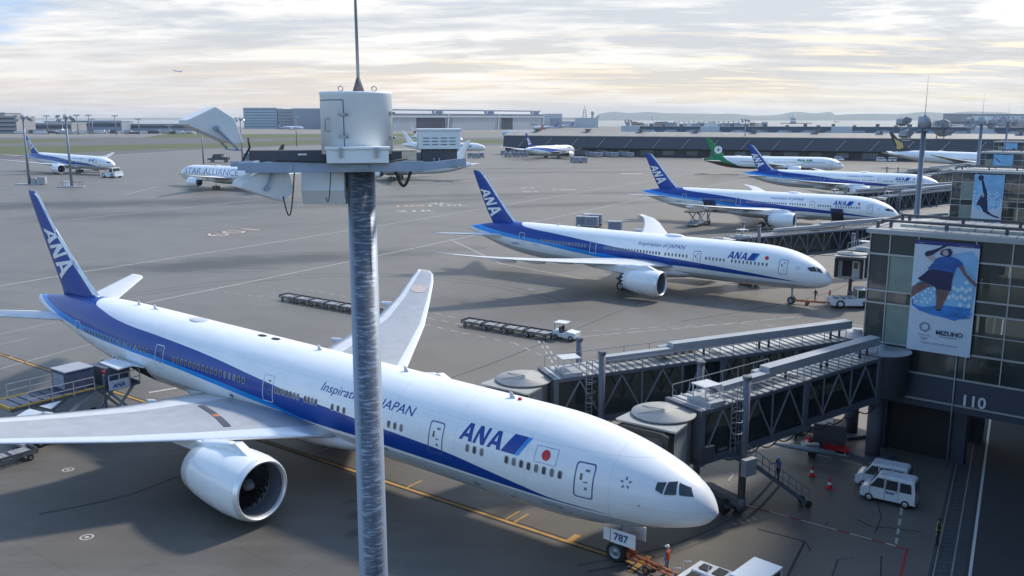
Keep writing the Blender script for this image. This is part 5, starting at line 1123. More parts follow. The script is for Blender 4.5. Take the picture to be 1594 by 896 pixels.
def bird(spec, sd, fin):
    YL = pm('tail_gold', (.50,.38,.12), .4); pol = []
    for k in range(3):
        o = k*.9; pol += [[(70.6-o*.6,14.0-o*1.3),(66.0-o*.2,11.4-o*.9),(66.0-o*.2,10.7-o*.9),(69.8-o*.6,12.5-o*1.3)], [(66.0-o*.2,11.4-o*.9),(66.0-o*.2,10.7-o*.9),(69.0-o*.5,8.9-o*.3),(69.3-o*.5,9.5-o*.3)]]
    fin_decal(spec['fin'], pol, sd, .03).build('tail_bird', YL, fin)
sing = small_jet([[(0,1),(10,2.5),(50,2.6),(60,4.4),(80,7)]], [CW, CG], pm('tail_midnight', (.02,.018,.03), .35), [('cheat_line', -1, [[(12,4.35),(60,4.35),(60,4.5),(12,4.5)]], None, pm('gold_line', (.45,.33,.10), .4))], base=spec77, finlogo=bird)
airliner(sing, 'airliner', (258.8, 432.6, 0), -.5, 'white airliner with a dark tail marked in gold chevrons, behind the thick light mast', None, detail=1)
star = small_jet([[(0,1),(10,2.4),(42,2.5),(50,3.2),(62,5.6),(80,7)]], [CW, CG], pm('tail_black', (.02,.02,.022), .4), [('alliance_lettering', 1, [], scale_text(text_mesh('STAR ALLIANCE', 1.0, .0, bold=-.012), 6.2, 4.7, 3.25, 1, 0, 1.42), NAVY)])
airliner(star, 'airliner', (-127.6, 346.1, 0), 2.503, 'white airliner with large thin letters along its side, taxiing away left of the foreground mast', None, sides=(1,), detail=1)
wars = small_jet([[(0,1),(10,2.4),(42,2.5),(50,3.2),(62,5.6),(80,7)]], [CW, CG], WHITE, [('film_lettering', 1, [], scale_text(text_mesh('STAR WARS', 1.0, .0, bold=.05), 29.5, 4.3, 3.0, 1, 0, 1.15), NAVY)])
airliner(wars, 'airliner', (-77, 386.9, 0), 2.9, 'white airliner with heavy dark letters by its tail, mostly hidden behind the foreground mast head', None, sides=(1,), detail=1)
# far jets, few pixels each
fin_b = [(q) for q in fin87]
plainblue = small_jet([U87, M87], [CW, CN, CS], NAVY); plainblue['mats']['fus'] = fus87; plainblue['finlogo'] = fin_logo_ana; plainblue['decals'] = decals87; plainblue['windows'] = [(8.2,45,44)]
airliner(plainblue, 'airliner', (41.85, 608.6, 0), .994, 'blue striped airliner turning away before the long dark pier', 'blue striped airliners', detail=1)
whitej = small_jet(None, None, WHITE); redtail = pm('tail_red', (.45,.03,.04), .4)
def redmark(spec, sd, fin): fin_decal(spec['fin'], [disc(57.0, 10.9, 1.5, 16)], sd, .04).build('tail_crane', redtail, fin)
jal = small_jet(None, None, WHITE, finlogo=redmark)
airliner(jal, 'airliner', (-50, 920, 0), -.45, 'white airliner with a red tail emblem, left of the grey vent box on the mast', None, detail=0)
cargo = small_jet(None, None, WHITE, [('cargo_lettering', -1, [], scale_text(text_mesh('ANA Cargo', 1.0, .1, bold=.03), 21.5, 5.0, 2.4, -1), NAVY)]); cargo['finlogo'] = None
airliner(cargo, 'airliner', (-19, 652, 0), -.12, 'white freighter nose with dark lettering, right of the mast head beside baggage trains', None, detail=1)
f7 = airliner(small_jet(None, None, WHITE), 'airliner', (-735, 1480, 0), R(-64), 'white airliner seen head on, far left before the long low terminal', None, detail=0)
h1 = airliner(plainblue, 'airliner', (-470, 2040, 0), -.25, 'tiny blue tailed airliner in front of the tall hangar left of the mast head', 'distant blue tailed airliners', detail=0)
for (u, v, rz, lab) in ((858, 199, 2.9, 'tiny airliner with a dark tail, left one of two by the hangar end'), (892, 198, 2.9, 'tiny airliner with a dark tail, right one of two by the hangar end'), (828, 201.5, 2.95, 'tiny blue airliner before the rightmost hangar door'), (668, 203, -.1, 'tiny airliner outside the open hangar')):
    g = G(u, v); o = copy_tree(h1); place(o, (g.x, g.y, 0), rz, lab, 'distant blue tailed airliners')
brown = small_jet(None, None, redtail); brown['mats']['fus'] = pm('pale_blue_fuselage', (.42,.60,.78), .3)
g = G(775, 212, 0); airliner(brown, 'airliner', (g.x+5, g.y, 0), 2.95, 'pale blue airliner with a red brown tail beyond the left end of the dark pier', None, detail=0)
d_ = ray(268, 110)[1]; fl = copy_tree(h1); fl.location = Vector((0,0,CAM_H)) + d_*3150; fl.scale = (.62,.62,.62); fl.rotation_euler = (0, R(-12), R(168)); tag(fl, 'tiny airliner climbing in the sky on the left', 'airliner', 'distant blue tailed airliners')
for c in kids(fl):
    if c.name.split('.')[0] in ('main_gear', 'nose_gear'):
        for k in kids(c):
            for q in kids(k): bpy.data.objects.remove(q)
            bpy.data.objects.remove(k)
        bpy.data.objects.remove(c)
# ------------------------------------------------------------------ background buildings
def frame2(p, q): p = Vector((p[0], p[1], 0)); q = Vector((q[0], q[1], 0)); d = q-p; return p, math.atan2(d.y, d.x), d.length
p, an, ln = frame2((-6, 642), (430, 460)); dp = empty('pier_terminal', p, an); tag(dp, 'long dark pier building crossing the middle distance, grey brown roof', 'building')
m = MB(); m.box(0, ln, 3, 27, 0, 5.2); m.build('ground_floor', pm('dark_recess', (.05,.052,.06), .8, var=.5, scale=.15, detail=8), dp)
m = MB(); m.prism([(0,5.0),(-1.2,5.4),(.6,13.0),(30,13.0),(30,5)], 0, ln, 0, None, 'YZ'); m.v = [(a, b, c) for a, b, c in m.v]; m.build('upper_wall', pm('dark_louvres', (.052,.060,.082), .6, var=.15, scale=.4, stretch=(6,1,1)), dp)
m = MB(); m.prism([(.3,13.0),(.3,13.5),(15,16.2),(32,13.9),(32,13.0)], -.5, ln+.5, 0, None, 'YZ'); m.build('roof', pm('pier_roof', (.27,.25,.225), .65, var=.12, scale=.05, stretch=(4,1,1)), dp)
m = MB()
for i in range(24):
    x = 12+i*19.2; m.bar((x,-1.5,5.6),(x+5.2,-.3,11.8),.35,.35)
m.build('stay', LGREY, dp)
for i in range(30):
    m = MB(); x = 6+i*15.5; m.box(x, x+7.5, 2.5, 3.2, 1.2, 4.2) if i % 3 else m.box(x, x+9, 2.5, 3.2, .6, 4.4)
    m.build('dock_door', pm('shutter_grey', (.13,.14,.16), .6, var=.35, scale=.05), dp)
for i in range(12):
    x = 20+i*38; v_ = MB(); v_.prism([(-1.2,0),(1.2,0),(.5,1.2),(2.3,2.2),(-2.3,2.2),(-.5,1.2)], -3, 3, 0, Matrix.Translation((x, 15, 15.8))); v_.build('roof_vent', MGREY, dp)
p, an, ln = frame2((92, 742), (372, 640)); b2 = empty('concourse', p, an); tag(b2, 'long blue grey concourse with bright windows behind the dark pier', 'building')
m = MB(); m.box(0, ln, 0, 24, 0, 18.6); m.build('wall', pm('blue_grey_wall', (.075,.105,.16), .5, var=.12), b2)
m = MB(); m.box(-1, ln+1, -.6, 25, 18.6, 19.1); m.build('roof', pm('blue_grey_roof', (.16,.19,.23), .6), b2)
for i in range(16):
    x = 14+i*17.6
    if x+13 > ln: break
    m = MB(); m.prism([(x,12.6),(x+12,12.6),(x+12.6,14.2),(x+11,16.2),(x+3,16.2),(x+.5,14.6)], -.25, .1); m.build('window', pm('concourse_glass', (.30,.37,.46), .25, var=.5, scale=.12, detail=8), b2)
for x in (-2, 62, 160, 255): m = MB(); m.box(x, x+15, -2.5, 12, 0, 19.3); m.build('stair_tower', pm('white_panel', (.45,.50,.56), .5, var=.05), b2)
m = MB()
for i in range(22): x = 20+i*13+3*math.sin(i*5); m.box(x, x+2.6, 6, 9, 19.1, 20.6+.5*math.sin(i*3))
m.build('roof_unit', MGREY, b2)
# hangars
HG = pm('hangar_grey', (.26,.29,.34), .6, var=.06, scale=.02); HGD = pm('hangar_door', (.33,.36,.40), .6, var=.12, scale=.03, stretch=(5,1,1)); HGL = pm('hangar_light', (.48,.50,.52), .6, var=.05)
p0, p1_ = G(608, 204), G(845, 200.5); p, an, ln = frame2((p0.x, p0.y), (p1_.x, p1_.y)); h = empty('hangar', p, an); tag(h, 'row of huge grey hangar bays behind the airfield', 'building')
hz = 44
m = MB(); m.prism([(0,0),(0,hz*.80),(8,hz*.97),(120,hz),(120,0)], 0, ln, 0, None, 'YZ'); m.build('wall', HG, h); m = MB(); m.box(-2, ln+2, 6, 122, hz*.97, hz*1.0); m.build('roof', HGL, h)
nb = 3
for i in range(nb):
    x0_, x1_ = ln*i/nb+6, ln*(i+1)/nb-6
    m = MB(); m.box(x0_, x1_, -1.5, .5, 0, hz*.62); d = m.build('bay_door', HGD, h); m = MB()
    o0, o1 = (x0_+(x1_-x0_)*.42, x1_-4) if i == 0 else ((x0_+3, x0_+(x1_-x0_)*.28) if i == 2 else (x0_+4, x0_+5)); m.box(o0, o1, -1.9, -1.4, 0, hz*.60); m.build('opening', pm('hangar_inside', (.035,.045,.07), .9, var=.3, scale=.02), d)
    m = MB(); m.box(x0_-3, x1_+3, -3.5, 0, hz*.62, hz*.70); m.build('header', HGL, h)
    m = MB(); k = x0_
    while k < x1_: m.box(k, k+2.6, -.8, .2, hz*.735, hz*.765); k += 4.6
    m.build('vent_strip', NAVYW, h)
    v_, f_ = text_mesh('ANA', 9, .25, bold=.3); t = MB(); t.add([(x1_-32+a, -1.0, hz*.80+b) for a, b, _ in v_], f_); 
    bx = MB(); bx.box(x1_-36, x1_-8, -.6, 6, hz*.785, hz*.94); sg = bx.build('sign_board', HGL, h); t.build('lettering', NAVY, sg, fix=False)
    m = MB(); m.bar((x1_+2,-2,0),(x1_+6,-2,hz*.8),3,4); m.build('buttress', HGL, h)
def blockb(u0, u1, vb, vt, name, label, mat, depth=60, floors=0, fm=None, kindn='building', extra=None):
    a = G(u0, vb); b = G(u1, vb); p, an, ln = frame2((a.x, a.y), (b.x, b.y)); D = a.y; hh = CAM_H + D*math.tan(math.atan((448-vt)/F_PX)-PITCH)
    r = empty(name, p, an); tag(r, label, 'building'); m = MB(); m.box(0, ln, 0, depth, 0, hh); m.build('wall', mat, r); m = MB(); m.box(-1, ln+1, -1, depth+1, hh, hh+1.2); m.build('roof', HGL, r)
    for i in range(floors): 
        z = hh*(i+.55)/(floors+.3); m = MB(); m.box(ln*.02, ln*.98, -.5, .2, z, z+hh/floors*.38); m.build('window_band', fm or NAVYW, r)
    return r, ln, hh
blockb(380, 432, 200, 168, 'office_block', 'office block with horizontal window bands left of the mast cabinet', pm('office_blue', (.36,.44,.52), .5), 60, 7, pm('window_blue', (.12,.19,.27), .3))
blockb(433, 456, 200, 170, 'office_block', 'narrow grey office block between the striped one and the hangar', pm('office_grey', (.20,.21,.23), .5), 60, 6, LGREY)
blockb(456, 505, 200.5, 169, 'hangar', 'large pale hangar just left of the mast cabinet', HG, 90, 0)
blockb(505, 612, 201, 171, 'hangar', 'grey hangar hidden behind the mast cabinet', HG, 90, 0)
r_, l_, h_ = blockb(846, 875, 199.5, 177.5, 'hangar', 'small pale hangar at the right end of the row', HGL, 90, 0)
m = MB(); m.box(l_*.35, l_*.97, -1.5, .2, 0, h_*.72); m.build('bay_door', HG, r_)
r_, l_, h_ = blockb(897, 931, 198.5, 184, 'utility_building', 'low pale building carrying two roof towers', pm('pale_blue_grey', (.38,.44,.50), .6), 60, 0)
blockb(872, 897, 198, 189, 'utility_building', 'low pale shed beside the building with roof towers', pm('pale_blue_grey', (.38,.44,.50)), 40, 0)
REDW = pm('mast_red_brown', (.36,.14,.10), .6)
m = MB(); cx = l_*.40
for sx in (-1, 1):
    for sy in (-1, 1): m.bar((cx+sx*5, 20+sy*5, h_), (cx+sx*2.5, 20+sy*2.5, h_+24), .9)
for k in range(4): m.box(cx-5+k*.6, cx+5-k*.6, 15, 25, h_+4+k*6, h_+5+k*6)
m.cyl((cx,20,h_+24),(cx,20,h_+34),.6,n=6); m.build('lattice_tower', REDW, r_)
m = MB(); m.cyl((cx+22,20,h_),(cx+22,20,h_+12),3.4,n=12); m.cyl((cx+22,20,h_+12),(cx+22,20,h_+19),5,4,12); m.build('round_tower', LGREY, r_)
# far left terminal and its stands
TG = pm('terminal_grey', (.25,.25,.27), .6, var=.12, scale=.02); TB = pm('terminal_blue', (.22,.26,.33), .6, var=.15, scale=.02)
blockb(-60, 27, 208, 181, 'far_terminal', 'grey terminal block with dark bands at the far left edge', TG, 60, 4, NAVYW)
blockb(-60, 10, 204, 175.5, 'far_terminal', 'higher grey roof block behind the far left terminal', TG, 60, 1, NAVYW)
blockb(27, 112, 205.5, 192, 'far_terminal', 'low grey terminal wing behind the two light masts', TG, 60, 1, NAVYW)
blockb(70, 118, 204, 189, 'far_terminal', 'upper storey of the low grey terminal wing', TG, 40, 0)
blockb(112, 190, 204, 188, 'far_terminal', 'blue grey terminal wing behind the head on jet', TB, 60, 1, NAVYW)
blockb(185, 300, 203.5, 193, 'far_terminal', 'pale low terminal wing at the foot of the bay, left of the upper floodlight', TB, 50, 1, NAVYW)
rnd = random.Random(11)
FARW = pm('far_white', (.55,.56,.58), .6, var=.3, scale=.05); FARD = pm('far_dark', (.07,.075,.09), .7)
bl_ = None
for i in range(26):
    u = 30 + i*10.4 + rnd.random()*3; g = G(u, 207.3+rnd.random()*1.2); w_, d2, z_ = 9+rnd.random()*9, 5, 3+rnd.random()*4
    r = empty('ground_vehicle', (g.x, g.y, 0), rnd.random()*.5); m = MB(); m.box(-w_/2, w_/2, -2.5, 2.5, .8, z_); m.build('box_body', (FARW, LGREY, FARD)[i % 3], r)
    m = MB(); m.box(w_/2+.3, w_/2+3, -2.3, 2.3, .8, 3.4); m.build('driver_cab', (LGREY, FARW)[i % 2], r); m = MB(); m.box(-w_/2, w_/2+2.5, -2.2, 2.2, 0, .79); m.build('chassis', FARD, r)
    tag(r, 'small service vehicle in the long row before the far left terminal', 'service vehicle', 'vehicles before the far left terminal')
for (u, v) in ((75,191),(122,190),(140,190),(145,196),(181,191),(217,196),(264,206),(308,204)):
    g = G(u, 209-(u > 200)*0+0); o = None
    D_ = g.y; z_ = CAM_H + D_*math.tan(math.atan((448-(v-10))/F_PX)-PITCH)
    r = empty('light_mast', (g.x, g.y, 0)); m = MB(); m.cyl((0,0,0),(0,0,z_),1.0,.7,8); m.build('pole', POLE2, r); m = MB(); m.box(-5,5,-.6,.6,z_,z_+1.8); m.build('lamp_head', LGREY, r)
    tag(r, 'thin light mast among the row before the far left terminal', 'light mast', 'masts before the far left terminal')
for (u, v, vt, lab) in ((317, 255, 198, 'thin light mast under the upper floodlight'), (462, 227, 180, 'thin light mast left of the mast cabinet'), (977, 240, 184, 'light mast standing at the middle of the dark pier'), (1158, 246, 183, 'light mast behind the tail of the fourth jet'), (831, 232, 190, 'light mast at the left end of the dark pier'), (378, 258, 181, 'thin light mast right of the upper floodlight')):
    g = G(u, v); z_ = CAM_H + g.y*math.tan(math.atan((448-vt)/F_PX)-PITCH); k = g.y/400; mast((g.x, g.y), 0, z_-2, lab, rb=.42, rt=.28, s=1.1)
# ------------------------------------------------------------------ bay, hills, harbour
def hill(name, u0, u1, D, prof, mat, dep=1500):
    m = MB(); n = len(prof); vs = []
    for i, hgt in enumerate(prof):
        u = u0+(u1-u0)*i/(n-1); x = (u-797)/F_PX*D*1.02; vs += [(x, D, -2), (x, D+dep*.3, hgt), (x, D+dep, -2)]
    m.add(vs, [(3*i+k, 3*i+k+1, 3*i+k+4, 3*i+k+3) for i in range(n-1) for k in (0, 1)], 0, None, True); o = m.build(name, mat); tag(o, kind='structure'); return o
hm = pm('far_hill', (.10,.13,.12), .95, var=.2, scale=.0015); rnd = random.Random(4)
def prof(n, base, amp, seed):
    r_ = random.Random(seed); ph = [r_.random()*6.28 for _ in range(6)]; return [max(4, base + amp*sum(math.sin(i/n*6.28*(k+1)*1.3+ph[k])/(k+1.2) for k in range(6)) + r_.random()*amp*.12) for i in range(n)]
hill('hills', 930, 1290, 15000, prof(60, 105, 24, 2), hm); hill('hills', 1230, 1720, 12000, prof(70, 88, 26, 5), hm); hill('hills', 860, 1250, 11500, prof(50, 30, 6, 8), hm)
hill('hills', -300, 700, 19000, prof(60, 40, 10, 3), hm)
hill('far_shore', 1460, 1720, 3600, [12]*12, pm('shore_green', (.06,.065,.05), .9, var=.4, scale=.01), 300)
sheet('harbour_land', [G(1400,201.5), G(1460,200.5), G(1720,203), G(1720,193), G(1430,194.5), G(1462,197)], .3, pm('harbour_ground', (.13,.13,.13), .9, var=.3, scale=.02))
def boxthing(name, label, cat, u0, u1, vb, vt, mat, depth=30, extra=None, group=None, z0=0):
    a = G(u0, vb, 0); b = G(u1, vb, 0); p, an, ln = frame2((a.x, a.y), (b.x, b.y)); hh = CAM_H + a.y*math.tan(math.atan((448-vt)/F_PX)-PITCH)
    r = empty(name, p, an); tag(r, label, cat, group); m = MB(); m.box(0, ln, 0, depth, z0, hh); m.build('wall', mat, r); return r, ln, hh
WH = pm('warehouse_white', (.60,.62,.60), .6, var=.05, scale=.02)
r_, l_, h_ = boxthing('warehouse', 'long warehouse with japanese lettering on a white band across the water', 'building', 1512, 1680, 196, 177.5, pm('warehouse_grey', (.20,.24,.27), .6, var=.15, scale=.02), 60)
m = MB(); m.box(-2, l_+2, -2.5, 0, h_*.48, h_*.84); bd = m.build('white_band', WH, r_)
v_, f_ = text_mesh('日本物流センター', h_*.34, 0, bold=.25); t = MB(); t.add([(l_*.185+a*1.15, -3.0, h_*.535+b) for a, b, _ in v_], f_); t.build('lettering', NAVY, bd, fix=False)
m = MB(); k = 4
while k < l_-8: m.box(k, k+5, -1, .1, h_*.08, h_*.36); k += 8.5
m.build('loading_door', NAVYW, r_); m = MB(); m.box(-1, l_+1, -1, 61, h_, h_+1.0); m.build('roof', LGREY, r_)
for (u0, u1, vb, vt, mt, lab) in ((1474,1512,197,177,TG,'plain grey warehouse box beside the lettered one'), (1455,1476,199,191,TB,'low shed on the harbour point'), (1476,1500,200,193.5,FARW,'white ship shaped shed at the harbour point'), (1565,1600,200,190,TG,'small grey shed in front of the lettered warehouse')):
    r_, l_, h_ = boxthing('harbour_shed', lab, 'building', u0, u1, vb, vt, mt, 30); m = MB(); m.box(-1, l_+1, -1, 31, h_, h_+1); m.build('roof', HGL, r_); m = MB(); m.box(l_*.1, l_*.9, -.6, .1, h_*.15, h_*.4); m.build('loading_door', NAVYW, r_)
# work site on the shore
rnd = random.Random(21)
for i in range(24):
    u = 975+i*9.3; vb = 197.5 - .0*i; w_ = 5+rnd.random()*5
    mt = [WH, pm('site_brown', (.24,.19,.14), .8, var=.2), LGREY, TB][rnd.randrange(4)]
    r_, l_, h_ = boxthing('site_shed', 'low shed or stack in the row on the shore beyond the concourse', 'shed', u, u+w_, vb, 192.5-rnd.random()*3.2, mt, 25, None, 'sheds on the far shore'); m = MB(); m.box(-.5, l_+.5, -.5, 26, h_, h_+.8); m.build('roof', WH if i % 2 else MGREY, r_)
r_, l_, h_ = boxthing('jetty', 'long brown jetty on piles at the shore', 'jetty', 1050, 1150, 192, 188.6, pm('jetty_brown', (.26,.20,.14), .8), 14, z0=13)
m = MB()
for i in range(14): m.box(l_*i/13-2, l_*i/13+2, 1, 13, 0, 12.9)
m.build('pile', WH, r_)
g = G(1017, 196); D_ = g.y; cr = empty('crane', (g.x, g.y, 0)); tag(cr, 'crane with a leaning boom on the far shore', 'crane'); m = MB(); m.bar((3,0,6),(-8,0,33),1.0); m.build('boom', DGREY, cr); m = MB(); m.box(-3,5,-3,3,0,7); m.build('crane_body', DGREY, cr)
wx = (1219-797)/F_PX*4600*1.02; wt = empty('wind_tower', (wx, 4600, 0)); tag(wt, 'sail shaped tower standing in the bay near the horizon', 'tower')
m = MB(); m.lathe([(0,14),(15,15),(30,12),(42,7),(50,1.5)], 16, 'Z', (0,0,0)); 
m.build('sail', WH, wt); m = MB(); m.lathe([(4,15.4),(9,15.5)], 16, 'Z'); m.lathe([(20,15.0),(25,13.9)], 16, 'Z'); m.build('dark_band', NAVYW, wt); m = MB(); m.box(-60, 90, -15, 15, -1, 3); m.build('base_island', FARD, wt)
for (u, v, w_) in ((1233,189,30),(1303,190,40)):
    g = G(u, v); s_ = empty('ship', (g.x, g.y, 0)); m = MB(); m.prism([(-w_/2,0),(w_/2-4,0),(w_/2,3.5),(-w_/2,3)], -4, 4); m.build('hull', FARD, s_); m = MB(); m.box(-w_/2+2, -w_/2+9, -3, 3, 3, 9); m.build('bridge_house', FARW, s_); tag(s_, 'small dark ship low on the bay, %s of two' % ('left' if u < 1250 else 'right'), 'ship')
# ------------------------------------------------------------------ markings
for pp, w_, ds in (([(-60,452),(0,445),(135,422),(400,381),(660,340),(1011,281),(1120,262)],.34,None), ([(228,471),(400,436),(660,383),(836,344),(997,310),(1090,290)],.32,None), ([(90,344),(400,311),(586,293),(800,276),(960,262)],.36,None),
    ([(190,304),(246,290)],.4,None), ([(0,574),(120,541),(180,526)],.14,None), ([(0,520),(86,501)],.14,None), ([(0,536),(44,526)],.14,None), ([(700,372),(780,410),(860,425),(940,440)],.28,None),
    ([(930,338),(1160,352)],.3,None), ([(1330,700),(1340,703)],.1,None), ([(1100,290),(1250,262)],.3,None), ([(1230,262),(1290,250)],.3,None), ([(20,556),(2,552)],.1,None)):
    line('white_line', pp, w_, white_l, .010, ds)
for pp in ([(330,452),(400,461),(440,465)], [(400,461),(458,449),(480,451),(640,480),(800,513)], [(640,500),(720,518),(800,534),(860,560)], [(645,491),(800,520),(1160,503),(1340,520)], [(903,524),(1090,508),(1250,492),(1345,508)], [(838,530),(858,560),(868,580)], [(845,530),(866,560)]):
    line('dashed_line', pp, .16, white_l, .011, (1.2, 1.2) if pp[0][0] != 903 else (2.5,.5))
line('white_dashes', [(1085,770),(1150,783),(1270,816),(1395,850)], .14, white_l, .013, (1.3,.8)); line('white_dashes', [(1395,846),(1400,815),(1403,795),(1407,772)], .16, white_l, .013, (.8,.6)); line('white_dashes', [(1200,690),(1260,706),(1310,715),(1370,733)], .16, white_l, .013, (1.6,1.0))
line('red_line', [(1100,772),(1200,797),(1412,855),(1398,910)], .17, red_l, .012)
line('white_box_mark', [(1085,735),(1096,725),(1142,738),(1134,748)], .12, white_l, .013)
line('white_bar', [(232,611),(285,602)], .45, white_l, .013); line('white_bar', [(966,270),(1000,270)], 5, pm('patched_concrete', (.36,.33,.28), .9), .012); line('white_bar', [(1098,270),(1122,270)], 4, pm('patched_concrete', (.36,.33,.28)), .012)
for a in (5.2,):
    line('stop_bar', [tuple(AF(a-.6, -1.35).xy), tuple(AF(a-.6, .95).xy)], .34, yellow_l, .014, world_=True)
    line('stop_bar_edge', [tuple(AF(a-.6, -1.5).xy), tuple(AF(a-.6, 1.1).xy)], .60, black_l, .0075, world_=True)
for a, s0, s1, mt, w_ in ((9.4,-1.1,-.1,yellow_l,.45), (13.6,-1.7,-.2,yellow_l,.16), (14.3,-1.7,-.2,yellow_l,.16), (22.8,-1.6,-.1,yellow_l,.16), (33,-2.6,-.2,white_l,.14)):
    line('tick_mark', [tuple(AF(a, s0).xy), tuple(AF(a, s1).xy)], w_, mt, .014, world_=True)
for pp, w_ in (([(1180,823),(1253,843),(1238,872),(1222,905)],.14), ([(1255,845),(1262,858)],.08), ([(1333,735),(1360,760),(1372,805),(1362,830)],.07), ([(1333,808),(1362,822),(1372,820),(1390,822),(1435,828)],.09), ([(1372,865),(1371,896)],.09), ([(1304,871),(1298,890),(1292,905)],.08), ([(1304,871),(1330,868)],.05), ([(1288,812),(1285,820)],.06)):
    line('crack_seal', pp, w_, black_l, .010)
def mark_text(body, u, v, size, rot, mat, z=.014):
    v_, f_ = text_mesh(body, size, 0, bold=.06); g = G(u, v); M_ = Matrix.Translation((g.x, g.y, z)) @ Matrix.Rotation(rot, 4, 'Z'); m = MB(); m.add(v_, f_, 0, M_); return tag(m.build('painted_number', mat, fix=False), kind='structure')
rt_ = math.atan2(G(400,358).y-G(337,368).y, G(400,358).x-G(337,368).x)
for b_, z_, mt_ in ((.26,.0125,pm('number_patch', (.15,.085,.055), .9, var=.2)), (-.05,.0165,pm('number_white', (.42,.38,.34), .8, var=.25, scale=1))):
    v_, f_ = text_mesh('601', 8.6, 0, bold=b_); g = G(338, 368.5); M_ = Matrix.Translation((g.x, g.y, z_)) @ Matrix.Rotation(rt_, 4, 'Z') @ Matrix.Diagonal((1.25,1,1,1)); m = MB(); m.add(v_, f_, 0, M_); tag(m.build('painted_number', mt_, fix=False), kind='structure')
for (u, v, t, mt) in ((612,322,'109', 1), (662,321,'110L', 0), (618,330,'21R', 0), (810,293,'27', 0), (858,296,'128', 0), (815,299,'61', 0), (668,318,'4L',0)):
    mark_text(t, u, v, 6.5, R(12), pm('number_orange', (.45,.30,.20), .8, var=.3) if mt else white_l)
for (u, v) in ((106,731),(135,836),(826,450)):
    g = G(u, v); m = MB(); m.lathe([(.012,.30),(.012,.42)], 20, 'Z', (g.x, g.y, 0)); m.lathe([(.011,.0),(.011,.14)], 16, 'Z', (g.x, g.y, 0)); tag(m.build('manhole_ring', white_l), kind='structure')
# ------------------------------------------------------------------ vehicles
VW = pm('van_white', (.66,.69,.73), .25, var=.03, coat=.6); ORG = pm('orange_paint', (.62,.13,.03), .5, var=.15); ORD = pm('tow_bar_orange', (.36,.10,.04), .6, var=.3, scale=3)
YEL = pm('safety_yellow', (.38,.27,.06), .6, var=.2); LMP = pm('lamp_lens', (.5,.5,.48), .15); RLMP = pm('rear_lens', (.35,.01,.01), .2)
def wheelset(parent, pts, r, w, rimmat=None):
    for x, y in pts:
        m = MB(); m.lathe([(-w/2,r*.55),(-w/2,r*.92),(-w*.3,r),(w*.3,r),(w/2,r*.92),(w/2,r*.55)], 18, 'Y', (x, y, r)); t = m.build('wheel', BLACK, parent)
        m = MB(); m.lathe([(-w*.45,.01),(-w*.45,r*.5),(-w*.40,r*.58)], 14, 'Y', (x, y, r)); m.lathe([(w*.45,.01),(w*.45,r*.5),(w*.40,r*.58)], 14, 'Y', (x, y, r)); m.build('rim', rimmat or LGREY, t)
def van(loc, rz, label):
    r = empty('van', loc, rz); tag(r, label, 'van', 'white vans parked by the dark wall')
    side = [(-1.72,.28),(1.62,.28),(1.72,.45),(1.70,.82),(1.60,.98),(1.22,1.12),(.72,1.82),(.55,1.92),(-1.45,1.92),(-1.62,1.84),(-1.73,1.0)]
    n = len(side); m = MB(); vs = []
    for y, k in ((-.74,0),(-.73,1),(.73,1),(.74,0)):
        pass
    def yy(z): return .74 if z < 1.05 else .74-.10*(z-1.05)/.87
    vs = [(x, -yy(z), z) for x, z in side] + [(x, yy(z), z) for x, z in side]
    m.add(vs, [tuple(range(n-1, -1, -1)), tuple(range(n, 2*n))] + [(i, (i+1) % n, n+(i+1) % n, n+i) for i in range(n)]); b = m.build('body', VW, r, bevel=.05)
    for sd in (-1, 1):
        for q in ([(1.10,1.10),(.66,1.74),(.22,1.74),(.22,1.10)], [(.10,1.08),(.10,1.72),(-.62,1.72),(-.62,1.08)], [(-.76,1.08),(-.76,1.70),(-1.42,1.70),(-1.50,1.08)]):
            m = MB(); m.add([(x, sd*(yy(z)+.006), z) for x, z in q], [(0,1,2,3)]); m.build('side_window', GLASSD, b)
        m = MB(); m.box(.13,.16,sd*.746-.004,sd*.746+.004,.35,1.85); m.box(-.70,-.68,sd*.746-.004,sd*.746+.004,.35,1.8); m.box(1.1,1.12,sd*.746-.004,sd*.746+.004,.5,1.05); m.build('door_seam', MGREY, b)
        m = MB(); m.box(-.0+.02,.12,sd*.76-.01,sd*.76+.01,1.0,1.03); m.box(-.62,-.5,sd*.76-.01,sd*.76+.01,1.0,1.03); m.build('door_handle', DGREY, b)
        m = MB(); m.box(1.05,1.15,sd*.88-.07,sd*.88+.07,1.15,1.32); m.build('mirror', VW, b)
    raw = text_mesh('ANA', .26, .2, bold=.008)
    for sd in (-1, 1):
        m = MB(); m.add([((-.45 + (a if sd < 0 else -a) + (0 if sd < 0 else .55)), sd*.752, .78+b_) for a, b_, _ in raw[0]], raw[1]); x = .18 if sd < 0 else -.1
        m.build('door_lettering', NAVY, b, fix=False)
    m = MB(); m.add([(1.24,-.66,1.13),(1.24,.66,1.13),(.76,.60,1.80),(.76,-.60,1.80)], [(0,1,2,3)]); m.v = [(a+.012, b_, c+.008) for a, b_, c in m.v]; m.build('windscreen', GLASSD, b)
    m = MB(); m.box(-1.742,-1.72,-.55,.55,1.15,1.72); m.build('rear_window', GLASSD, b)
    for sd in (-1, 1):
        m = MB(); m.box(1.62,1.715,sd*.55-.13,sd*.55+.13,.66,.86); m.build('headlight', LMP, b); m = MB(); m.box(-1.75,-1.72,sd*.66-.05,sd*.66+.05,.7,1.1); m.build('tail_light', RLMP, b)
    m = MB(); m.box(1.66,1.76,-.68,.68,.26,.46); m.box(-1.78,-1.68,-.68,.68,.26,.46); m.build('bumper', LGREY, b)
    wheelset(r, [(1.12,-.66),(1.12,.66),(-1.15,-.66),(-1.15,.66)], .29, .17); return r
VH = math.atan2(G(1353,776).y-G(1415,790).y, G(1353,776).x-G(1415,790).x)
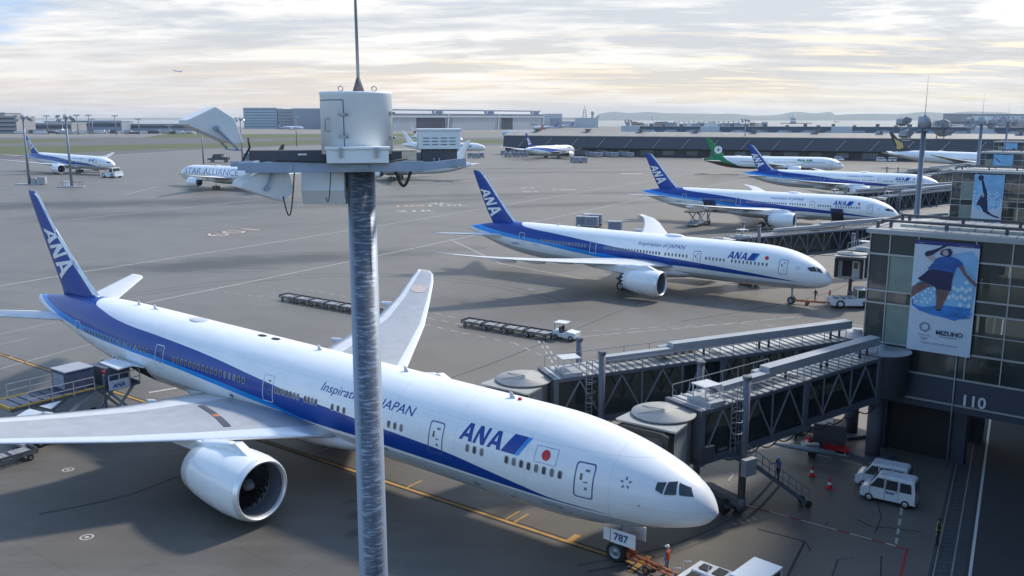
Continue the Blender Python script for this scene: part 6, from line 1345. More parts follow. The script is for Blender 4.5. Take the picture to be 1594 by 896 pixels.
g0 = (G(1352,780)+G(1413,792))/2; v1 = van((g0.x+.3, g0.y+.65, 0), VH, 'white van parked nearer the camera, lettering on its side door')
v2 = copy_tree(v1); place(v2, (g0.x+.75, g0.y+2.75, 0), VH, 'white van parked behind the lettered one, against the dark wall')
def tug(loc, rz, label, cab_fwd=1, big=1.0, hi=True):
    r = empty('aircraft_tug', loc, rz); tag(r, label, 'aircraft tug', 'white aircraft tugs'); m = MB(); s = big
    L_, W_ = 3.0*s, 1.35*s     # local +x is the towing end, towards the jet
    m.prism([(-L_,.45*s),(L_*.9,.38*s),(L_,.6*s),(L_*.97,1.25*s),(-.3*s,1.35*s),(-L_*.98,1.3*s)], -W_, W_); b = m.build('body', VW, r, bevel=.05)
    for (x0_, x1_, y0_, y1_) in ((1.9,2.45,-.95,-.35),(1.9,2.45,.25,.95),(1.0,1.6,-1.1,-.3),(1.0,1.5,.2,1.1),(.2,.75,-1.0,-.1),(.2,.6,.3,1.0)):
        m = MB(); m.box(x0_*s, x1_*s, y0_*s, y1_*s, 1.345*s, 1.375*s)
        for k in range(5): pass
        m.build('grille', DARKM, b)
    m = MB(); m.box(.0, 2.6*s, -.09*s, .09*s, 1.3*s, 1.42*s); m.cyl((1.7*s,-.15*s,1.3*s),(1.7*s,-.15*s,2.0*s),.02,n=6); m.build('aerial_rib', VW, b)
    c = MB(); x0_, x1_ = -1.9*s, -.45*s
    c.box(x0_-.05, x1_+.12, -W_*.93, W_*.93, 2.55*s, 2.66*s); cr_ = c.build('cab_roof', pm('tug_roof_white', (.78,.79,.80), .35, var=.03), r, bevel=.03)
    c = MB()
    for x in (x0_, x1_):
        for y in (-W_*.86, W_*.86): c.bar((x, y, 1.3*s), (x+.001, y, 2.56*s), .10*s)
    c.box(x0_, x1_, -W_*.88, W_*.88, 1.3*s, 1.42*s); c.build('cab_frame', VW, r)
    c = MB()
    for y in (-W_*.87, W_*.87): c.add([(x0_+.06,y,1.45*s),(x1_-.06,y,1.45*s),(x1_-.06,y,2.5*s),(x0_+.06,y,2.5*s)], [(0,1,2,3)])
    for x in (x0_-.01, x1_+.01): c.add([(x,-W_*.8,1.45*s),(x,W_*.8,1.45*s),(x,W_*.8,2.5*s),(x,-W_*.8,2.5*s)], [(0,1,2,3)])
    c.build('cab_glass', GL_CLEAR, r, fix=False)
    c = MB(); c.box(-1.5*s,-1.0*s,-.3,.3,1.42*s,1.7*s); c.box(-1.6*s,-1.5*s,-.3,.3,1.7*s,2.2*s); c.build('seat', DGREY, r)
    c = MB(); c.box(-2.95*s,-2.0*s,-W_*.9,W_*.9,1.3*s,1.75*s); c.build('rear_deck', VW, r, bevel=.03)
    wheelset(r, [(1.75*s,-1.12*s),(1.75*s,1.12*s),(-1.75*s,-1.12*s),(-1.75*s,1.12*s)], .62*s, .5*s)
    raw = text_mesh('ANA', .55*s, .2, bold=.02)
    for sd in (-1, 1): m = MB(); m.add([(-1.0*s + (a if sd < 0 else -a), sd*(W_+.012), .72*s+b_) for a, b_, _ in raw[0]], raw[1]); m.build('side_lettering', NAVY, b, fix=False)
    m = MB(); m.tube([(L_+.0,-.5*s,.5*s),(L_+.45*s,-.5*s,.6*s),(L_+.45*s,-.5*s,1.3*s),(L_,-.5*s,1.45*s)], .03, 6); m.tube([(L_,.5*s,.5*s),(L_+.45*s,.5*s,.6*s),(L_+.45*s,.5*s,1.3*s),(L_,.5*s,1.45*s)], .03, 6); m.build('front_guard', VW, b)
    return r
tA = AF(-1.7, 1.25); tug((tA.x, tA.y, 0), H + math.pi - R(7), 'white aircraft tug at the bottom edge, coupled to the largest jet')
gB = G(1325, 480); tug((gB.x+.35, gB.y+1.0, 0), math.pi+R(-6), 'white aircraft tug partly behind the nearest pier, coupled by an orange tow bar')
gE = G(171, 276); tug((gE.x+1, gE.y, 0), math.pi-.5, 'white aircraft tug at the nose of the far left jet', big=1.6)
def towbar(a, b, label, mat=ORD):
    a = Vector((a[0], a[1], .55)); b = Vector((b[0], b[1], .6)); d = (b-a); L_ = d.length; r = empty('tow_bar', (a.x, a.y, 0), math.atan2(d.y, d.x)); tag(r, label, 'tow bar')
    m = MB(); m.tube([(0,0,.55),(L_,0,.6)], .085, 8)
    for k in range(int(L_/.5)): m.bar((.3+k*.5, -.22, .45), (.55+k*.5, .22, .62), .06)
    m.bar((.2,-.22,.45),(L_-.5,-.22,.5),.08); m.bar((.2,.22,.45),(L_-.5,.22,.5),.08); m.build('bar', mat, r)
    m = MB(); m.box(-.15,.35,-.3,.3,.4,.72); m.build('coupling_head', mat, r); wheelset(r, [(L_*.42,-.38),(L_*.42,.38)], .24, .14, mat)
    m = MB(); m.tube([(L_*.42,-.3,.55),(L_*.42,-.35,1.0),(L_*.5,-.35,1.0)], .03, 6); m.build('handle', mat, r)
towbar(AF(5.3,.0).xy, AF(1.5,.75).xy, 'orange tow bar between the nearest nose wheel and the tug at the bottom')
ngB = Vector(PB)-Vector((math.cos(H), math.sin(H)))*5.4; towbar(ngB, (gB.x-2.6, gB.y+1.0), 'orange tow bar at the nose wheel of the second jet')
r = empty('tow_bar', (0,0,0)); tag(r, 'long blue grey tow bar standing alone on a wheel, under the nearest bridge', 'tow bar'); a, b = G(1203,690,.8), G(1300,706,.8); m = MB(); m.tube([a, a+(b-a)*.5, b], [.10,.20,.20], 12); m.build('tube', pm('pipe_blue_grey', (.26,.31,.38), .4, metal=.3), r)
m = MB(); m.tube([b, G(1322,710,.8)], .06, 6); m.build('coupling_head', LGREY, r); c = G(1263,704,.35); m = MB(); m.cyl(c-Vector((.05,.35,0)), c+Vector((.05,.0,0)), .32, n=14); m.build('wheel', BLACK, r); m = MB(); m.box(c.x-.5,c.x+.5,c.y-.3,c.y+.1,.85,1.1); m.build('frame', LGREY, r)
def tractor(loc, rz, label):
    r = empty('baggage_tractor', loc, rz); tag(r, label, 'baggage tractor'); m = MB(); m.prism([(-1.3,.35),(1.6,.35),(1.65,.95),(.45,1.1),(.3,.8),(-.5,.8),(-.6,1.05),(-1.3,1.05)], -.75, .75); m.build('body', VW, r, bevel=.03)
    m = MB(); m.box(-1.15,.35,-.72,.72,1.93,2.02); m.build('canopy', VW, r); m = MB()
    for x in (-1.05,.3):
        for y in (-.66,.66): m.bar((x,y,1.0),(x+.001,y,1.94),.06)
    m.build('post', LGREY, r); m = MB(); m.box(-.55,-.1,-.4,.4,.8,1.0); m.box(-.65,-.5,-.4,.4,.9,1.4); m.build('seat', DGREY, r); m = MB(); m.tube([(.3,.1,1.0),(.15,.1,1.25)], .03, 6); m.build('steering_column', DGREY, r)
    wheelset(r, [(1.05,-.68),(1.05,.68),(-.85,-.68),(-.85,.68)], .33, .2); return r
d2a, d2b = G(723,508), G(857,530); ddr = (d2b-d2a).normalized(); dan = math.atan2(ddr.y, ddr.x); tq = G(880,529); tractor((tq.x, tq.y+.5, 0), dan+R(4), 'white baggage tractor with a flat canopy, heading the flat dolly train')
def dolly(loc, rz, label, group):
    r = empty('flat_dolly', loc, rz); tag(r, label, 'dolly', group); m = MB(); L_, W_ = 1.75, .85
    for y in (-W_, -.3, .3, W_): m.box(-L_, L_, y-.05, y+.05, .48, .60)
    for x in (-L_, -.9, 0, .9, L_): m.box(x-.05, x+.05, -W_, W_, .605, .66)
    m.box(-L_,L_,W_-.03,W_+.03,.66,.86); m.box(-L_,-L_+.08,-W_,W_,.66,.9); m.build('deck', DGREY, r); m = MB()
    for x in (-1.4,-.5,.4,1.3): m.cyl((x,-W_+.1,.69),(x,W_-.1,.69),.045,n=6)
    m.build('roller', LGREY, r); m = MB(); m.box(-L_+.3,-.15,-.62,.62,.665,.70); m.box(.15,L_-.3,-.62,.62,.665,.70); m.build('deck_plate', pm('worn_plate', (.24,.245,.26), .6, var=.3, scale=4), r); m = MB(); m.bar((L_,0,.45),(L_+.7,0,.4),.06); m.build('drawbar', DGREY, r); wheelset(r, [(1.2,-.75),(1.2,.75),(-1.2,-.75),(-1.2,.75)], .24, .14); return r
dl = None
for i in range(4):
    p = d2a + ddr*(.6 + i*(d2b-d2a).length*.245+1.2)
    lab = 'empty flat dolly in the train coupled behind the baggage tractor'
    if dl is None: dl = dolly((p.x, p.y+.8, 0), dan, lab, 'flat dollies behind the tractor')
    else: place(copy_tree(dl), (p.x, p.y+.8, 0), dan, lab, 'flat dollies behind the tractor')
d1a, d1b = G(441,468), G(548,487); dd1 = (d1b-d1a).normalized()
for i in range(6): p = d1a + dd1*(1.6+i*(d1b-d1a).length/4.55); place(copy_tree(dl), (p.x, p.y+.8, 0), math.atan2(dd1.y, dd1.x), 'empty flat dolly in the train left of the foreground mast pole', 'flat dollies left of the mast')
CT = pm('container_silver', (.42,.44,.48), .4, metal=.4, var=.15, scale=1.5); CTB = pm('container_blue_print', (.20,.21,.27), .5, var=.6, scale=5)
def uld(loc, rz, label, group, h=1.6, far=False):
    r = empty('container_cart', loc, rz); tag(r, label, 'container cart', group); m = MB(); m.prism([(-1.55,.7),(1.15,.7),(1.55,1.15),(1.55,.7+h),(-1.55,.7+h)], -.76, .76); c = m.build('container', CT, r)
    m = MB()
    for sd in (-1, 1): m.box(-1.4,1.2,sd*.77-.006,sd*.77+.006,.95,.7+h-.2)
    m.build('side_panel', CTB, c); m = MB(); m.box(-1.6,1.6,-.8,.8,.45,.69); m.build('deck', DGREY, r); wheelset(r, [(1.1,-.65),(1.1,.65),(-1.1,-.65),(-1.1,.65)], .24, .14); return r
gp = G(902,356); c0 = uld((gp.x+.8, gp.y+1, 0), R(-8), 'tallest silver container cart in the cluster behind the second jet', 'container carts behind the second jet', 2.2)
for (u, v, rz, lab) in ((913,351,70,'container cart standing sideways behind the tallest one'), (921,356,-8,'container cart with a low white top, right of the tallest one'), (927,352,-8,'container cart at the back right of the cluster'), (957,364,-5,'lone dark container cart between the cluster and the upturned wing tip')):
    g = G(u, v); place(copy_tree(c0), (g.x, g.y, 0), R(rz), lab, 'container carts behind the second jet')
# carts and vehicles on the far apron
fv = van((0,0,0), 0, 'x'); fvt = c0; rnd = random.Random(9)
far = []
for i in range(9): far.append((916+i*8.2, 243+(i % 3)*.8, 'container cart in the row under the dark pier, right of the turning jet', 'carts under the dark pier'))
for i in range(7): far.append((784+i*6.5, 241+(i % 2)*3.0, 'container cart in the rows left of the turning jet', 'carts left of the turning jet'))
for i in range(4): far.append((893+i*5.2, 252+(i % 2)*1.0, 'container cart in the short train in front of the turning jet', 'carts before the turning jet'))
for i in range(3): far.append((733+i*8, 245+(i % 2)*.8, 'container cart in the short train below the freighter nose', 'carts below the freighter'))
for u, v, lab, grp in far: g = G(u, v); o = copy_tree(c0); o.scale = (1.35,1.6,1.1); place(o, (g.x, g.y, 0), R(-12)+rnd.random()*.3, lab, grp)
for u, v in ((960,242),(978,243),(1029,243.5),(1066,240),(1078,240),(1086,242),(1097,241),(1184,246),(1196,243),(1190,248),(1298,246),(1306,250),(1334,247),(1350,247),(1360,247),(1372,251),(1385,251),(1392,251),(1225,243),(1240,244),(1150,243)):
    g = G(u, v); o = copy_tree(fv); o.scale = (1.7,1.5,1.3); place(o, (g.x, g.y, 0), R(rnd.choice((-20,-25,160,70))), 'white or grey service van in the scattered line along the foot of the dark pier', 'vans along the dark pier')
def kill(o):
    for c in kids(o): kill(c)
    bpy.data.objects.remove(o)
kill(fv)
gt = G(342, 252); tk = empty('service_truck', (gt.x, gt.y, 0), R(170)); tag(tk, 'dark open backed truck beyond the airliner with the large thin letters', 'truck'); m = MB(); m.prism([(-6,1.2),(7,1.2),(7,2.2),(4.2,2.4),(3.2,4.6),(-2,4.8),(-2,3.0),(-6,3.0)], -1.4, 1.4); m.build('body', DGREY, tk); m = MB(); m.box(-5.8,-2.2,-1.3,1.3,3.0,3.1); m.bar((-5.8,-1.3,3),(-5.8,-1.3,4.7),.2); m.bar((-5.8,-1.3,4.7),(-2,-1.3,4.7),.2); m.build('frame', LGREY, tk); wheelset(tk, [(4.5,-1.3),(4.5,1.3),(-4,-1.3),(-4,1.3)], .6, .4)
# cones
def cone(loc, label):
    r = empty('traffic_cone', loc); tag(r, label, 'traffic cone', 'traffic cones'); m = MB(); m.lathe([(.04,.17),(.22,.125),(.22,.125),(.38,.09),(.38,.09),(.54,.06),(.54,.06),(.70,.03),(.71,.005)], 16, 'Z', mis=[0,1,1,0,1,1,1,0] and [0,0,1,0,0,1,0,0]); m.build('cone_body', [REDP, WHITE], r)
    m = MB(); m.box(-.24,.24,-.24,.24,0,.045); m.build('foot', REDP, r, bevel=.01); return r
cn = cone(G(1264,740), 'red cone with a white foot rim, left of the pair below the nearest bridge'); cn.scale = (1.15,1.15,1.15)
for u, v, lab in ((1291,759,'striped cone, right of the pair below the nearest bridge'), (1316,433,'small cone, left of the pair under the open bridge cab'), (1325,436,'small cone, right of the pair under the open bridge cab')): place(copy_tree(cn), G(u, v), 0, lab, 'traffic cones')
# things under the nearest bridge
g = G(1303,704); r = empty('pallet_trolley', (g.x, g.y, 0), R(-25)); tag(r, 'low red trolley under the nearest bridge', 'trolley'); m = MB(); m.box(-.9,.9,-.5,.5,.3,.42); m.box(-.9,-.8,-.5,.5,.42,.6); m.build('deck', REDP, r); wheelset(r, [(.6,-.4),(.6,.4),(-.6,-.4),(-.6,.4)], .16, .1)
g = G(1290,692); r = empty('ground_power_cart', (g.x, g.y, 0), R(-20)); tag(r, 'dark cart with a pale top under the nearest bridge', 'power cart'); m = MB(); m.box(-1.2,1.2,-.9,.9,.4,1.9); m.build('body', DGREY, r, bevel=.04); m = MB(); m.box(-1.25,.2,-.95,.95,1.9,1.98); m.build('top', LGREY, r); wheelset(r, [(.8,-.8),(.8,.8),(-.8,-.8),(-.8,.8)], .25, .15)
g = G(1262,676); r = empty('tow_tractor', (g.x, g.y, 0), R(-30)); tag(r, 'small vehicle with a bright lamp, farther back under the nearest bridge', 'tractor'); m = MB(); m.box(-1.3,1.3,-.7,.7,.35,.95); m.box(-1.1,.1,-.65,.65,.95,1.6); m.build('body', MGREY, r, bevel=.04); m = MB(); m.box(-1.33,-1.30,-.5,.3,.5,.8); m.build('headlight', LMP, r); wheelset(r, [(.9,-.6),(.9,.6),(-.9,-.6),(-.9,.6)], .3, .2)
g = G(1258,692); r = empty('hose_reel', (g.x, g.y, 0)); tag(r, 'red and white reel on the ground behind the lone tow bar', 'reel'); m = MB(); m.cyl((-.1,0,.3),(.15,.1,.3),.32,n=14); m.build('reel', REDP, r); m = MB(); m.cyl((-.2,-.03,.3),(.25,.13,.3),.12,n=10); m.box(-.5,.5,-.3,.3,0,.1); m.build('stand', WHITE, r)
for i, (u, v) in enumerate(((1405,745),)):
    pass
# ------------------------------------------------------------------ cargo loader
def loader(loc, rz, label, cont=True, crew=True):
    global LIFT
    LIFT = .85
    """local +x points away from the fuselage"""
    r = empty('cargo_loader', loc, rz); tag(r, label, 'cargo loader', 'cargo loaders')
    DB = pm('deck_blue', (.055,.07,.11), .55, var=.25, scale=3)
    m = MB(); m.box(3.2,10.6,-1.5,1.5,2.55,2.85); d = m.build('main_deck', MGREY, r); m = MB()
    for k in range(9): m.box(3.4+k*.8, 4.05+k*.8, -1.3, 1.3, 2.86, 2.92)
    m.build('roller_panel', DB, d); m = MB(); m.box(3.2,10.6,-1.56,-1.50,2.84,2.95); m.box(3.2,10.6,1.50,1.56,2.84,2.95); m.box(10.6,10.7,-1.5,1.5,2.7,2.98); m.build('yellow_edge', YEL, d)
    m = MB()
    for y in (-1.75, 1.75):
        for x in (4.2,5.9,7.6,9.4): m.bar((x,y,2.7),(x+.001,y,3.9),.045)
        m.bar((4.2,y,3.9),(9.4,y,3.9),.045); m.bar((4.2,y,3.35),(9.4,y,3.35),.045)
    m.build('handrail', LGREY, d)
    m = MB(); m.box(.2,3.1,-1.7,1.7,2.35,2.6); b = m.build('bridge_deck', MGREY, r); m = MB()
    for x in (.3,1.2,2.1,3.0): m.bar((x,1.8,2.4),(x+.001,1.8,3.7),.07)
    m.bar((.3,1.8,3.7),(3.0,1.8,3.7),.07); m.bar((.3,1.8,3.1),(3.0,1.8,3.1),.06); m.build('cage', VW, b)
    m = MB(); m.box(1.3,3.0,1.84,1.90,2.45,3.25); pl = m.build('control_panel', VW, b); v_, f_ = text_mesh('ANA', .5, .2, bold=.015); m = MB(); m.add([(2.75-a,1.91,2.62+c) for a, c, _ in v_], f_); m.build('panel_lettering', NAVY, pl, fix=False)
    for y in (-1.1, 1.1):
        m = MB(); m.bar((4.0,y,.6),(9.0,y,2.5),.16,.22); m.bar((9.0,y+.12,.6),(4.0,y+.12,2.5),.16,.22); m.bar((.5,y,.6),(2.9,y,2.35),.14,.2); m.bar((2.9,y+.1,.6),(.5,y+.1,2.35),.14,.2); m.build('scissor_leg', LGREY, r)
    m = MB(); m.box(.3,10.0,-1.25,1.25,.40,.62); m.box(4.6,8.0,-1.35,1.35,.6,1.1); m.build('chassis', LGREY, r); m = MB(); m.cyl((3.2,1.4,.5),(3.2,1.4,3.9),.11,n=8); m.build('mast_post', MGREY, r); m = MB(); m.cyl((3.2,1.4,3.9),(3.2,1.4,4.15),.12,n=8); m.build('beacon', REDP, r)
    wheelset(r, [(1.4,-1.2),(1.4,1.2),(8.6,-1.2),(8.6,1.2),(6.6,-1.2),(6.6,1.2)], .42, .3); LIFT = 0.0; return r
ls = AF(52.3, 2.6); LR = math.atan2(-yh.x, yh.y)
ld = loader((ls.x, ls.y, 0), LR, 'cargo loader raised to the open rear hold of the largest jet')
lc_ = copy_tree(ld); gC = G(1085, 357); place(lc_, (Vector(PC)-Vector((math.cos(-.575), math.sin(-.575)))*43.5 + Vector((math.sin(-.575), -math.cos(-.575)))*3.2).to_3d(), -.575-math.pi/2, 'cargo loader below the open hold of the third jet')
c = AF(52.3, 7.6, 3.78); r = empty('air_container', c, LR); tag(r, 'dark container with a pale lid on the raised loader', 'container'); m = MB(); m.box(-1.15,1.15,-1.1,1.1,0,1.62); cb = m.build('container_body', pm('container_dark', (.045,.06,.11), .5, var=.3, scale=3), r, bevel=.02); m = MB(); m.box(-1.2,1.2,-1.15,1.15,1.62,1.70); m.build('lid', LGREY, r); m = MB(); m.box(1.16,1.18,-.9,.9,.25,1.4); m.build('printed_panel', pm('printed_panel', (.25,.28,.34), .5, var=.6, scale=6), cb)
c = AF(52.0, 4.6, 3.50); r = empty('air_container', c, LR); tag(r, 'dull grey container halfway into the rear hold of the largest jet', 'container'); m = MB(); m.box(-1.1,1.1,-1.15,1.15,0,1.6); m.build('container_body', pm('container_grey', (.10,.105,.12), .5, var=.3, scale=2), r, bevel=.02); m = MB(); m.box(-1.12,1.12,-1.17,1.17,1.5,1.64); m.build('lid', MGREY, r)
g = AF(49.7, 14.2); place(copy_tree(dl), g, LR, 'flat dolly partly hidden under the near wing, lower left edge', 'flat dollies by the near wing'); g = AF(49.9, 18.3); place(copy_tree(dl), g, LR, 'flat dolly at the left edge under the near wing', 'flat dollies by the near wing')
# transporter parked below the loader deck
g = AF(55.6, 7.4); r = empty('container_transporter', g, LR); tag(r, 'low white transporter with a sloping hood beside the raised loader', 'transporter'); m = MB(); m.prism([(-3.6,.5),(3.8,.5),(4.0,.9),(2.2,1.5),(.5,1.9),(-.2,2.3),(-3.6,2.3)], -1.0, 1.0); m.build('body', VW, r, bevel=.06); wheelset(r, [(2.4,-.9),(2.4,.9),(-2.4,-.9),(-2.4,.9)], .45, .3)
# open hold door and dark hold on the large jet
hb = body77
fus_near = [c for c in kids(nearj) if c.name.startswith('fuselage')][0]
wrap(hb, [rrect(49.6,52.6,2.25,4.0,.15)], -1, .02).build('hold_opening', HOLE, fus_near)
m = MB(); v = [hb.pt(a, z, -1, .05) for a in (49.6, 52.6) for z in (4.0,)]; 
P0, P1 = hb.pt(49.6, 4.02, -1, .05), hb.pt(52.6, 4.02, -1, .05); outv = Vector((0, -2.3, .35)); up_ = Vector((0,0,.12)); mid = Vector((0,-1.1,.42))
m.add([P0, P1, P1+mid, P0+mid, P0+outv, P1+outv, P0-up_, P1-up_, P1+mid-up_, P0+mid-up_, P0+outv-up_, P1+outv-up_], [(0,1,2,3),(3,2,5,4),(6,9,8,7),(9,10,11,8),(4,5,11,10),(0,3,9,6),(3,4,10,9),(1,7,8,2),(2,8,11,5)])
m.build('hold_door', WHITE, fus_near)
fC = [c for c in kids(parkC) if c.name.startswith('fuselage')][0]
for a0, a1, z0_ in ((41.5,44.6,2.5), (11.5,14.2,2.2)):
    o = wrap(body87, [rrect(a0,a1,z0_,z0_+1.9,.15)], -1, .02).build('hold_opening', HOLE, fC)
    P0, P1 = body87.pt(a0, z0_+1.9, -1, .05), body87.pt(a1, z0_+1.9, -1, .05); m = MB(); ov = Vector((0,-1.1,1.0)); m.add([P0,P1,P1+ov,P0+ov,P0+Vector((0,.05,.1)),P1+Vector((0,.05,.1)),P1+ov+Vector((0,.05,.1)),P0+ov+Vector((0,.05,.1))], [(3,2,1,0),(4,5,6,7),(0,1,5,4),(1,2,6,5),(2,3,7,6),(3,0,4,7)]); m.build('hold_door', DKG, fC)
wl = [c for c in kids(nearj) if c.name.startswith('wing')][0]; m = MB(); S = spec77['wing']; n = 22; vs = []
for i in range(n):
    t = 2*math.pi*i/n; s = 27.2 + 1.0*math.sin(t); x = .47 + .27*math.cos(t); le, te, z, th = [interp(s, [q[0] for q in S], [q[k] for q in S]) for k in (1,2,3,4)]
    vs.append((-(le+(te-le)*x), s, z + th*interp(x, [p_[0] for p_ in NACA], [p_[1] for p_ in NACA]) + .03))
m.add(vs, [tuple(range(n))]); m.build('wing_roundel', pm('faded_roundel', (.52,.42,.37), .5), wl)
# number plates on the nose gear doors
fg = [c for c in kids(nearj) if c.name.startswith('nose_gear')][0]; m = MB()
for y in (-.62,.62): m.box(-6.15,-4.55,y-.03,y+.03,1.15,2.0)
gd = m.build('gear_door', WHITE, fg); m = MB(); m.box(-6.62,-6.2,-.66,-.62,1.2,2.0); m.build('gear_door', WHITE, fg)
v_, f_ = text_mesh('787', .62, 0, bold=.02); m = MB(); m.add([(-5.95+a,-.66,1.36+b) for a, b, _ in v_], f_); m.build('gear_number', DKG, gd, fix=False)
# ------------------------------------------------------------------ people
SKIN = pm('skin', (.42,.26,.19), .6, var=.05); HAIR = pm('hair_black', (.02,.018,.016), .7); HELM = pm('helmet_white', (.72,.74,.75), .3); JKT = pm('jacket_blue', (.05,.16,.38), .8, var=.15, scale=8); JDK = pm('uniform_black', (.015,.016,.02), .8, var=.2); TRS = pm('trousers_grey', (.20,.22,.27), .85, var=.15, scale=8); TRD = pm('trousers_dark', (.02,.022,.03), .85)
VEST = pm('vest_orange', (.80,.11,.02), .6, var=.08, scale=6); SHOE = pm('shoe_black', (.02,.02,.02), .5); YV = pm('reflective_yellow', (.55,.60,.05), .5)
def person(loc, rz, label, jacket, trousers, vest=None, helmet=True, pose='stand', belt=None):
    # joints in metres; figure faces +x, height 1.72
    J = {'pelvis':(0,0,.93),'belly':(0,0,1.08),'chest':(.02,0,1.28),'neck':(.01,0,1.46),'chin':(.03,0,1.55),'head':(.02,0,1.63),'crown':(.01,0,1.70)}
    def leg(s, kx, ax_): return {'hip%d'%s:(0,.09*s,.90),'knee%d'%s:(kx+.02,.11*s,.49),'ankle%d'%s:(ax_,.12*s,.09),'toe%d'%s:(ax_+.17,.13*s,.04)}
    def arm(s, e, w): return {'sh%d'%s:(.0,.19*s,1.40),'el%d'%s:e,'wr%d'%s:w}
    if pose == 'stand': J.update(leg(1,.02,.0)); J.update(leg(-1,.02,-.03)); J.update(arm(1,(-.02,.27,1.14),(.06,.28,.90))); J.update(arm(-1,(-.02,-.27,1.14),(.08,-.27,.91)))
    if pose == 'walk': J.update(leg(1,.20,.24)); J.update(leg(-1,-.02,-.26)); J.update(arm(1,(-.14,.25,1.17),(-.16,.26,.92))); J.update(arm(-1,(.10,-.25,1.16),(.28,-.24,1.0)))
    if pose == 'hold': J.update(leg(1,.05,.05)); J.update(leg(-1,-.02,-.12)); J.update(arm(1,(.06,.26,1.16),(.30,.22,1.12))); J.update(arm(-1,(.05,-.27,1.15),(.28,-.34,1.10)))
    if pose == 'sit': J.update({'hip1':(0,.09,.90),'knee1':(.42,.12,.88),'ankle1':(.48,.12,.46),'toe1':(.64,.13,.42),'hip-1':(0,-.09,.90),'knee-1':(.42,-.12,.88),'ankle-1':(.48,-.12,.46),'toe-1':(.64,-.13,.42)}); J.update(arm(1,(.10,.24,1.15),(.34,.14,1.16))); J.update(arm(-1,(.10,-.24,1.15),(.34,-.14,1.16)))
    for s in (1, -1):
        w = Vector(J['wr%d'%s]); e = Vector(J['el%d'%s]); d = (w-e).normalized(); J['palm%d'%s] = tuple(w+d*.09)
        for f in range(4): J['f%d%d'%(f, s)] = tuple(w + d*(.165-.012*abs(f-1.2)) + Vector((0,0,1)).cross(d)*(-.033+.022*f) + Vector((.012,0,0)))
        J['th%d'%s] = tuple(w + d*.10 + Vector((.055,0,.01)))
    Rr = {'pelvis':(.145,.12),'belly':(.14,.11),'chest':(.155,.115),'neck':(.055,.055),'chin':(.070,.062),'head':(.092,.080),'crown':(.06,.055)}
    for s in (1, -1): Rr.update({'hip%d'%s:(.095,.095),'knee%d'%s:(.062,.062),'ankle%d'%s:(.045,.045),'toe%d'%s:(.038,.045),'sh%d'%s:(.068,.068),'el%d'%s:(.048,.048),'wr%d'%s:(.030,.030),'palm%d'%s:(.030,.018),'th%d'%s:(.009,.009)}); Rr.update({'f%d%d'%(f, s):(.0085,.0085) for f in range(4)})
    Ed = [('pelvis','belly'),('belly','chest'),('chest','neck'),('neck','chin'),('chin','head'),('head','crown')]
    for s in (1, -1): Ed += [('pelvis','hip%d'%s),('hip%d'%s,'knee%d'%s),('knee%d'%s,'ankle%d'%s),('ankle%d'%s,'toe%d'%s),('chest','sh%d'%s),('sh%d'%s,'el%d'%s),('el%d'%s,'wr%d'%s),('wr%d'%s,'palm%d'%s),('palm%d'%s,'th%d'%s)] + [('palm%d'%s,'f%d%d'%(f, s)) for f in range(4)]
    names = list(J); idx = {n: i for i, n in enumerate(names)}; me = bpy.data.meshes.new('person_tmp'); me.from_pydata([J[n] for n in names], [(idx[a], idx[b]) for a, b in Ed], [])
    o = bpy.data.objects.new('person_tmp', me); COL.objects.link(o); md = o.modifiers.new('skin', 'SKIN'); md.use_smooth_shade = True; md.branch_smoothing = .3
    for i, n in enumerate(names): me.skin_vertices[0].data[i].radius = Rr[n]; me.skin_vertices[0].data[i].use_root = (n == 'pelvis')
    sb = o.modifiers.new('sub', 'SUBSURF'); sb.levels = 2; sb.render_levels = 2
    dg = bpy.context.evaluated_depsgraph_get(); dg.update(); out = bpy.data.meshes.new_from_object(o.evaluated_get(dg)); bpy.data.objects.remove(o)
    out.name = 'person'; p = bpy.data.objects.new('person', out); COL.objects.link(p); out.materials.clear()
    for m_ in (SKIN, jacket, trousers, SHOE): out.materials.append(m_)
    hands = [Vector(J['palm1']), Vector(J['palm-1'])]; sit = pose == 'sit'
    for f in out.polygons:
        c = f.center
        if c.z > 1.475: k = 0
        elif min((c-h).length for h in hands) < .115: k = 0
        elif c.z > .97 or (abs(c.y) > .19 and c.z > .75): k = 1
        elif (c.z < .10) or (sit and c.x > .44 and c.z < .5): k = 3
        else: k = 2
        f.material_index = k; f.use_smooth = True
    p.location = loc; p.rotation_euler = (0, 0, rz); tag(p, label, 'person')
    # face, hair or helmet, clothing
    m = MB(); m.sphere((.115,0,1.605), .014, 6, 0, (1.4,.8,1.3)); m.sphere((.094,.03,1.635), .010, 6, 1); m.sphere((.094,-.03,1.635), .010, 6, 1); m.box(.094,.103,-.022,.022,1.568,1.575,2); m.sphere((.02,.088,1.615), .02, 6, 0, (.8,.4,1.3)); m.sphere((.02,-.088,1.615), .02, 6, 0, (.8,.4,1.3)); m.build('face', [SKIN, HAIR, REDP], p)
    if helmet:
        m = MB(); m.lathe([(1.655,.125),(1.665,.118),(1.70,.112),(1.745,.085),(1.77,.04),(1.775,.005)], 16, 'Z', (.012,0,0)); m.prism([(.09,-.08),(.175,-.05),(.175,.05),(.09,.08)], 1.655, 1.668, plane='XY'); m.build('helmet', HELM, p)
    else:
        m = MB(); m.lathe([(1.62,.098),(1.66,.106),(1.71,.095),(1.745,.055),(1.755,.005)], 14, 'Z', (-.008,0,0)); m.build('hair', HAIR, p)
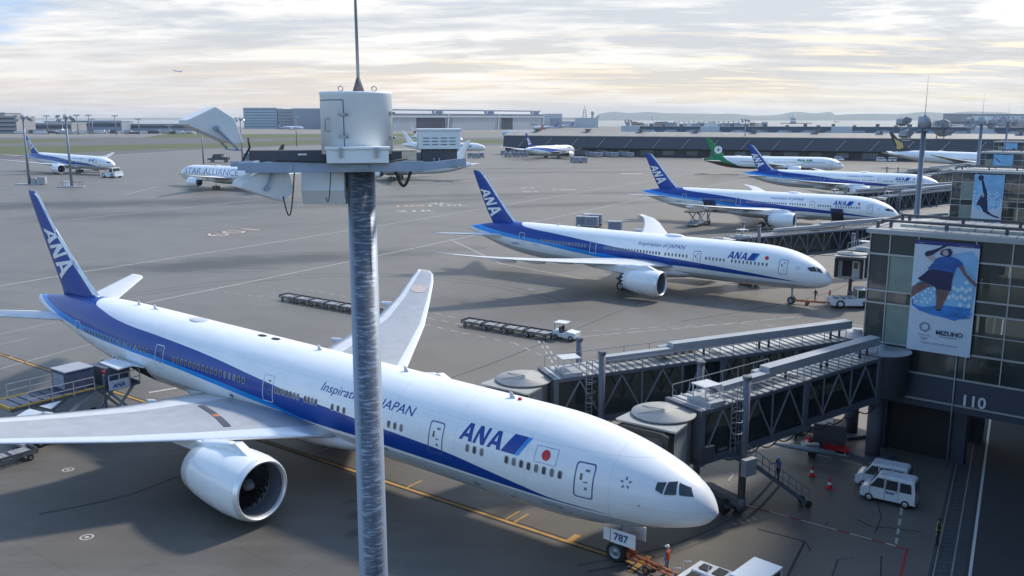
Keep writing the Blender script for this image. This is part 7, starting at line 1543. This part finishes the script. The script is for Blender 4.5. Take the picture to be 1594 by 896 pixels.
    if vest:
        bm = bmesh.new(); bm.from_mesh(out); dl_ = [f for f in bm.faces if not (.96 < f.calc_center_median().z < 1.43 and abs(f.calc_center_median().y) < .185 and math.hypot(f.calc_center_median().x, f.calc_center_median().y) < .22)]
        bmesh.ops.delete(bm, geom=dl_, context='FACES'); bm.normal_update()
        for v in bm.verts: v.co += v.normal*.014
        vm = bpy.data.meshes.new('vest'); bm.to_mesh(vm); bm.free(); vm.materials.clear(); vm.materials.append(vest)
        for f in vm.polygons: f.material_index = 0
        vo = bpy.data.objects.new('vest', vm); COL.objects.link(vo); vo.parent = p
        sd_ = vo.modifiers.new('thick', 'SOLIDIFY'); sd_.thickness = .008
    if belt:
        m = MB(); m.lathe([(1.02,.165),(1.06,.165)], 16, 'Z'); m.bar((.13,-.1,1.05),(.10,.1,1.40),.035,.012); m.bar((-.13,-.1,1.05),(-.10,.1,1.42),.035,.012); m.bar((.13,.1,1.05),(.10,-.1,1.40),.035,.012); m.bar((-.13,.1,1.05),(-.10,-.1,1.42),.035,.012); m.build('reflective_harness', belt, p)
    return p
def face_to(a, b): return math.atan2(b[1]-a[1], b[0]-a[0])
g = G(1038,893); person(g, face_to(g, AF(5.5,0)), 'person in an orange vest and white helmet beside the nearest tow bar', JKT, TRS, VEST, True, 'stand')
g = G(1459,849); person(g, R(150), 'person in black uniform with a yellow reflective harness, alone beside the road', JDK, TRD, None, False, 'stand', YV)
g = G(1211,748,1.45); person((g.x, g.y, 1.45), R(200), 'person in a blue jacket and helmet on the stairs of the nearest bridge', JKT, TRD, None, True, 'hold', REDP)
g = AF(53.9, 4.2, 3.46); person(g, LR+R(90), 'person in a blue jacket on the loader platform, left of two', JKT, TRS, None, True, 'hold')
g = AF(53.9, 3.2, 3.46); person(g, LR+R(180), 'person in a blue jacket on the loader platform, nearer the fuselage', JKT, TRS, None, True, 'stand')
g = G(1269,468); person(g, R(200), 'person in dark clothes striding beside the tow bar of the second jet', JDK, TRD, None, True, 'walk')
g = G(1291,468); person(g, R(180), 'person in an orange red vest beyond the tow bar of the second jet', JKT, TRS, VEST, True, 'stand')
g = G(1238,687); person(g, R(-40), 'person in dark clothes standing behind the lone blue grey tow bar', JDK, TRD, None, False, 'stand')
tq2 = AF(-2.9, 1.45); person((tq2.x, tq2.y, .75), H+math.pi, 'person in an orange vest seated in the cab of the tug at the bottom edge', JKT, TRD, VEST, True, 'sit')
person((tq.x-.3*math.cos(dan), tq.y+.5, .15), dan, 'person driving the baggage tractor', JDK, TRD, None, True, 'sit')
# ------------------------------------------------------------------ air
if HAZE > 0:
    m = MB(); m.box(-24000, 24000, -3000, 24000, -3, 225); hz_ = m.build('haze', bpy.data.materials.new('haze_air')); hm_ = hz_.data.materials[0]; hm_.use_nodes = True; nt = hm_.node_tree
    for n in list(nt.nodes):
        if n.type != 'OUTPUT_MATERIAL': nt.nodes.remove(n)
    v = nt.nodes.new('ShaderNodeVolumePrincipled'); v.inputs['Density'].default_value = HAZE; v.inputs['Color'].default_value = (.80,.87,.97,1); v.inputs['Anisotropy'].default_value = .2
    nt.links.new(v.outputs[0], nt.nodes['Material Output'].inputs['Volume']); tag(hz_, kind='stuff')
